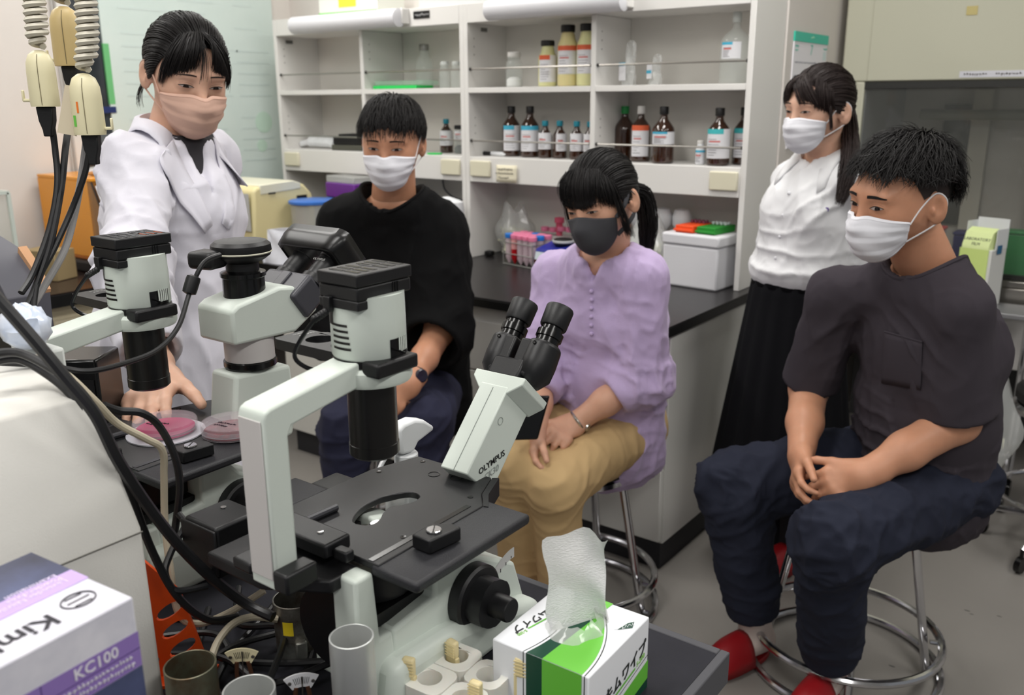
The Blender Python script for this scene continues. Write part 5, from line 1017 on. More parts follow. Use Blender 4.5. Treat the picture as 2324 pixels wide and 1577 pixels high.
a = atd(441, 625, 1.258); b_ = atd(428, 668, 1.252); m = MB(); m.lathe([(.004, 0), (.009, .002), (.0095, .006), (.0095, (a-b_).length-.006), (.009, (a-b_).length-.002), (.004, (a-b_).length)], b_, 20, M=(a-b_).to_track_quat('Z', 'Y').to_matrix()); tag(m.build('ferrite_bead', BLK), 'black cylindrical ferrite bead on the thin camera cable', 'bead')
cable('loose black cable coil behind the cream cable', [(405, 1165, 1.04), (420, 1190, 1.03), (405, 1220, 1.02), (385, 1260, 1.0), (375, 1300, .98), (400, 1340, .97), (470, 1330, .98)], .004, CBL)
rg = np.random.default_rng(21)
CL = [([(-.97, .56), (-.9, .60), (-.84, .66), (-.78, .64), (-.73, .57)]), ([(-.95, .5), (-.88, .56), (-.8, .55), (-.72, .62), (-.7, .7)]), ([(-.9, .47), (-.83, .53), (-.75, .53), (-.7, .6)]), ([(-.93, .63), (-.86, .58), (-.79, .6), (-.72, .52)]), ([(-.96, .6), (-.87, .53), (-.8, .5), (-.72, .49)]), ([(-.9, .7), (-.85, .62), (-.82, .54), (-.78, .48)]), ([(-.82, .7), (-.8, .62), (-.83, .55), (-.81, .47)])]
for k, c in enumerate(CL):
    P = [Vector((x+rg.uniform(-.01, .01), y, TZ+.0048+.008*(k % 4)+.003*math.sin(i*2+k))) for i, (x, y) in enumerate(c)]
    m = MB(); m.tube(smooth_path(P, 7), .0042, 8); tag(m.build('bench_cable', CBL), ['black cable in the tangle behind the rusty bucket, outermost', 'black cable in the tangle running towards front microscope', 'black cable in the tangle nearest the greenish bucket', 'black cable in the tangle crossing under the cream cable', 'black cable in the tangle along the orange rack', 'black cable in the tangle crossing lengthways at left', 'black cable in the tangle crossing lengthways behind rusty bucket'][k], 'cable', 'tangled bench cables')
cable('cream cable looping up in front of the black tangle', [(478, 1500, .93), (495, 1455, .95), (530, 1415, .97), (575, 1400, .98), (630, 1405, .98)], .0045, CCR)
cable('black cable curving round front microscope rear post', [(700, 1308, 1.0), (745, 1320, 1.0), (790, 1350, .99), (808, 1395, .97), (800, 1440, .95)], .004, CBL)
# ================================================================== people: implicit surfaces meshed with surface nets
A_ = lambda *a: np.array(a, dtype=np.float64)
def nz(v): v = np.asarray(v, float); return v/np.linalg.norm(v)
def npv(v): return np.array(v[:], float)
def ld(p): return npv(atd(*p))
def reach(p, x, y, L, near=True):
    d = npv(ray(x, y)); q = p-npv(CAM); b = d@q; disc = b*b-(q@q-L*L); s = math.sqrt(max(0, disc)); return npv(CAM)+d*(b-s if near else b+s)
class Prim:
    def __init__(s, f, lo, hi): s.f, s.lo, s.hi = f, np.asarray(lo, float), np.asarray(hi, float)
def cap(a, b, ra, rb):
    a, b = np.asarray(a, float), np.asarray(b, float); t = b-a; L2 = max(t@t, 1e-12)
    def f(P):
        q = P-a; h = np.clip((q@t)/L2, 0, 1); return np.sqrt(((q-h[..., None]*t)**2).sum(-1))-(ra+(rb-ra)*h)
    r = max(ra, rb); return Prim(f, np.minimum(a, b)-r, np.maximum(a, b)+r)
def ecap(a, b, wa, wb, da, db, side):
    a, b = np.asarray(a, float), np.asarray(b, float); t = b-a; L = np.linalg.norm(t); t = t/L
    u = np.asarray(side, float); u = nz(u-t*(u@t)); v = np.cross(t, u)
    def f(P):
        q = P-a; h = q@t; hc = np.clip(h, 0, L); k = hc/L; w = wa+(wb-wa)*k; d = da+(db-da)*k; mn = np.minimum(w, d)
        return (np.sqrt((q@u/w)**2+(q@v/d)**2+((h-hc)/mn)**2)-1)*mn
    r = max(wa, wb, da, db); return Prim(f, np.minimum(a, b)-r, np.maximum(a, b)+r)
def ell(c, r, M=None):
    c = np.asarray(c, float); r = np.asarray(r, float); M = np.eye(3) if M is None else np.asarray(M, float); mn = r.min()
    def f(P):
        q = (P-c)@M; k0 = np.sqrt(((q/r)**2).sum(-1)); k1 = np.sqrt(((q/(r*r))**2).sum(-1)); return k0*(k0-1)/np.maximum(k1, 1e-9)
    R_ = r.max(); return Prim(f, c-R_, c+R_)
def halfspace(c, n, lo, hi):
    c = np.asarray(c, float); n = nz(n); return Prim(lambda P: (P-c)@n, lo, hi)
def tubecut(prims, p, d, rin, L=.06, depth=.012, k=.025):
    """sleeve or trouser leg: smooth union of prims, cut flat at p (pointing along d) and hollowed at the opening"""
    p = np.asarray(p, float); d = nz(d); CUFFS.append((p, d, .13)); inn = cap(p-d*depth, p+d*L, rin, rin)
    def f(P):
        F = prims[0].f(P)
        for q in prims[1:]: F = smin(F, q.f(P), k)
        F = -smin(-F, -((P-p)@d), .006); return -smin(-F, inn.f(P), .004)
    return Prim(f, np.min([q.lo for q in prims], 0), np.max([q.hi for q in prims], 0))
def smin(a, b, k):
    if k <= 0: return np.minimum(a, b)
    h = np.maximum(k-np.abs(a-b), 0)/k; return np.minimum(a, b)-h*h*k*.25
def sdf(ops, P):
    F = np.full(P.shape[:-1], .5)
    for op, pr, k in ops:
        d = pr.f(P); F = smin(F, d, k) if op == 'u' else -smin(-F, d, k)
    return F
def mesh_sdf(ops, h):
    lo = np.min([p.lo for o, p, k in ops if o == 'u'], 0)-3*h-.01; hi = np.max([p.hi for o, p, k in ops if o == 'u'], 0)+3*h+.01
    n = np.ceil((hi-lo)/h).astype(int)+1; ax = [lo[i]+h*np.arange(n[i]) for i in range(3)]
    F = np.full(n, .5, np.float32)
    for op, pr, k in ops:
        m_ = k+2.5*h+.012
        i0 = np.clip(np.floor((pr.lo-m_-lo)/h).astype(int), 0, n-1); i1 = np.clip(np.ceil((pr.hi+m_-lo)/h).astype(int)+1, 1, n)
        if (i1 <= i0).any(): continue
        sl = tuple(slice(a, b) for a, b in zip(i0, i1))
        P = np.stack(np.meshgrid(*[ax[i][i0[i]:i1[i]] for i in range(3)], indexing='ij'), -1); d = pr.f(P).astype(np.float32)
        F[sl] = smin(F[sl], d, k) if op == 'u' else -smin(-F[sl], d, k)
    S = F < 0; c = np.zeros(n-1, np.int8)
    for i in (0, 1):
        for j in (0, 1):
            for k in (0, 1): c += S[i:n[0]-1+i, j:n[1]-1+j, k:n[2]-1+k]
    act = np.argwhere((c > 0) & (c < 8)); idx = np.full(n-1, -1, np.int64); idx[tuple(act.T)] = np.arange(len(act))
    cn = [(i, j, k) for i in (0, 1) for j in (0, 1) for k in (0, 1)]
    V = np.stack([F[act[:, 0]+i, act[:, 1]+j, act[:, 2]+k] for i, j, k in cn], 1); pos = np.zeros((len(act), 3)); cnt = np.zeros(len(act))
    for a in range(8):
        for b in range(a+1, 8):
            if sum(abs(x-y) for x, y in zip(cn[a], cn[b])) != 1: continue
            m_ = (V[:, a] < 0) != (V[:, b] < 0); t = V[m_, a]/(V[m_, a]-V[m_, b])
            pos[m_] += np.array(cn[a])+t[:, None]*(np.array(cn[b])-np.array(cn[a])); cnt[m_] += 1
    verts = lo+h*(act+pos/cnt[:, None]); faces = []
    for axx in range(3):
        s0 = [slice(1, -1)]*3; s0[axx] = slice(0, -1); s1 = [slice(1, -1)]*3; s1[axx] = slice(1, None)
        A, B = S[tuple(s0)], S[tuple(s1)]; e = np.argwhere(A != B)
        if not len(e): continue
        inside = A[tuple(e.T)]; off = np.ones(3, int); off[axx] = 0; g = e+off; u, v = (axx+1) % 3, (axx+2) % 3
        def cell(du, dv):
            q = g.copy(); q[:, u] -= du; q[:, v] -= dv; return idx[tuple(q.T)]
        Q = np.stack([cell(1, 1), cell(0, 1), cell(0, 0), cell(1, 0)], 1); Q[~inside] = Q[~inside][:, ::-1]; faces.append(Q)
    Fc = np.concatenate(faces); return verts, Fc[(Fc >= 0).all(1)]
def vnormals(v, f):
    n = np.zeros_like(v); fn = np.cross(v[f[:, 2]]-v[f[:, 0]], v[f[:, 3]]-v[f[:, 1]])
    for i in range(4): np.add.at(n, f[:, i], fn)
    return n/np.maximum(np.linalg.norm(n, axis=1), 1e-12)[:, None]
_lat = np.random.default_rng(5).random((32, 32, 32))
def noise(P):
    i = np.floor(P).astype(int); f = P-i; f = f*f*(3-2*f); r = 0
    for a in (0, 1):
        for b in (0, 1):
            for c in (0, 1):
                w_ = (f[:, 0] if a else 1-f[:, 0])*(f[:, 1] if b else 1-f[:, 1])*(f[:, 2] if c else 1-f[:, 2]); r = r+w_*_lat[(i[:, 0]+a) % 32, (i[:, 1]+b) % 32, (i[:, 2]+c) % 32]
    return r
def folds(v, amp, fr, seed=0):
    P = v*np.asarray(fr)+seed; P = P+.8*(noise(P*.6+7)[:, None]-.5); n = noise(P); m2 = noise(P*2.1+3)
    return amp*((1-np.abs(2*n-1))**3-.3+.45*((1-np.abs(2*m2-1))**3-.3))
def to_obj(name, parts, m, parent, kind=None):
    vs, fs, o = [], [], 0
    for v, f in parts: vs.append(v); fs.append(f+o); o += len(v)
    v = np.concatenate(vs); f = np.concatenate(fs); me = D.meshes.new(name)
    me.vertices.add(len(v)); me.vertices.foreach_set('co', v.astype(np.float32).ravel()); me.loops.add(f.size); me.loops.foreach_set('vertex_index', f.astype(np.int32).ravel())
    me.polygons.add(len(f)); me.polygons.foreach_set('loop_start', np.arange(0, f.size, 4, dtype=np.int32)); me.polygons.foreach_set('loop_total', np.full(len(f), 4, np.int32)) if False else None
    me.update(calc_edges=True); me.polygons.foreach_set('use_smooth', np.ones(len(f), bool)); me.materials.append(m); me.validate()
    ob = D.objects.new(name, me); COL.objects.link(ob); ob.parent = parent; return ob
CUFFS = []
def cloth(name, ops, h, m, parent, fold=None, hot=(), dirs=()):
    v, f = mesh_sdf(ops, h)
    if fold:
        n = vnormals(v, f); w_ = np.full(len(v), .75)
        for q, r_ in hot: w_ += 1.0*np.exp(-((v-q)**2).sum(1)/(r_*r_))
        dv = 0
        for amp, fr, sd in fold: dv = dv+folds(v, amp, fr, sd)*w_
        for q, ax, r_, fq, amp in dirs:   # creases wrapping a bend: ridges spaced along ax, fading with distance
            d_ = v-q; a_ = d_@ax; ph = a_*fq+2.2*noise(v*9+3)+.8*noise(v*23); dv = dv+amp*(1-np.abs(np.sin(ph)))**2*np.exp(-(d_**2).sum(1)/(r_*r_))
        cw = np.ones(len(v))
        for p_, d_, R_ in CUFFS: q_ = v-p_; ax_ = q_@d_; cw *= np.where(((q_**2).sum(1) < R_**2) & (ax_ > -.06), np.clip((-ax_-.004)/.05, .05, 1), 1)
        v = v+n*(np.asarray(dv)*cw)[:, None]
    CUFFS.clear()
    return to_obj(name, [(v, f)], m, parent)
# ---- skin and hair materials
def skin(nm, c): return mat(nm, c, .48, sub=.25, var=.06, vscale=30, bump=.05, bscale=400)
def hairm(nm, c): return mat(nm, c, .5, spec=.35)
EYE_W = mat('sclera', (176, 166, 160), .3); EYE_D = mat('iris_dark', (26, 16, 12), .15); LASH = mat('lash', (22, 16, 15), .6); LIDC = mat('lid_tone', (150, 104, 86), .6)
def trace(ops, P0, dirs, n=40, cap_=.3):
    t = np.zeros(len(P0))
    for _ in range(n):
        d = sdf(ops, P0+dirs*t[:, None]); t += np.clip(d, -.02, .05)*.9
    return P0+dirs*t[:, None]
class Head:
    def __init__(s, c, face, pitch, roll, neck, female=True, sc=1., skinm=None):
        fw = nz(A_(face[0], face[1], 0)); rt = A_(fw[1], -fw[0], 0); up = A_(0, 0, 1)
        f2 = fw*math.cos(pitch)-up*math.sin(pitch); u2 = np.cross(rt, f2); r2 = rt*math.cos(roll)+u2*math.sin(roll); u3 = u2*math.cos(roll)-rt*math.sin(roll)
        s.M = np.stack([r2, f2, u3], 1)*1.0; s.c = np.asarray(c, float); s.sc = sc; s.neck = np.asarray(neck, float)
        j = 1. if female else 1.06
        s.ops = [('u', ell((0, -.012, .027), (.074, .094, .086)), 0), ('u', ell((0, .028, .0), (.064*j, .062, .072)), .03), ('u', ecap((0, .026, -.035), (0, .052, -.084), .056*j, .028*j, .05, .03, (1, 0, 0)), .035),
                 ('u', ell((.034, .058, -.028), (.024, .024, .03)), .02), ('u', ell((-.034, .058, -.028), (.024, .024, .03)), .02), ('u', ell((0, .08, .021), (.05, .012, .011)), .02),
                 ('s', ell((.0315, .107, .002), (.019, .017, .0105)), .014), ('s', ell((-.0315, .107, .002), (.019, .017, .0105)), .014),
                 ('u', ell((.0315, .078, .0005), (.016, .0125, .0115)), .006), ('u', ell((-.0315, .078, .0005), (.016, .0125, .0115)), .006),
                 ('u', cap((0, .088, .006), (0, .105, -.034), .0075, .011), .014)]
        for q in (1, -1):
            c_, s_ = math.cos(.35*q), math.sin(.35*q); E = np.array([[c_, -s_, 0], [s_, c_, 0], [0, 0, 1.]])
            s.ops += [('u', ell((q*.081, -.014, -.013), (.0075, .0195, .032), E), .008), ('s', ell((q*.0892, -.009, -.007), (.0065, .0115, .019), E), .003), ('u', ell((q*.083, -.002, -.016), (.004, .004, .008), E), .004)]
        nl = s.inv(s.neck[None])[0]
        s.nops = [('u', ecap((0, -.018, -.055), nl+(0, 0, -.02), .05 if female else .056, .056 if female else .064, .052, .058, (1, 0, 0)), .03)]
    def inv(s, P): return (np.asarray(P)-s.c)@s.M/s.sc
    def out(s, P): return (np.asarray(P)*s.sc)@s.M.T+s.c
    def build(s, h=.0028):
        v, f = mesh_sdf(s.ops+s.nops, h); return s.out(v), f
    def front(s, x, z, off):
        x = np.asarray(x, float).ravel(); z = np.asarray(z, float).ravel(); P = trace(s.ops, np.stack([x, np.full_like(x, .14), z], 1), np.tile(A_(0, -1, 0), (len(x), 1))); P[:, 1] += off; return P
    def patch(s, X, Z, off, m, name, parent, mb=None):
        P = s.out(s.front(X, Z, off)).reshape(X.shape+(3,)); b = MB(); b.grid([[tuple(q) for q in r] for r in P]); return b.build(name, m, parent, smooth=180)
    def features(s, body, openh=.0042, brow=.0215, gaze=(0, -.0015), browm=None, lash=.0016, browth=.0024):
        u = np.linspace(-1, 1, 15)
        for q in (1, -1):
            cx = q*.0315; w_ = .0148
            top = openh*(1-np.abs(u)**2.2); bot = -openh*.62*(1-np.abs(u)**2.0); sl = .0012*u*q
            row = lambda T: np.stack([bot+(top-bot)*t for t in T])+sl
            T = np.linspace(0, 1, 5); X = np.tile(cx+u*w_, (5, 1)); ey = s.patch(X, row(T), .0006, EYE_W, 'eye', body)
            a = np.linspace(0, 2*np.pi, 17); rr = np.linspace(0, 1, 4)[:, None]; ir = .0064
            ix = cx+gaze[0]+ir*rr*np.cos(a); iz = gaze[1]+ir*rr*np.sin(a); uu = np.clip((ix-cx)/w_, -1, 1)
            iz = np.clip(iz, -openh*.62*(1-np.abs(uu)**2)+.0012*uu*q, openh*(1-np.abs(uu)**2.2)+.0012*uu*q); s.patch(ix, iz, .001, EYE_D, 'iris', ey)
            Z = np.stack([top+sl-.0003, top+sl+lash*(1-.55*u*u)]); s.patch(np.tile(cx+u*w_*1.06, (2, 1)), Z, .0014, LASH, 'lashes', ey)
            Z = np.stack([bot+sl-.0006, bot+sl+.0001]); s.patch(np.tile(cx+u*w_, (2, 1)), Z, .001, LIDC, 'lower_lid', ey)
            Z = np.stack([top+sl+.0044, top+sl+.0050]); s.patch(np.tile(cx+u*w_*.95, (2, 1)), Z, .0004, LIDC, 'lid_crease', ey)
            ub = np.linspace(-1, 1, 13); zb = brow+.002*(1-ub*ub)-.0012*ub*q*1.0; th = browth*(1-.6*np.maximum(0, ub*q))
            s.patch(np.tile(cx+q*.002+ub*.019, (3, 1)), np.stack([zb-th*.6, zb, zb+th*.6]), .0009, browm, 'eyebrow', body)
    def mask(s, parent, m, loopm, kind='pleat', w=72, top=-.012, bot=-.118, name='face_mask', side_top=-.03, side_bot=-.078):
        n, k = 33, 22; ph = np.radians(np.linspace(-w, w, n)); t = np.linspace(0, 1, k)
        mo = s.ops[:5]+[s.ops[10]]+[('u', ell((0, .056, -.062), (.05, .057, .055)), .03)]
        u = np.linspace(-1, 1, n); zt = top+(side_top-top)*np.abs(u)**1.5-(.004*np.exp(-(u/.12)**2) if kind == 'pleat' else -.004*np.exp(-(u/.2)**2)); zb = bot+(side_bot-bot)*np.abs(u)**2.2
        Z = zt[None]+(zb-zt)[None]*t[:, None]; dirs = np.stack([np.tile(np.sin(ph), (k, 1)), np.tile(np.cos(ph), (k, 1)), np.zeros((k, n))], -1)
        C0 = np.stack([np.zeros((k, n)), np.full((k, n), .02), Z], -1); P = trace(mo, (C0+dirs*.14).reshape(-1, 3), (-dirs).reshape(-1, 3)).reshape(k, n, 3)
        off = .0035+np.zeros((k, n))
        if kind == 'pleat':
            sw = (t*4.2) % 1.0; pl = np.where((t > .2) & (t < .92), .0034*(1-sw), 0.)
            off += pl[:, None]*(1-np.abs(u)**3)[None]+.0012*np.sin(9*u+14*t[:, None])*(t[:, None] > .3)
            off[0] -= .002
        else: off += .004*np.exp(-(u/.1)**2)[None]*np.sin(np.pi*np.clip(t*1.2, 0, 1))[:, None]
        P = P+dirs*off[..., None]; W = s.out(P.reshape(-1, 3)).reshape(k, n, 3); b = MB(); b.grid([[tuple(q) for q in r] for r in W]); mk = b.build(name, m, parent, smooth=70, solid=.0012)
        if kind == 'pleat':
            for zz in (1, k-2):
                b = MB(); b.tube([tuple(q) for q in s.out(P[zz]+dirs[zz]*.0006)], .0007, 5); b.build('hem', m, mk)
        for q in (0, -1):
            sg = -1 if q == 0 else 1
            a0, a1 = P[2, q], P[-3, q]
            if kind == 'pleat':
                pts = [a0, A_(sg*.0765, .02, -.004), A_(sg*.0825, -.008, .018), A_(sg*.088, -.028, .004), A_(sg*.085, -.03, -.02), A_(sg*.079, -.014, -.044), a1]
                b = MB(); b.tube([tuple(x) for x in s.out(np.array([npv(z) for z in smooth_path([tuple(p) for p in pts], 5)]))], .0017, 6); b.build('ear_loop', loopm, mk)
            else:
                for a, e in ((P[0, q], A_(sg*.083, -.006, .016)), (P[-1, q], A_(sg*.081, -.012, -.04)), ):
                    pts = [a, (a+e)/2+A_(sg*.007, 0, 0), e, A_(sg*.088, -.028, -.01)]
                    b = MB(); b.tube([tuple(x) for x in s.out(np.array([npv(z) for z in smooth_path([tuple(p) for p in pts], 5)]))], [.0055]*9+[.004]*7, 6, flat=.3); b.build('ear_strap', m, mk)
        return mk
    # ---- hair
    def surf(s, dirs, off):
        c0 = A_(0, -.012, .02); dirs = dirs/np.linalg.norm(dirs, axis=-1, keepdims=True); sh = dirs.shape[:-1]; d = dirs.reshape(-1, 3)
        P = trace(s.ops[:3], c0+d*.2, -d); return (P+d*np.broadcast_to(np.asarray(off), sh).reshape(-1)[:, None]).reshape(sh+(3,))
def slerp(a, b, t):
    a = a/np.linalg.norm(a, axis=-1, keepdims=True); b = b/np.linalg.norm(b, axis=-1, keepdims=True); w_ = np.arccos(np.clip((a*b).sum(-1, keepdims=True), -.9999, .9999)); return (np.sin((1-t)*w_)*a+np.sin(t*w_)*b)/np.sin(w_)
def strands(name, paths, w0, w1, m, parent, taper=1.0):
    """paths (N,K,3) world; builds triangular tapered strands"""
    N, K, _ = paths.shape; T = np.gradient(paths, axis=1); T /= np.maximum(np.linalg.norm(T, axis=-1, keepdims=True), 1e-9)
    ref = paths-paths.mean((0, 1)); u = np.cross(T, ref); u /= np.maximum(np.linalg.norm(u, axis=-1, keepdims=True), 1e-9); v = np.cross(T, u)
    k = np.linspace(0, 1, K); w = (w0+(w1-w0)*k**1.5)[None, :, None]*RNG.uniform(.7, 1.3, (N, 1, 1)); w[:, 0] *= .5
    ring = np.stack([paths+u*w*1.3, paths+v*w*.6, paths-u*w*1.3, paths-v*w*.6], 2)
    V = ring.reshape(-1, 3); base = (np.arange(N)*K*4)[:, None, None]+(np.arange(K-1)*4)[None, :, None]; q = np.arange(4)[None, None]
    a = base+q; b = base+(q+1) % 4; F = np.stack([a, b, b+4, a+4], -1).reshape(-1, 4); return to_obj(name, [(V, F)], m, parent)
def crop_hair(hd, m, parent, hem, n=1500, whorl=(0, -.4, .92), lift=(.006, .02), spike=0., seed=1, wid=.0011, capoff=.006, tips=.01, start=.55, sweep=0., clumps=0, scat=.12, cut=.0, fringe=0., tlo=.45):
    rg = np.random.default_rng(seed); wv = nz(whorl)
    def hemdir(th, ad=0.): z = np.array([hem(abs(((x+np.pi) % (2*np.pi))-np.pi), math.sin(x)) for x in th.ravel()]).reshape(th.shape)+ad*np.clip(np.cos(th)*1.6, 0, 1); E = np.arctan((z-.02)/.086); return np.stack([np.sin(th)*np.cos(E), np.cos(th)*np.cos(E), np.sin(E)], -1)
    th = np.linspace(0, 2*np.pi, 57); t = np.linspace(.0, 1, 16)[:, None, None]
    dirs = slerp(np.broadcast_to(wv, (16, 57, 3)), np.broadcast_to(hemdir(th, fringe), (16, 57, 3)), t+1e-4); P = hd.surf(dirs, capoff*(1-.75*t[..., 0]**3)); P += 0
    W = hd.out(P.reshape(-1, 3)).reshape(16, 57, 3); b = MB(); b.grid([[tuple(q) for q in r] for r in W]); hc = b.build('hair', m, parent, smooth=180)
    th = rg.uniform(0, 2*np.pi, n); t0 = rg.uniform(0, start, n); t1 = np.minimum(1.0, t0+rg.uniform(tlo, .75, n))+rg.normal(0, .025, n)-cut*rg.uniform(0, 1, n); K = 7
    tip = 0
    if clumps: cc = rg.uniform(0, 2*np.pi, clumps); j_ = rg.integers(0, clumps, n); tip = (((cc[j_]-th+np.pi) % (2*np.pi))-np.pi); near_ = np.array([cc[np.argmin(np.abs(((cc-x+np.pi) % (2*np.pi))-np.pi))] for x in th]); tip = .8*(((near_-th+np.pi) % (2*np.pi))-np.pi)
    kk = np.linspace(0, 1, K)[None, :, None]; tt = (t0[:, None, None]+(t1-t0)[:, None, None]*kk)
    th2 = th[:, None]+(rg.normal(0, scat, n)+sweep*np.cos(th))[:, None]*np.linspace(0, 1, K)[None]+(tip*np.ones(n))[:, None]*np.linspace(0, 1, K)[None]**2
    dirs = slerp(np.broadcast_to(wv, (n, K, 3)), hemdir(th2), tt); lf = rg.uniform(*lift, n)[:, None]; k1 = np.linspace(0, 1, K)[None]
    off = .003+lf*np.sin(np.minimum(1, k1*1.25)*np.pi*.55)*(1-.35*k1**2)+spike*rg.uniform(0, 1, n)[:, None]*k1**2
    P = hd.surf(dirs, off); P[:, -1, 2] -= rg.uniform(0, tips, n)*(dirs[:, -1, 2] < .3)
    strands('hair_strands', hd.out(P.reshape(-1, 3)).reshape(n, K, 3), wid, wid*.25, m, hc); return hc
HL = [(0, .07, .078), (.03, .066, .072), (.055, .045, .05), (.068, .028, .02), (.072, .012, -.006), (.074, -.012, .014), (.074, -.03, -.002), (.068, -.045, -.035), (.05, -.065, -.062), (.025, -.078, -.072), (0, -.082, -.074)]
HL = HL+[(-x, y, z) for x, y, z in HL[-2:0:-1]]
def pony_hair(hd, m, parent, tie, n=1900, seed=2, lift=(.003, .009), wid=.0010, part=None):
    rg = np.random.default_rng(seed); loop = np.array([npv(p) for p in smooth_path(HL, 4, closed=True)])-A_(0, -.012, .02); L = len(loop); td = nz(np.asarray(tie)-A_(0, -.012, .02))
    # the surface is drawn over the crown: two-step slerp through a crown guide
    def dirs_at(a, t):
        i = a*L; i0 = np.floor(i).astype(int) % L; i1 = (i0+1) % L; f = (i-np.floor(i))[..., None]; s_ = loop[i0]*(1-f)+loop[i1]*f
        g = s_/np.linalg.norm(s_, axis=-1, keepdims=True); g = g+np.broadcast_to(td, g.shape)*.3+A_(0, 0, .55)*np.clip(g[..., 2:3]+.3, 0, 1); 
        return slerp(slerp(s_, g, t), slerp(g, np.broadcast_to(td, g.shape), t), t)
    a = np.linspace(0, 1, 73)[None]+np.zeros((14, 1)); t = np.linspace(.0, .985, 14)[:, None, None]+np.zeros((14, 73, 1))
    P = hd.surf(dirs_at(a % 1.0, t), .002+.007*np.sin(np.pi*np.clip(t[..., 0]*1.3, 0, 1)*.5)); W = hd.out(P.reshape(-1, 3)).reshape(14, 73, 3); b = MB(); b.grid([[tuple(q) for q in r] for r in W]); hc = b.build('hair', m, parent, smooth=180)
    K = 9; aa = rg.uniform(0, 1, n); t0 = rg.uniform(0, .35, n)**1.5; t1 = np.minimum(1, t0+rg.uniform(.5, .9, n)); kk = np.linspace(0, 1, K)[None]
    tt = (t0[:, None]+(t1-t0)[:, None]*kk)[..., None]; dd = dirs_at(np.broadcast_to(aa[:, None], (n, K)), tt*.99); off = .004+rg.uniform(*lift, n)[:, None]*np.sin(np.pi*kk*.8)
    P = hd.surf(dd, off); strands('hair_strands', hd.out(P.reshape(-1, 3)).reshape(n, K, 3), wid, wid*.5, m, hc); return hc
def lock(hd, m, hc, roots, ends, n, seed, bulge=.012, wid=.0011, jit=.004, world=False, name='fringe', sag=0., K=9, thick=.006):
    """hair locks: n strands from a root curve to an end curve (local head coords), bowed outwards"""
    rg = np.random.default_rng(seed); r = np.array([npv(p) for p in smooth_path(roots, 6)]) if len(roots) > 1 else np.array([roots[0]]*2, float); e = np.array([npv(p) for p in smooth_path(ends, 6)]) if len(ends) > 1 else np.array([ends[0]]*2, float)
    u = rg.uniform(0, 1, n); gi = lambda a: np.stack([np.interp(u, np.linspace(0, 1, len(a)), a[:, k]) for k in range(3)], 1)
    A = gi(r)+rg.normal(0, jit*.5, (n, 3)); B = gi(e)+rg.normal(0, jit, (n, 3)); kk = np.linspace(0, 1, K)[None, :, None]
    P = A[:, None]*(1-kk)+B[:, None]*kk; c0 = A_(0, -.012, .02); nrm = P-c0; nrm /= np.linalg.norm(nrm, axis=-1, keepdims=True)
    P = P+nrm*(bulge+rg.uniform(-.5, .5, (n, 1, 1))*thick)*np.sin(np.pi*kk)+A_(0, 0, -sag)*np.sin(np.pi*kk)
    # keep outside the head
    F = P.reshape(-1, 3); d = sdf(hd.ops[:7], F); g = F-c0; g /= np.linalg.norm(g, axis=-1, keepdims=True); F = F+g*np.maximum(0, .0025-d)[:, None]
    return strands(name, hd.out(F).reshape(n, K, 3), wid, wid*.3, m, hc)
def bundle(m, hc, pts, n, rad, seed, wid=.0013, name='ponytail', K=14, frizz=.004):
    rg = np.random.default_rng(seed); C_ = np.array([npv(p) for p in smooth_path([tuple(p) for p in pts], 6)]); s_ = np.linspace(0, 1, len(C_)); rad = np.asarray(rad, float)
    u1 = rg.uniform(.55, 1, n); kk = np.linspace(0, 1, K); ph = rg.uniform(0, 2*np.pi, n); rr = np.sqrt(rg.uniform(0, 1, n)); P = np.zeros((n, K, 3)); fr = frames([Vector(p) for p in C_]); U = np.array([f[0][:] for f in fr]); W = np.array([f[1][:] for f in fr])
    for i in range(K):
        t = kk[i]*u1**.5; c = np.stack([np.interp(t, s_, C_[:, k]) for k in range(3)], 1); uu = np.stack([np.interp(t, s_, U[:, k]) for k in range(3)], 1); ww = np.stack([np.interp(t, s_, W[:, k]) for k in range(3)], 1); R_ = np.interp(t, np.linspace(0, 1, len(rad)), rad)
        P[:, i] = c+(uu*np.cos(ph)[:, None]+ww*np.sin(ph)[:, None])*(rr*R_)[:, None]+rg.normal(0, frizz*kk[i], (n, 3))*.4
    return strands(name, P, wid, wid*.4, m, hc)
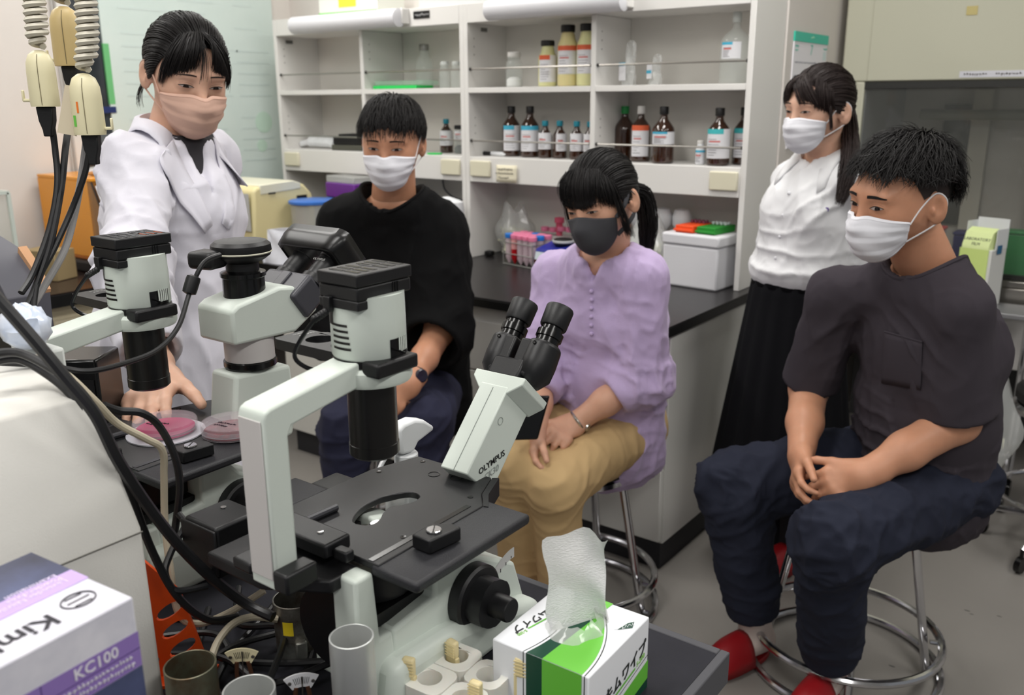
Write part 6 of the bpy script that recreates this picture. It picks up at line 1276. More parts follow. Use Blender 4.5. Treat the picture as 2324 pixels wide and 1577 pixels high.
# ---- hands
def hand(wr, fy, fz, left, curls=(.5, .55, .6, .7), spread=.012, thumb=(.75, .6, -.25), thc=.5, sc=1.):
    y = nz(fy); z = np.asarray(fz, float); z = nz(z-y*(z@y)); x = np.cross(y, z); M = np.stack([x, y, z], 1); q = 1 if left else -1
    W = lambda p: np.asarray(wr)+M@(np.asarray(p, float)*sc); ops = []
    side = M[:, 0]
    ops.append(('u', ecap(W((0, -.03, 0)), W((0, .012, 0)), .0265*sc, .027*sc, .0205*sc, .018*sc, side), .02))
    ops.append(('u', ecap(W((0, .012, 0)), W((q*.003, .072, -.002)), .028*sc, .037*sc, .0165*sc, .0125*sc, side), .02))
    ops.append(('u', ell(W((q*.024, .03, -.008)), A_(.017, .03, .016)*sc, M), .015))
    for i, (bx, ln, rr) in enumerate(((.029, .068, .0088), (.0097, .076, .009), (-.0095, .071, .0087), (-.0275, .056, .0078))):
        p = A_(q*bx, .078-.006*abs(i-1)**1.3, -.001); a = 0.; sp = q*(1.5-i)*spread/.03*.3
        for k, fr in enumerate((.44, .31, .25)):
            a += curls[i]*(.75 if k == 0 else 1.0); d = A_(math.sin(sp)*math.cos(a), math.cos(sp)*math.cos(a), -math.sin(a)); e = p+d*ln*fr*1.05
            ops.append(('u', cap(W(p), W(e), rr*(1-.1*k)*sc, rr*(.9-.1*k)*sc), .004 if k else .012)); p = e
    p = A_(q*.026, .018, -.006); d = nz(A_(q*thumb[0], thumb[1], thumb[2]))
    for k, (ln, rr) in enumerate(((.042, .0125), (.032, .0105), (.026, .0088))):
        e = p+d*ln; ops.append(('u', cap(W(p), W(e), rr*sc, rr*.88*sc), .012 if k == 0 else .004)); p = e; d = nz(d+A_(-q*thc*.35, .25*thc, -.25*thc))
    return ops
def nails(body, m): pass
def person(label): return thing('person', label, 'person')
SKF = skin('skin_light', (206, 158, 132)); SKM = skin('skin_tan', (196, 142, 112)); SKP = skin('skin_pale', (214, 170, 146))
BH = hairm('hair_black', (20, 17, 17)); DB = hairm('hair_dark_brown', (36, 25, 23))
MWH = mat('mask_white', (226, 226, 232), .75, bump=.1, bscale=700); MPK = mat('mask_pink', (206, 168, 150), .75, bump=.1, bscale=700); MGR = mat('mask_charcoal', (58, 58, 62), .8, bump=.1, bscale=900); LOOPW = mat('loop_white', (222, 220, 222), .7)
def torso_ops(J, fw, w, d, k=.05, low=None, lowz=0., shr=.052):
    fw = nz(A_(fw[0], fw[1], 0)); lf = A_(-fw[1], fw[0], 0); p, c, n = J['pelvis'], J['chest'], J['neck']; a = p+A_(0, 0, lowz); mid = p*.5+c*.5
    o = [('u', ecap(a, mid, w[0], w[1], d[0], d[1], lf), 0), ('u', ecap(mid, c, w[1], w[2], d[1], d[2], lf), k), ('u', ecap(c, n-A_(0, 0, .045), w[2], w[3], d[2], d[3], lf), k)]
    for s in ('L', 'R'): o.append(('u', cap(n-A_(0, 0, .03), J['sh'+s], shr*.9, shr), .04))
    return o, fw, lf
def base_body(J, fw, hd, hands, legs=True, arm=(.046, .042, .036, .026), coarse=.008):
    """one skin mesh: head and neck, arms with hands, and the trunk and legs under the clothes"""
    v = [hd.build()]
    for s in ('L', 'R'):
        if hands.get(s) is None: continue
        a, b, c = J['sh'+s], J['el'+s], J['wr'+s]; m1 = b*.45+c*.55
        v.append(mesh_sdf([('u', cap(a*.5+b*.5, b, arm[0], arm[1]), 0), ('u', cap(b, m1, arm[1], arm[2]), .02), ('u', cap(m1, c, arm[2], arm[3]), .02)]+hands[s], .0036))
    ops, _, lf = torso_ops(J, fw, (.112, .1, .1, .07), (.08, .075, .078, .055), shr=.036)
    if legs:
        for s in ('L', 'R'):
            ops += [('u', cap(J['hip'+s], J['kn'+s], .07, .05), .05), ('u', cap(J['kn'+s], J['an'+s], .05, .034), .03)]
    v.append(mesh_sdf(ops, coarse)); return v
def slipper(parent, an, fw, m, name='slipper'):
    fw = nz(A_(fw[0], fw[1], 0)); lf = A_(-fw[1], fw[0], 0); heel = A_(an[0], an[1], 0)-fw*.055
    n = 24; out_ = []
    for k in range(n):
        a = 2*math.pi*k/n; x = .118*math.cos(a)+.118; w_ = .038+.008*max(0, math.cos(a)); out_.append(heel+fw*x+lf*w_*math.sin(a))
    b = MB(); V = [tuple(p+A_(0, 0, .001)) for p in out_]+[tuple(p+A_(0, 0, .017)) for p in out_]; b.add(V, [tuple(range(n))[::-1], tuple(range(n, 2*n))]+[(i, (i+1) % n, n+(i+1) % n, n+i) for i in range(n)]); sl = b.build(name, m, parent, bevel=.003)
    b = MB(); P = []
    for i in range(9):
        t = i/8; x = .1+.132*t; hgt = .078*math.sqrt(max(0, 1-t**2.2))+.004; w_ = .047*math.sqrt(max(.02, 1-max(0, (x-.15)/.092)**2)); P.append([tuple(heel+fw*x+lf*w_*math.cos(math.pi*j/10)+A_(0, 0, .016+hgt*math.sin(math.pi*j/10))) for j in range(11)])
    b.grid(P); b.build('upper', m, sl, smooth=180, solid=.003); return sl
def sock(parent, an, kn, fw, m):
    fw = nz(A_(fw[0], fw[1], 0)); f0 = A_(an[0], an[1], .05); up = nz(kn-an)
    v = mesh_sdf([('u', cap(an+up*.14, an, .046, .042), 0), ('u', ecap(f0-fw*.028, f0+fw*.13, .037, .036, .034, .024, A_(-fw[1], fw[0], 0)), .03)], .005); v[0][:, 2] = np.maximum(v[0][:, 2], .0175)
    return to_obj('sock', [v], m, parent)
def strip_on(name, pts, w, th, m, parent, up): b = MB(); b.tube(smooth_path([tuple(p) for p in pts], 5), w, 8, flat=th/w, up=up); return b.build(name, m, parent)

def onto(ops, pts):
    P0 = np.tile(npv(CAM), (len(pts), 1)); d = np.array([npv(ray(*p)) for p in pts]); t = np.full(len(pts), 1.0)
    for _ in range(120): t += np.clip(sdf(ops, P0+d*t[:, None]), -.02, .08)*.8
    return P0+d*t[:, None]
def pocket(ops, quad, m, parent, f):
    (a, b, c, d) = [np.array(q, float) for q in quad]; n = 9; g = []
    for i in range(n): g.append([tuple((a*(1-u)+b*u)*(1-v)+(d*(1-u)+c*u)*v) for v in [i/(n-1)] for u in np.linspace(0, 1, n)])
    P_ = onto(ops, [p for r in g for p in r]).reshape(n, n, 3)+T3*.009+f*.004; b_ = MB(); b_.grid([[tuple(q) for q in r] for r in P_]); pk = b_.build('pocket', m, parent, smooth=180, solid=.0025)
    b_ = MB(); b_.tube([tuple(q+T3*.001) for q in P_[0]], .0022, 6); b_.build('pocket_hem', m, pk)
def rib(ops, J, r, m, parent, w_=.0065, depth=None, f=None):
    n = J['neck']; up = nz(J['head']-n); u = nz(np.cross(up, A_(1, 0, 0))); v = np.cross(up, u); c = n+(f*depth if depth else 0)
    an = np.linspace(0, 2*np.pi, 41)[:-1]; P0 = c+up*.16+(np.cos(an)[:, None]*u+np.sin(an)[:, None]*v)*(r+.008); P_ = trace(ops, P0, np.tile(-up, (40, 1)), n=60); b_ = MB(); b_.tube([tuple(p) for p in P_], w_, 8, closed=True, flat=.8); return b_.build('neck_rib', m, parent)

def fade(hd, m, parent, hem, off=.0016, whorl=(0, -.4, .92)):
    th = np.linspace(0, 2*np.pi, 57); z = np.array([hem(abs(((x+np.pi) % (2*np.pi))-np.pi)) for x in th]); E = np.arctan((z-.02)/.086); hdv = np.stack([np.sin(th)*np.cos(E), np.cos(th)*np.cos(E), np.sin(E)], -1)
    t = np.linspace(.35, 1, 12)[:, None, None]; P = hd.surf(slerp(np.broadcast_to(nz(whorl), (12, 57, 3)), np.broadcast_to(hdv, (12, 57, 3)), t), off); W = hd.out(P.reshape(-1, 3)).reshape(12, 57, 3); b = MB(); b.grid([[tuple(q) for q in r] for r in W]); b.build('cropped_sides', m, parent, smooth=180)
def collar(par, J, ops, f, lf, m, r0, r1, stand, tip, name='collar', half=150, fwd=.008):
    n = J['neck']+f*fwd; P_ = []; K_ = 33; ang = np.radians(np.linspace(-half, half, K_)); e = np.abs(np.linspace(-1, 1, K_))
    rad = lambda r_: n-f*(r_*np.cos(ang)*.95)[:, None]+lf*(r_*np.sin(ang))[:, None]
    def drop(Q):
        T = trace(ops, Q*A_(1, 1, 0)+A_(0, 0, n[2]+.13), np.tile(A_(0, 0, -1.), (K_, 1)), n=70); T[:, 2] = np.maximum(T[:, 2], n[2]-.12); return T
    ro = r1*(1+tip*np.maximum(0, e-.7)/.3); S = drop(rad(ro*1.0)); base = drop(rad(np.full(K_, r0+.016)))
    A0 = rad(np.full(K_, r0)); A0[:, 2] = base[:, 2]-.008; A1 = rad(np.full(K_, r0+.003)); A1[:, 2] = base[:, 2]+stand*(.55+.45*np.cos(ang)); A2 = rad(np.full(K_, r0+.012)); A2[:, 2] = A1[:, 2]-.001; A3 = S+A_(0, 0, .007)
    rows = [A0, (A0+A1)/2, A1, A2, A2*.66+A3*.34+A_(0, 0, .004), A2*.33+A3*.67+A_(0, 0, .004), A3]
    b = MB(); b.grid([[tuple(q) for q in r] for r in rows]); return b.build(name, m, par, smooth=50, solid=.0022)
# ================================================================== the five people
U3 = npv(_U); R3 = npv(_R); T3 = -npv(_F)
def seated(pel, fw, neck, head, shL, shR, elL, elR, wrL, wrR, knL, knR, anL, anR, ua=.27, fa=.235, th=.40, hw=.085, near=(0, 0, 1, 1)):
    f = nz(A_(fw[0], fw[1], 0)); lf = A_(-f[1], f[0], 0); J = {'pelvis': A_(*pel), 'neck': ld(neck), 'head': ld(head)}
    J['chest'] = J['pelvis']*.35+J['neck']*.65-f*.02; J['shL'], J['shR'] = ld(shL), ld(shR)
    J['elL'] = reach(J['shL'], *elL, ua, near[0]); J['elR'] = reach(J['shR'], *elR, ua, near[1]); J['wrL'] = reach(J['elL'], *wrL, fa, near[2]); J['wrR'] = reach(J['elR'], *wrR, fa, near[3])
    J['hipL'] = J['pelvis']+lf*hw; J['hipR'] = J['pelvis']-lf*hw; J['knL'] = reach(J['hipL'], *knL, th); J['knR'] = reach(J['hipR'], *knR, th)
    for s, a in (('L', anL), ('R', anR)): J['an'+s] = npv(atz(a[0], a[1], .09)) if len(a) == 2 else J['kn'+s]*A_(1, 1, 0)+A_(0, 0, .09)-f*a[0]
    return J, f, lf
def trousers(J, f, lf, m, par, r=(.088, .07, .062, .058), fold=None, hem=.12, h=.0062, cr=1.):
    o = [('u', ell(J['pelvis']+A_(0, 0, .0)-f*.01, A_(.152, .112, .088), np.stack([lf, f, A_(0, 0, 1)], 1)), 0)]
    for s in 'LR':
        k, a = J['kn'+s], J['an'+s]; d = nz(a-k); e = k*hem+a*(1-hem)
        o += [('u', cap(J['hip'+s]-f*.02, k, r[0], r[1]), .04), ('u', tubecut([cap(k, e+d*.03, r[2], r[3])], e, d, r[3]-.009), .03)]
    hot = [(J['kn'+s], .14) for s in 'LR']+[(J['hip'+s], .14) for s in 'LR']
    dr = [(J['kn'+s]-f*.02, nz(J['an'+s]-J['kn'+s]+f*-.3), .12, 55, .011*cr) for s in 'LR']+[(J['an'+s]+A_(0, 0, .1), A_(0, 0, 1), .09, 70, .009*cr) for s in 'LR']+[(J['hip'+s]+f*.08, f, .12, 50, .009*cr) for s in 'LR']
    return cloth('trousers', o, h, m, par, fold, hot, dr if fold else ())
def neck_cut(J, hd, r, tilt=0., f=None, depth=0.): # opening for the neck
    n = J['neck']; up = nz(J['head']-n); a = n-up*.03; return [('s', cap(a+(f*depth if f is not None else 0), n+up*.2, r, r*1.25), .008)]
def sleeve(J, s, end, r, rin, extra=None, k=.035):
    """end: fraction along upper arm (<1) or 1+fraction along forearm"""
    a, b, c = J['sh'+s], J['el'+s], J['wr'+s]
    if end <= 1: e = a+(b-a)*end; d = nz(b-a); pr = [cap(a, e+d*.03, r[0], r[1])]
    else: e = b+(c-b)*(end-1); d = nz(c-b); pr = [cap(a, b, r[0], r[1]), cap(b, e+d*.03 if extra is None else e-d*.03, r[1], r[2])]+([] if extra is None else [cap(e-d*.03, e+d*.03, extra, extra)])
    return [('u', tubecut(pr, e, d, rin), k)]
# ------------------------------------------------------------------ boy in charcoal T-shirt (right)
J, f, lf = seated((-.41, 2.2, .56), (-.47, -.88), (2105, 592, 2.1), (2045, 446, 2.03), (2178, 698, 2.02), (1895, 672, 2.17), (2172, 955), (1836, 880), (1962, 1078), (1818, 1030), (1895, 1225), (1668, 1105), (1880, 1515), (1715, 1425), th=.405)
P = person('person in charcoal T-shirt and white mask sitting on the right stool, hands clasped')
hd = Head(J['head'], (-.55, -.84), R(10), R(4), J['neck'], female=False, sc=1.03)
hL = hand(J['wrL'], ld((1795, 1128, 1.93))-J['wrL'], T3+.4*U3, True, curls=(.42, .5, .55, .6), thumb=(.55, .85, -.05), thc=.3)
hR = hand(J['wrR'], ld((1795, 1135, 1.93))-J['wrR'], -R3-.1*T3, False, curls=(.5, .5, .55, .6), thumb=(.55, .8, -.2))
body = to_obj('body', base_body(J, f, hd, {'L': hL, 'R': hR}, arm=(.05, .046, .041, .029)), SKM, P)
hd.features(body, openh=.0046, browm=BH, gaze=(-.004, -.0005), browth=.005)
hd.mask(P, MWH, LOOPW)
hc = crop_hair(hd, BH, P, lambda a, s: (.044+.006*math.sin(a*11)) if a < .75 else (.044-.01*(a-.75)/.4 if a < 1.15 else (.034 if a < 1.95 else .034-.06*min(1, (a-1.95)/.6))), n=3200, lift=(.008, .024), spike=.02, seed=4, wid=.0010, capoff=.008, tips=.002, start=.85, clumps=110, scat=.28, cut=.08, tlo=.2, fringe=.016)
fade(hd, mat('hair_fade', (46, 36, 33), .7), hc, lambda a: .08 if a < .8 else (.08-.074*(a-.8)/.45 if a < 1.25 else (.012 if a < 1.85 else .012-.07*min(1, (a-1.85)/.5))))
TEE = mat('charcoal_cotton', (62, 57, 63), .92, spec=.2, bump=.25, bscale=900)
o, f, lf = torso_ops(J, f, (.17, .158, .162, .11), (.13, .122, .12, .085), lowz=-.055, shr=.054)
for s in 'LR': o += sleeve(J, s, .93, (.06, .072), .059)
o += neck_cut(J, hd, .07, f=f, depth=.012)
cloth('t_shirt', o, .006, TEE, P, [(.009, (9, 9, 3.5), 1), (.0045, (17, 17, 8), 4)], [(J['pelvis'], .2)], [(J['pelvis']+f*.12+A_(0, 0, .06), A_(0, 0, 1), .14, 70, .012), (J['shL']-A_(0, 0, .08)-lf*.05+f*.05, nz(A_(0, 0, 1)+lf), .07, 60, .009), (J['shR']-A_(0, 0, .08)+lf*.05+f*.05, nz(A_(0, 0, 1)-lf), .07, 60, .009)])
rib(o, J, .07, TEE, P, f=f, depth=.012); pocket(o, ((2006, 752), (2092, 776), (2088, 884), (2000, 868)), TEE, P, f)
NAV = mat('navy_trousers', (36, 39, 52), .9, spec=.2, bump=.2, bscale=800)
trousers(J, f, lf, NAV, P, r=(.1, .082, .078, .066), fold=[(.011, (8, 8, 9), 2), (.006, (15, 15, 16), 5)])
SOC = mat('sock_cream', (206, 192, 184), .9, bump=.3, bscale=900); RED = mat('slipper_red', (150, 18, 26), .45)
ff = {'L': (-.1, -1), 'R': (-.35, -.93)}
for s in 'LR': sock(P, J['an'+s], J['kn'+s], ff[s], SOC); slipper(P, J['an'+s], ff[s], RED)
# ------------------------------------------------------------------ person in lavender blouse (middle)
J, f, lf = seated((-1.2, 2.05, .56), (.12, -.99), (1375, 562, 2.25), (1366, 452, 2.19), (1458, 630, 2.2), (1262, 622, 2.36), (1462, 850), (1228, 838), (1302, 962), (1215, 985), (1258, 1105), (1165, 1052), (.0, ), (.02, ), ua=.255, fa=.215, th=.375, hw=.08)
J['anL'] += A_(-.02, .09, 0); J['anR'] += A_(-.05, .1, 0)
P = person('person in lavender blouse and dark grey mask sitting with hands on lap')
hd = Head(J['head'], (-.06, -1), R(17), R(-7), J['neck'], sc=.97)
hL = hand(J['wrL'], ld((1198, 1040, 2.0))-J['wrL'], T3+.5*U3-.1*R3, True, curls=(.45, .5, .55, .6), thumb=(.5, .85, .0), sc=.92)
hR = hand(J['wrR'], ld((1200, 1048, 2.04))-J['wrR'], -R3*.6+T3*.2, False, curls=(.5, .5, .5, .55), thumb=(.5, .8, -.2), sc=.92)
body = to_obj('body', base_body(J, f, hd, {'L': hL, 'R': hR}, arm=(.042, .039, .035, .025)), SKF, P)
hd.features(body, openh=.0032, browm=BH, gaze=(-.001, -.0015), brow=.024)
hd.mask(P, MGR, MGR, kind='moulded', w=66, top=-.008, bot=-.115)
hc = pony_hair(hd, BH, P, (0, -.112, -.02), seed=6)
lock(hd, BH, hc, [(-.05, .045, .088), (0, .058, .1), (.05, .045, .088)], [(-.055, .072, .022), (-.02, .088, .014), (.02, .088, .014), (.055, .07, .022)], 620, 8, bulge=.016, wid=.0009)
for q in (1, -1): lock(hd, BH, hc, [(q*.04, .052, .094), (q*.066, .03, .062)], [(q*.056, .072, .014), (q*.078, .03, -.008)], 190, 38, bulge=.012, wid=.001)
for q in (1, -1): lock(hd, BH, hc, [(q*.06, .04, .07), (q*.066, .03, .05)], [(q*.082, .045, -.08), (q*.086, .03, -.09)], 60, 9, bulge=.012, wid=.0009)
tw = hd.out(A_(0, -.125, -.02)[None])[0]; bundle(BH, hc, [hd.out(A_(0, -.1, -.015)[None])[0], tw+A_(.02, .03, -.02), tw+A_(.035, .035, -.1), tw+A_(.03, .03, -.2)], 420, (.016, .026, .026, .01), 3, wid=.001)
LAV = mat('lavender_linen', (186, 166, 204), .85, bump=.35, bscale=500, var=.05, vscale=30, sheen=.2)
o, f, lf = torso_ops(J, f, (.172, .15, .142, .1), (.145, .12, .11, .078), lowz=-.05, shr=.047)
o += [('u', ell(J['chest']+f*.055+lf*.06-A_(0, 0, .03), A_(.06, .06, .06)), .05), ('u', ell(J['chest']+f*.055-lf*.06-A_(0, 0, .03), A_(.06, .06, .06)), .05)]
for s in 'LR': o += sleeve(J, s, 1.42, (.056, .064, .058), .034, extra=.046)
o += neck_cut(J, hd, .066, f=f, depth=.01)+[('s', ecap(J['neck']+f*.07+A_(0, 0, .02), J['neck']*.62+J['chest']*.38+f*.115, .05, .006, .04, .03, lf), .006)]
cloth('blouse', o, .006, LAV, P, [(.011, (10, 10, 5), 11), (.006, (20, 20, 12), 14)], [(J['elL'], .1), (J['elR'], .1), (J['pelvis'], .2)], [(J['pelvis']+f*.1+A_(0, 0, .1), nz(A_(0, 0, 1)+lf*.4), .16, 60, .014), (J['elL'], nz(J['shL']-J['elL']), .08, 45, .007), (J['elR'], nz(J['shR']-J['elR']), .08, 45, .007), (J['neck']+f*.08-lf*.09-A_(0, 0, .05), lf, .06, 110, .006), (J['neck']+f*.08+lf*.09-A_(0, 0, .05), lf, .06, 110, .006)])
fr0 = J['neck']*.62+J['chest']*.38+f*.1
for k in range(6):
    q = J['neck']*.55+J['chest']*.45; z = q-A_(0, 0, .02+.022*k)+f*.2; pr = trace(o, z[None], -f[None])[0]; b = MB(); b.ball(tuple(pr+f*.003), .0052, 6); b.build('button', LAV, P)
KHA = mat('khaki_cotton', (192, 162, 116), .85, bump=.2, bscale=900)
trousers(J, f, lf, KHA, P, r=(.088, .068, .063, .06), fold=[(.004, (7, 7, 8), 21)], cr=.6)
wc = J['wrL']+nz(J['elL']-J['wrL'])*.012; ax = nz(J['elL']-J['wrL']); u_ = nz(np.cross(ax, U3)); w_ = np.cross(ax, u_); SIL = mat('watch_steel', (196, 192, 184), .25, .9)
b = MB(); b.tube([tuple(wc+u_*.0305*math.cos(a)+w_*.0262*math.sin(a)) for a in np.linspace(0, 2*math.pi, 29)[:-1]], .0042, 8, closed=True, up=tuple(ax)); wt = b.build('wristwatch', SIL, P)
fc = wc+nz(R3*.7-U3*.4+T3*.3-ax*0)*.031; nr = nz(fc-wc); b = MB(); b.lathe([(.011, 0), (.0125, .002), (.0125, .006), (.0105, .0075), (0, .0075)], tuple(fc-nr*.004), 20, M=Vector(nr).to_track_quat('Z', 'Y').to_matrix()); b.build('watch_case', SIL, wt)
pb = MB(); pc = ld((1207, 948, 2.02)); pb.box(tuple(pc), (.06, .01, .11), M=Matrix((Vector(nz(R3*.8-T3*.2)), Vector(nz(T3)), Vector(nz(U3*.9+R3*.25)))).transposed()); ph = pb.build('smartphone', BLKG, bevel=.006, seg=3); tag(ph, 'black smartphone resting on the khaki lap beside clasped hands', 'phone')
for s in 'LR': sock(P, J['an'+s], J['kn'+s], (.1, -1), SOC); slipper(P, J['an'+s], (.1, -1), RED)
# ------------------------------------------------------------------ boy in black top (left of centre)
J, f, lf = seated((-1.9, 2.0, .56), (.4, -.92), (893, 437, 2.6), (890, 320, 2.54), (1000, 525, 2.6), (782, 512, 2.66), (998, 750), (752, 735), (932, 868), (850, 880), (965, 960), (780, 965), (.0, ), (.0, ), th=.37, ua=.28)
P = person('person in loose black top, blue jeans and white mask sitting behind microscopes')
hd = Head(J['head'], (.52, -.86), R(12), R(2), J['neck'], female=False, sc=1.0)
hL = hand(J['wrL'], ld((895, 905, 2.3))-J['wrL'], T3+.3*R3, True, curls=(.4, .45, .5, .5)); hR = hand(J['wrR'], ld((905, 930, 2.3))-J['wrR'], T3-.3*R3, False, curls=(.4, .45, .5, .5))
body = to_obj('body', base_body(J, f, hd, {'L': hL, 'R': hR}, arm=(.046, .042, .037, .027)), SKM, P)
hd.features(body, openh=.0038, browm=BH, gaze=(0, -.0018), browth=.0032)
hd.mask(P, MWH, LOOPW)
crop_hair(hd, BH, P, lambda a, s: (.024+.008*math.sin(a*13)) if a < .8 else (.03-.03*(a-.8)/.5 if a < 1.3 else (-.004 if a < 1.9 else -.004-.055*min(1, (a-1.9)/.6))), n=2400, lift=(.008, .02), seed=7, wid=.0011, tips=.008, capoff=.009, clumps=90, scat=.2, cut=.12, fringe=.022, spike=.004)
BT = mat('black_jersey', (11, 11, 12), .9, spec=.2, bump=.2, bscale=900)
o, f, lf = torso_ops(J, f, (.2, .185, .19, .125), (.15, .14, .135, .09), lowz=-.06, shr=.062)
for s in 'LR': o += sleeve(J, s, 1.3, (.078, .094, .09), .076, k=.04)
o += neck_cut(J, hd, .082, f=f, depth=.012)
rib(o, J, .082, BT, P, f=f, depth=.012)
cloth('black_top', o, .0068, BT, P, [(.012, (8, 8, 5), 31), (.006, (15, 15, 10), 34)], [(J['elL'], .1), (J['elR'], .1)])
JEAN = mat('navy_denim', (34, 36, 60), .85, bump=.3, bscale=900, var=.15, vscale=14)
trousers(J, f, lf, JEAN, P, r=(.088, .07, .066, .06), fold=[(.008, (8, 8, 9), 41)], h=.007)
wc = J['wrL']+nz(J['elL']-J['wrL'])*.03; ax = nz(J['elL']-J['wrL']); u_ = nz(np.cross(ax, U3)); w_ = np.cross(ax, u_)
b = MB(); b.tube([tuple(wc+u_*.033*math.cos(a)+w_*.029*math.sin(a)) for a in np.linspace(0, 2*math.pi, 25)[:-1]], .007, 8, closed=True, up=tuple(ax)); wt = b.build('wristwatch', BLK, P)
fc = wc+nz(T3*.8+R3*.6)*.033; nr = nz(fc-wc); b = MB(); b.lathe([(.017, 0), (.019, .003), (.019, .009), (.015, .012), (0, .0105)], tuple(fc-nr*.004), 20, M=Vector(nr).to_track_quat('Z', 'Y').to_matrix()); b.build('watch_case', mat('watch_navy', (34, 32, 48), .25), wt)
for s in 'LR': sock(P, J['an'+s], J['kn'+s], f, SOC); slipper(P, J['an'+s], f, RED)
# ------------------------------------------------------------------ standing person in white shirt (back right)
J = dict(pelvis=ld((1812, 650, 2.68)), neck=ld((1872, 352, 2.7)), head=ld((1860, 246, 2.66)), shL=ld((1930, 414, 2.6)), shR=ld((1800, 404, 2.78)))
f = nz(A_(-.3, -.95, 0)); lf = A_(-f[1], f[0], 0); J['chest'] = J['pelvis']*.35+J['neck']*.65+f*.01
J['elL'] = reach(J['shL'], 1950, 575, .24, False); J['elR'] = reach(J['shR'], 1782, 560, .24, False); J['wrL'] = J['pelvis']-f*.16+lf*.05+A_(0, 0, .05); J['wrR'] = J['pelvis']-f*.16-lf*.06+A_(0, 0, .05)
gx = A_(J['pelvis'][0], J['pelvis'][1], 0)
for s, q in (('L', 1), ('R', -1)): J['hip'+s] = J['pelvis']+lf*q*.07-A_(0, 0, .05); J['kn'+s] = gx+lf*q*.06+A_(0, 0, .46)+f*.01; 
J['anL'] = npv(atz(1800, 1235, .08)); J['anR'] = npv(atz(1752, 1205, .08))
P = person('ponytailed person in white shirt and long black pleated skirt standing by calendar')
hd = Head(J['head'], (-.42, -.9), R(6), R(1), J['neck'], sc=.95)
ha = hand(J['wrL'], -lf-A_(0, 0, .6), -f, True, sc=.9); hb_ = hand(J['wrR'], lf-A_(0, 0, .6), -f, False, sc=.9)
body = to_obj('body', base_body(J, f, hd, {'L': ha, 'R': hb_}, arm=(.04, .037, .032, .023)), SKP, P)
hd.features(body, openh=.0034, browm=DB, gaze=(-.002, -.001), brow=.023)
hd.mask(P, MWH, LOOPW, w=70)
hc = pony_hair(hd, DB, P, (0, -.11, -.012), seed=12)
lock(hd, DB, hc, [(-.01, .06, .1), (.03, .055, .096)], [(-.062, .07, .016), (-.05, .085, .03), (-.02, .096, .024)], 170, 18, bulge=.018, wid=.0013)
for q in (1, -1): lock(hd, DB, hc, [(q*.04, .052, .094), (q*.066, .03, .062)], [(q*.054, .072, .016), (q*.078, .03, -.008)], 300, 39, bulge=.01, wid=.001)
lock(hd, DB, hc, [(.0, .06, .1), (.045, .048, .088)], [(.03, .09, .03), (.055, .072, .026), (.07, .045, .01)], 150, 19, bulge=.018, wid=.0013)
for q in (1, -1): lock(hd, DB, hc, [(q*.064, .036, .05)], [(q*.08, .04, -.05)], 26, 20, bulge=.008, wid=.001)
tw = hd.out(A_(0, -.118, -.015)[None])[0]; e0 = ld((1930, 330, 2.63)); e1 = ld((1925, 390, 2.56)); e2_ = ld((1905, 465, 2.52)); bundle(DB, hc, [hd.out(A_(0, -.1, -.01)[None])[0], tw+A_(0, 0, -.01), e0, e1, e2_], 480, (.012, .02, .024, .026, .012), 13, wid=.001)
b = MB(); q_ = hd.out(A_(0, -.112, -.012)[None])[0]; b.tube([tuple(q_+hd.M[:, 0]*.014*math.cos(a)+hd.M[:, 2]*.014*math.sin(a)) for a in np.linspace(0, 2*math.pi, 17)[:-1]], .004, 6, closed=True); b.build('hair_tie', BLK, hc)
SHW = mat('white_shirting', (222, 222, 224), .8, bump=.15, bscale=700, sheen=.2)
o, f, lf = torso_ops(J, f, (.125, .128, .125, .088), (.108, .112, .105, .072), lowz=.0, shr=.043)
o += [('u', ell(J['pelvis']+A_(0, 0, .05)+f*.02, A_(.134, .115, .06), np.stack([lf, f, A_(0, 0, 1)], 1)), .03)]
o += [('u', ell(J['chest']+f*.06+lf*.055-A_(0, 0, .03), A_(.055, .055, .055)), .05), ('u', ell(J['chest']+f*.06-lf*.055-A_(0, 0, .03), A_(.055, .055, .055)), .05)]
for s in 'LR':
    a, b_, c = J['sh'+s], J['el'+s], J['wr'+s]; o += [('u', cap(a, b_, .05, .05), .03), ('u', cap(b_, b_*.15+c*.85, .05, .038), .025)]
o += [('s', halfspace(J['pelvis']+A_(0, 0, .0), A_(0, 0, 1), J['pelvis']-.3, J['pelvis']+A_(.3, .3, .0)), .004)]+neck_cut(J, hd, .056, f=f, depth=.008)+[('s', ecap(J['neck']+f*.06+A_(0, 0, .02), J['neck']*.8+J['chest']*.2+f*.09, .03, .006, .03, .02, lf), .005)]
CUFFS.append((J['pelvis'], A_(0, 0, -1.), .32)); cloth('white_shirt', o, .006, SHW, P, [(.009, (10, 10, 5), 51), (.004, (20, 20, 12), 54)], [(J['pelvis'], .18), (J['elL'], .1), (J['elR'], .1)], [(J['pelvis']+f*.1+A_(0, 0, .09), A_(0, 0, 1), .12, 55, .012), (J['chest']+f*.1+lf*.1, nz(A_(0, 0, 1)-lf), .1, 60, .008)])
collar(P, J, o, f, lf, SHW, .058, .09, .032, .55)
for k in range(5):
    z = J['neck']*(.9-.16*k)+J['pelvis']*(.1+.16*k)+f*.3; pr = trace(o, z[None], -f[None])[0]; b = MB(); b.ball(tuple(pr+f*.002), .005, 6, (1, 1, 1)); b.build('button', LBL, P)
SK = mat('black_pleats', (13, 13, 17), .9, spec=.2, bump=.15, bscale=700); wz0, wz1 = J['pelvis'][2]+.03, .33; n = 96; rows_ = []
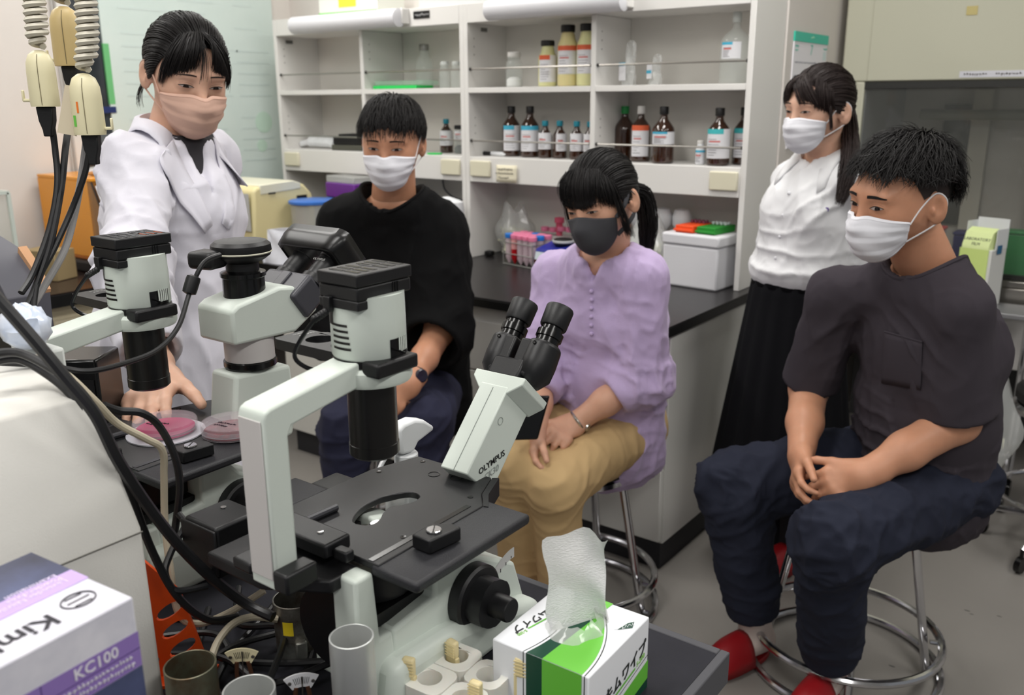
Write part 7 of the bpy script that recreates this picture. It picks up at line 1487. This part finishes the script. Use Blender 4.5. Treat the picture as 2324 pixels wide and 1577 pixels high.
for i in range(15):
    t = i/14; row = []
    for k in range(n+1):
        a = 2*math.pi*k/n; pl = (k*18/n) % 1.0; am = .004+.016*t; w0 = .132+.075*t; d0 = .108+.085*t; q = am*(abs(pl*2-1)-.5)+.006*t*math.sin(3*a)
        row.append(tuple(gx*(1)+A_(0, 0, wz0+(wz1-wz0)*t)+lf*(w0+q)*math.cos(a)+f*((d0+q)*math.sin(a)+.01)))
    rows_.append(row)
b = MB(); b.grid(rows_); b.build('skirt', SK, P, smooth=50, solid=.002)
b = MB(); wb = [tuple(gx+A_(0, 0, wz0-.004)+lf*.135*math.cos(a)+f*(.111*math.sin(a)+.01)) for a in np.linspace(0, 2*math.pi, 41)[:-1]]; b.tube(wb, .016, 8, closed=True, flat=.25, up=(1, 0, 0)) if False else b.grid([[(x, y, z+dz) for x, y, z in wb+[wb[0]]] for dz in (-.02, .012)]); b.build('waistband', SK, P, solid=.003)
TI = mat('navy_socks', (20, 20, 26), .85)
for s in 'LR':
    sock(P, J['an'+s], J['kn'+s], f, TI); slipper(P, J['an'+s], f if s == 'L' else nz(f+lf*-.1), RED)
q = trace(o, (ld((1880, 475, 2.55)))[None], (-f)[None])[0]; m_ = MB(); Mx = basis(Vector(tuple(q+f*.004)), tuple(-lf*-1), (0, 0, 1))
for k in range(5): m_.box(tuple(q+f*.004+lf*(.002*(k-2))+A_(0, 0, .0015*(k % 2))), (.0016, .0016, .009)); 
m_.box(tuple(q+f*.004+A_(0, 0, .001)), (.012, .0016, .0014)); m_.build('embroidered_mark', mat('violet_thread', (96, 70, 150), .7), P)
# ------------------------------------------------------------------ instructor in lab coat (left)
J = dict(pelvis=ld((385, 800, 2.03)), neck=ld((392, 300, 2.03)), head=ld((424, 166, 2.0)), shL=ld((478, 362, 2.16)), shR=ld((312, 378, 1.92)))
f = nz(A_(.95, .05, 0)); lf = A_(-f[1], f[0], 0); J['chest'] = J['pelvis']*.35+J['neck']*.65+f*.01
J['elR'] = reach(J['shR'], 306, 620, .27); J['wrR'] = reach(J['elR'], 350, 850, .25); J['elL'] = reach(J['shL'], 490, 600, .27, False); J['wrL'] = J['elL']+A_(.05, 0, -.22)
gx = A_(J['pelvis'][0], J['pelvis'][1], 0)
for s, q in (('L', 1), ('R', -1)): J['hip'+s] = J['pelvis']+lf*q*.08-A_(0, 0, .04); J['kn'+s] = gx+lf*q*.08+A_(0, 0, .48); J['an'+s] = gx+lf*q*.085+A_(0, 0, .09)-f*.02
P = person('person in white lab coat and pink mask standing at the rear microscope')
hd = Head(J['head'], (.96, -.28), R(20), R(4), J['neck'], sc=.94)
hR = hand(J['wrR'], ld((318, 945, 1.36))-J['wrR'], T3+.35*U3, False, curls=(.16, .16, .17, .2), thumb=(.55, .83, -.15), thc=.2, spread=.002, sc=1.06)
hL = hand(J['wrL'], A_(.2, 0, -1), -lf, True)
body = to_obj('body', base_body(J, f, hd, {'L': hL, 'R': hR}, arm=(.042, .038, .033, .024)), SKP, P)
hd.features(body, openh=.0034, browm=DB, gaze=(.001, -.0018), brow=.023)
hd.mask(P, MPK, MPK, w=70)
hc = pony_hair(hd, BH, P, (0, -.105, -.045), seed=16, n=2200)
lock(hd, BH, hc, [(-.012, .055, .102), (.0, .058, .103), (-.03, .05, .096)], [(-.022, .092, .04), (-.04, .084, .03), (-.06, .068, .014), (-.072, .046, -.012)], 420, 28, bulge=.018, wid=.0009, jit=.003)
lock(hd, BH, hc, [(.0, .058, .103), (.02, .055, .1), (.04, .048, .09)], [(.012, .095, .044), (.036, .086, .03), (.06, .068, .014), (.072, .046, -.012)], 420, 29, bulge=.018, wid=.0009, jit=.003)
lock(hd, BH, hc, [(.0, .058, .1)], [(-.008, .1, .02), (.014, .1, .016)], 10, 30, bulge=.016, wid=.0007)
lock(hd, BH, hc, [(.07, -.02, -.01), (.068, -.045, -.03)], [(.078, -.06, -.1), (.06, -.085, -.11)], 16, 33, bulge=.014, wid=.0006)
tw = hd.out(A_(0, -.11, -.05)[None])[0]; bundle(BH, hc, [hd.out(A_(0, -.085, -.04)[None])[0], tw, tw+A_(-.004, 0, -.05), tw+A_(-.0, 0, -.1)], 160, (.014, .02, .018, .008), 23)
COAT = mat('lab_coat_cotton', (218, 216, 226), .85, bump=.2, bscale=900, sheen=.2)
o, f, lf = torso_ops(J, f, (.148, .136, .136, .086), (.14, .13, .12, .078), lowz=-.02, shr=.047)
kn = gx+A_(0, 0, .42); o += [('u', ecap(J['pelvis'], kn, .175, .2, .16, .185, lf), .04)]
for s in 'LR': o += sleeve(J, s, 1.8, (.056, .058, .052), .039, k=.04)
o += neck_cut(J, hd, .06, f=f, depth=.01)+[('s', ecap(J['neck']+f*.07+A_(0, 0, .03), J['neck']*.35+J['chest']*.65+f*.145, .034, .006, .045, .035, lf), .006), ('s', halfspace(kn, A_(0, 0, 1), kn-.4, kn+A_(.4, .4, .0)), .004)]
cloth('lab_coat', o, .0062, COAT, P, [(.013, (9, 9, 3), 61), (.005, (18, 18, 9), 64)], [(J['elR'], .12), (J['shR'], .1)], [(J['elR'], nz(J['shR']-J['elR']), .11, 60, .012), (J['shR']-A_(0, 0, .05), nz(A_(0, 0, 1)+f*.5), .12, 50, .01)])
collar(P, J, o[:-1], f, lf, COAT, .064, .108, .042, .3, half=140)
for q in (1, -1):   # lapels
    pts = [J['neck']+f*.07+lf*q*.055+A_(0, 0, -.012), J['neck']*.7+J['chest']*.3+f*.13+lf*q*.05, J['chest']*.95+J['pelvis']*.05+f*.15+lf*q*.012]
    op = [J['neck']+f*.055+lf*q*.1+A_(0, 0, -.03), J['neck']*.62+J['chest']*.38+f*.115+lf*q*.118, J['chest']*.9+J['pelvis']*.1+f*.15+lf*q*.03]
    A1, B1_ = smooth_path([tuple(p) for p in pts], 6), smooth_path([tuple(p) for p in op], 6); b = MB(); rows2 = []
    for i in range(len(A1)):
        row = []
        for k in range(6):
            z = npv(A1[i].lerp(B1_[i], k/5)); pr = trace(o[:-1], (z+f*.12)[None], (-f)[None])[0]; row.append(tuple(pr+f*(.006+.004*(k == 5))))
        rows2.append(row)
    b.grid(rows2); b.build('lapel', COAT, P, smooth=60, solid=.0025)
b = MB(); wq = J['neck']*.75+J['chest']*.25+f*.045; INN = mat('dark_inner_top', (40, 38, 42), .8)
cloth('inner_top', [('u', ecap(J['chest']-A_(0, 0, .02), J['neck']-A_(0, 0, .03), .14, .09, .11, .075, lf), 0)]+neck_cut(J, hd, .062), .008, INN, P)
TRO = mat('grey_trousers', (70, 70, 76), .85)
trousers(J, f, lf, TRO, P, r=(.085, .066, .06, .058), h=.009)
for s in 'LR': slipper(P, J['an'+s], f, RED)
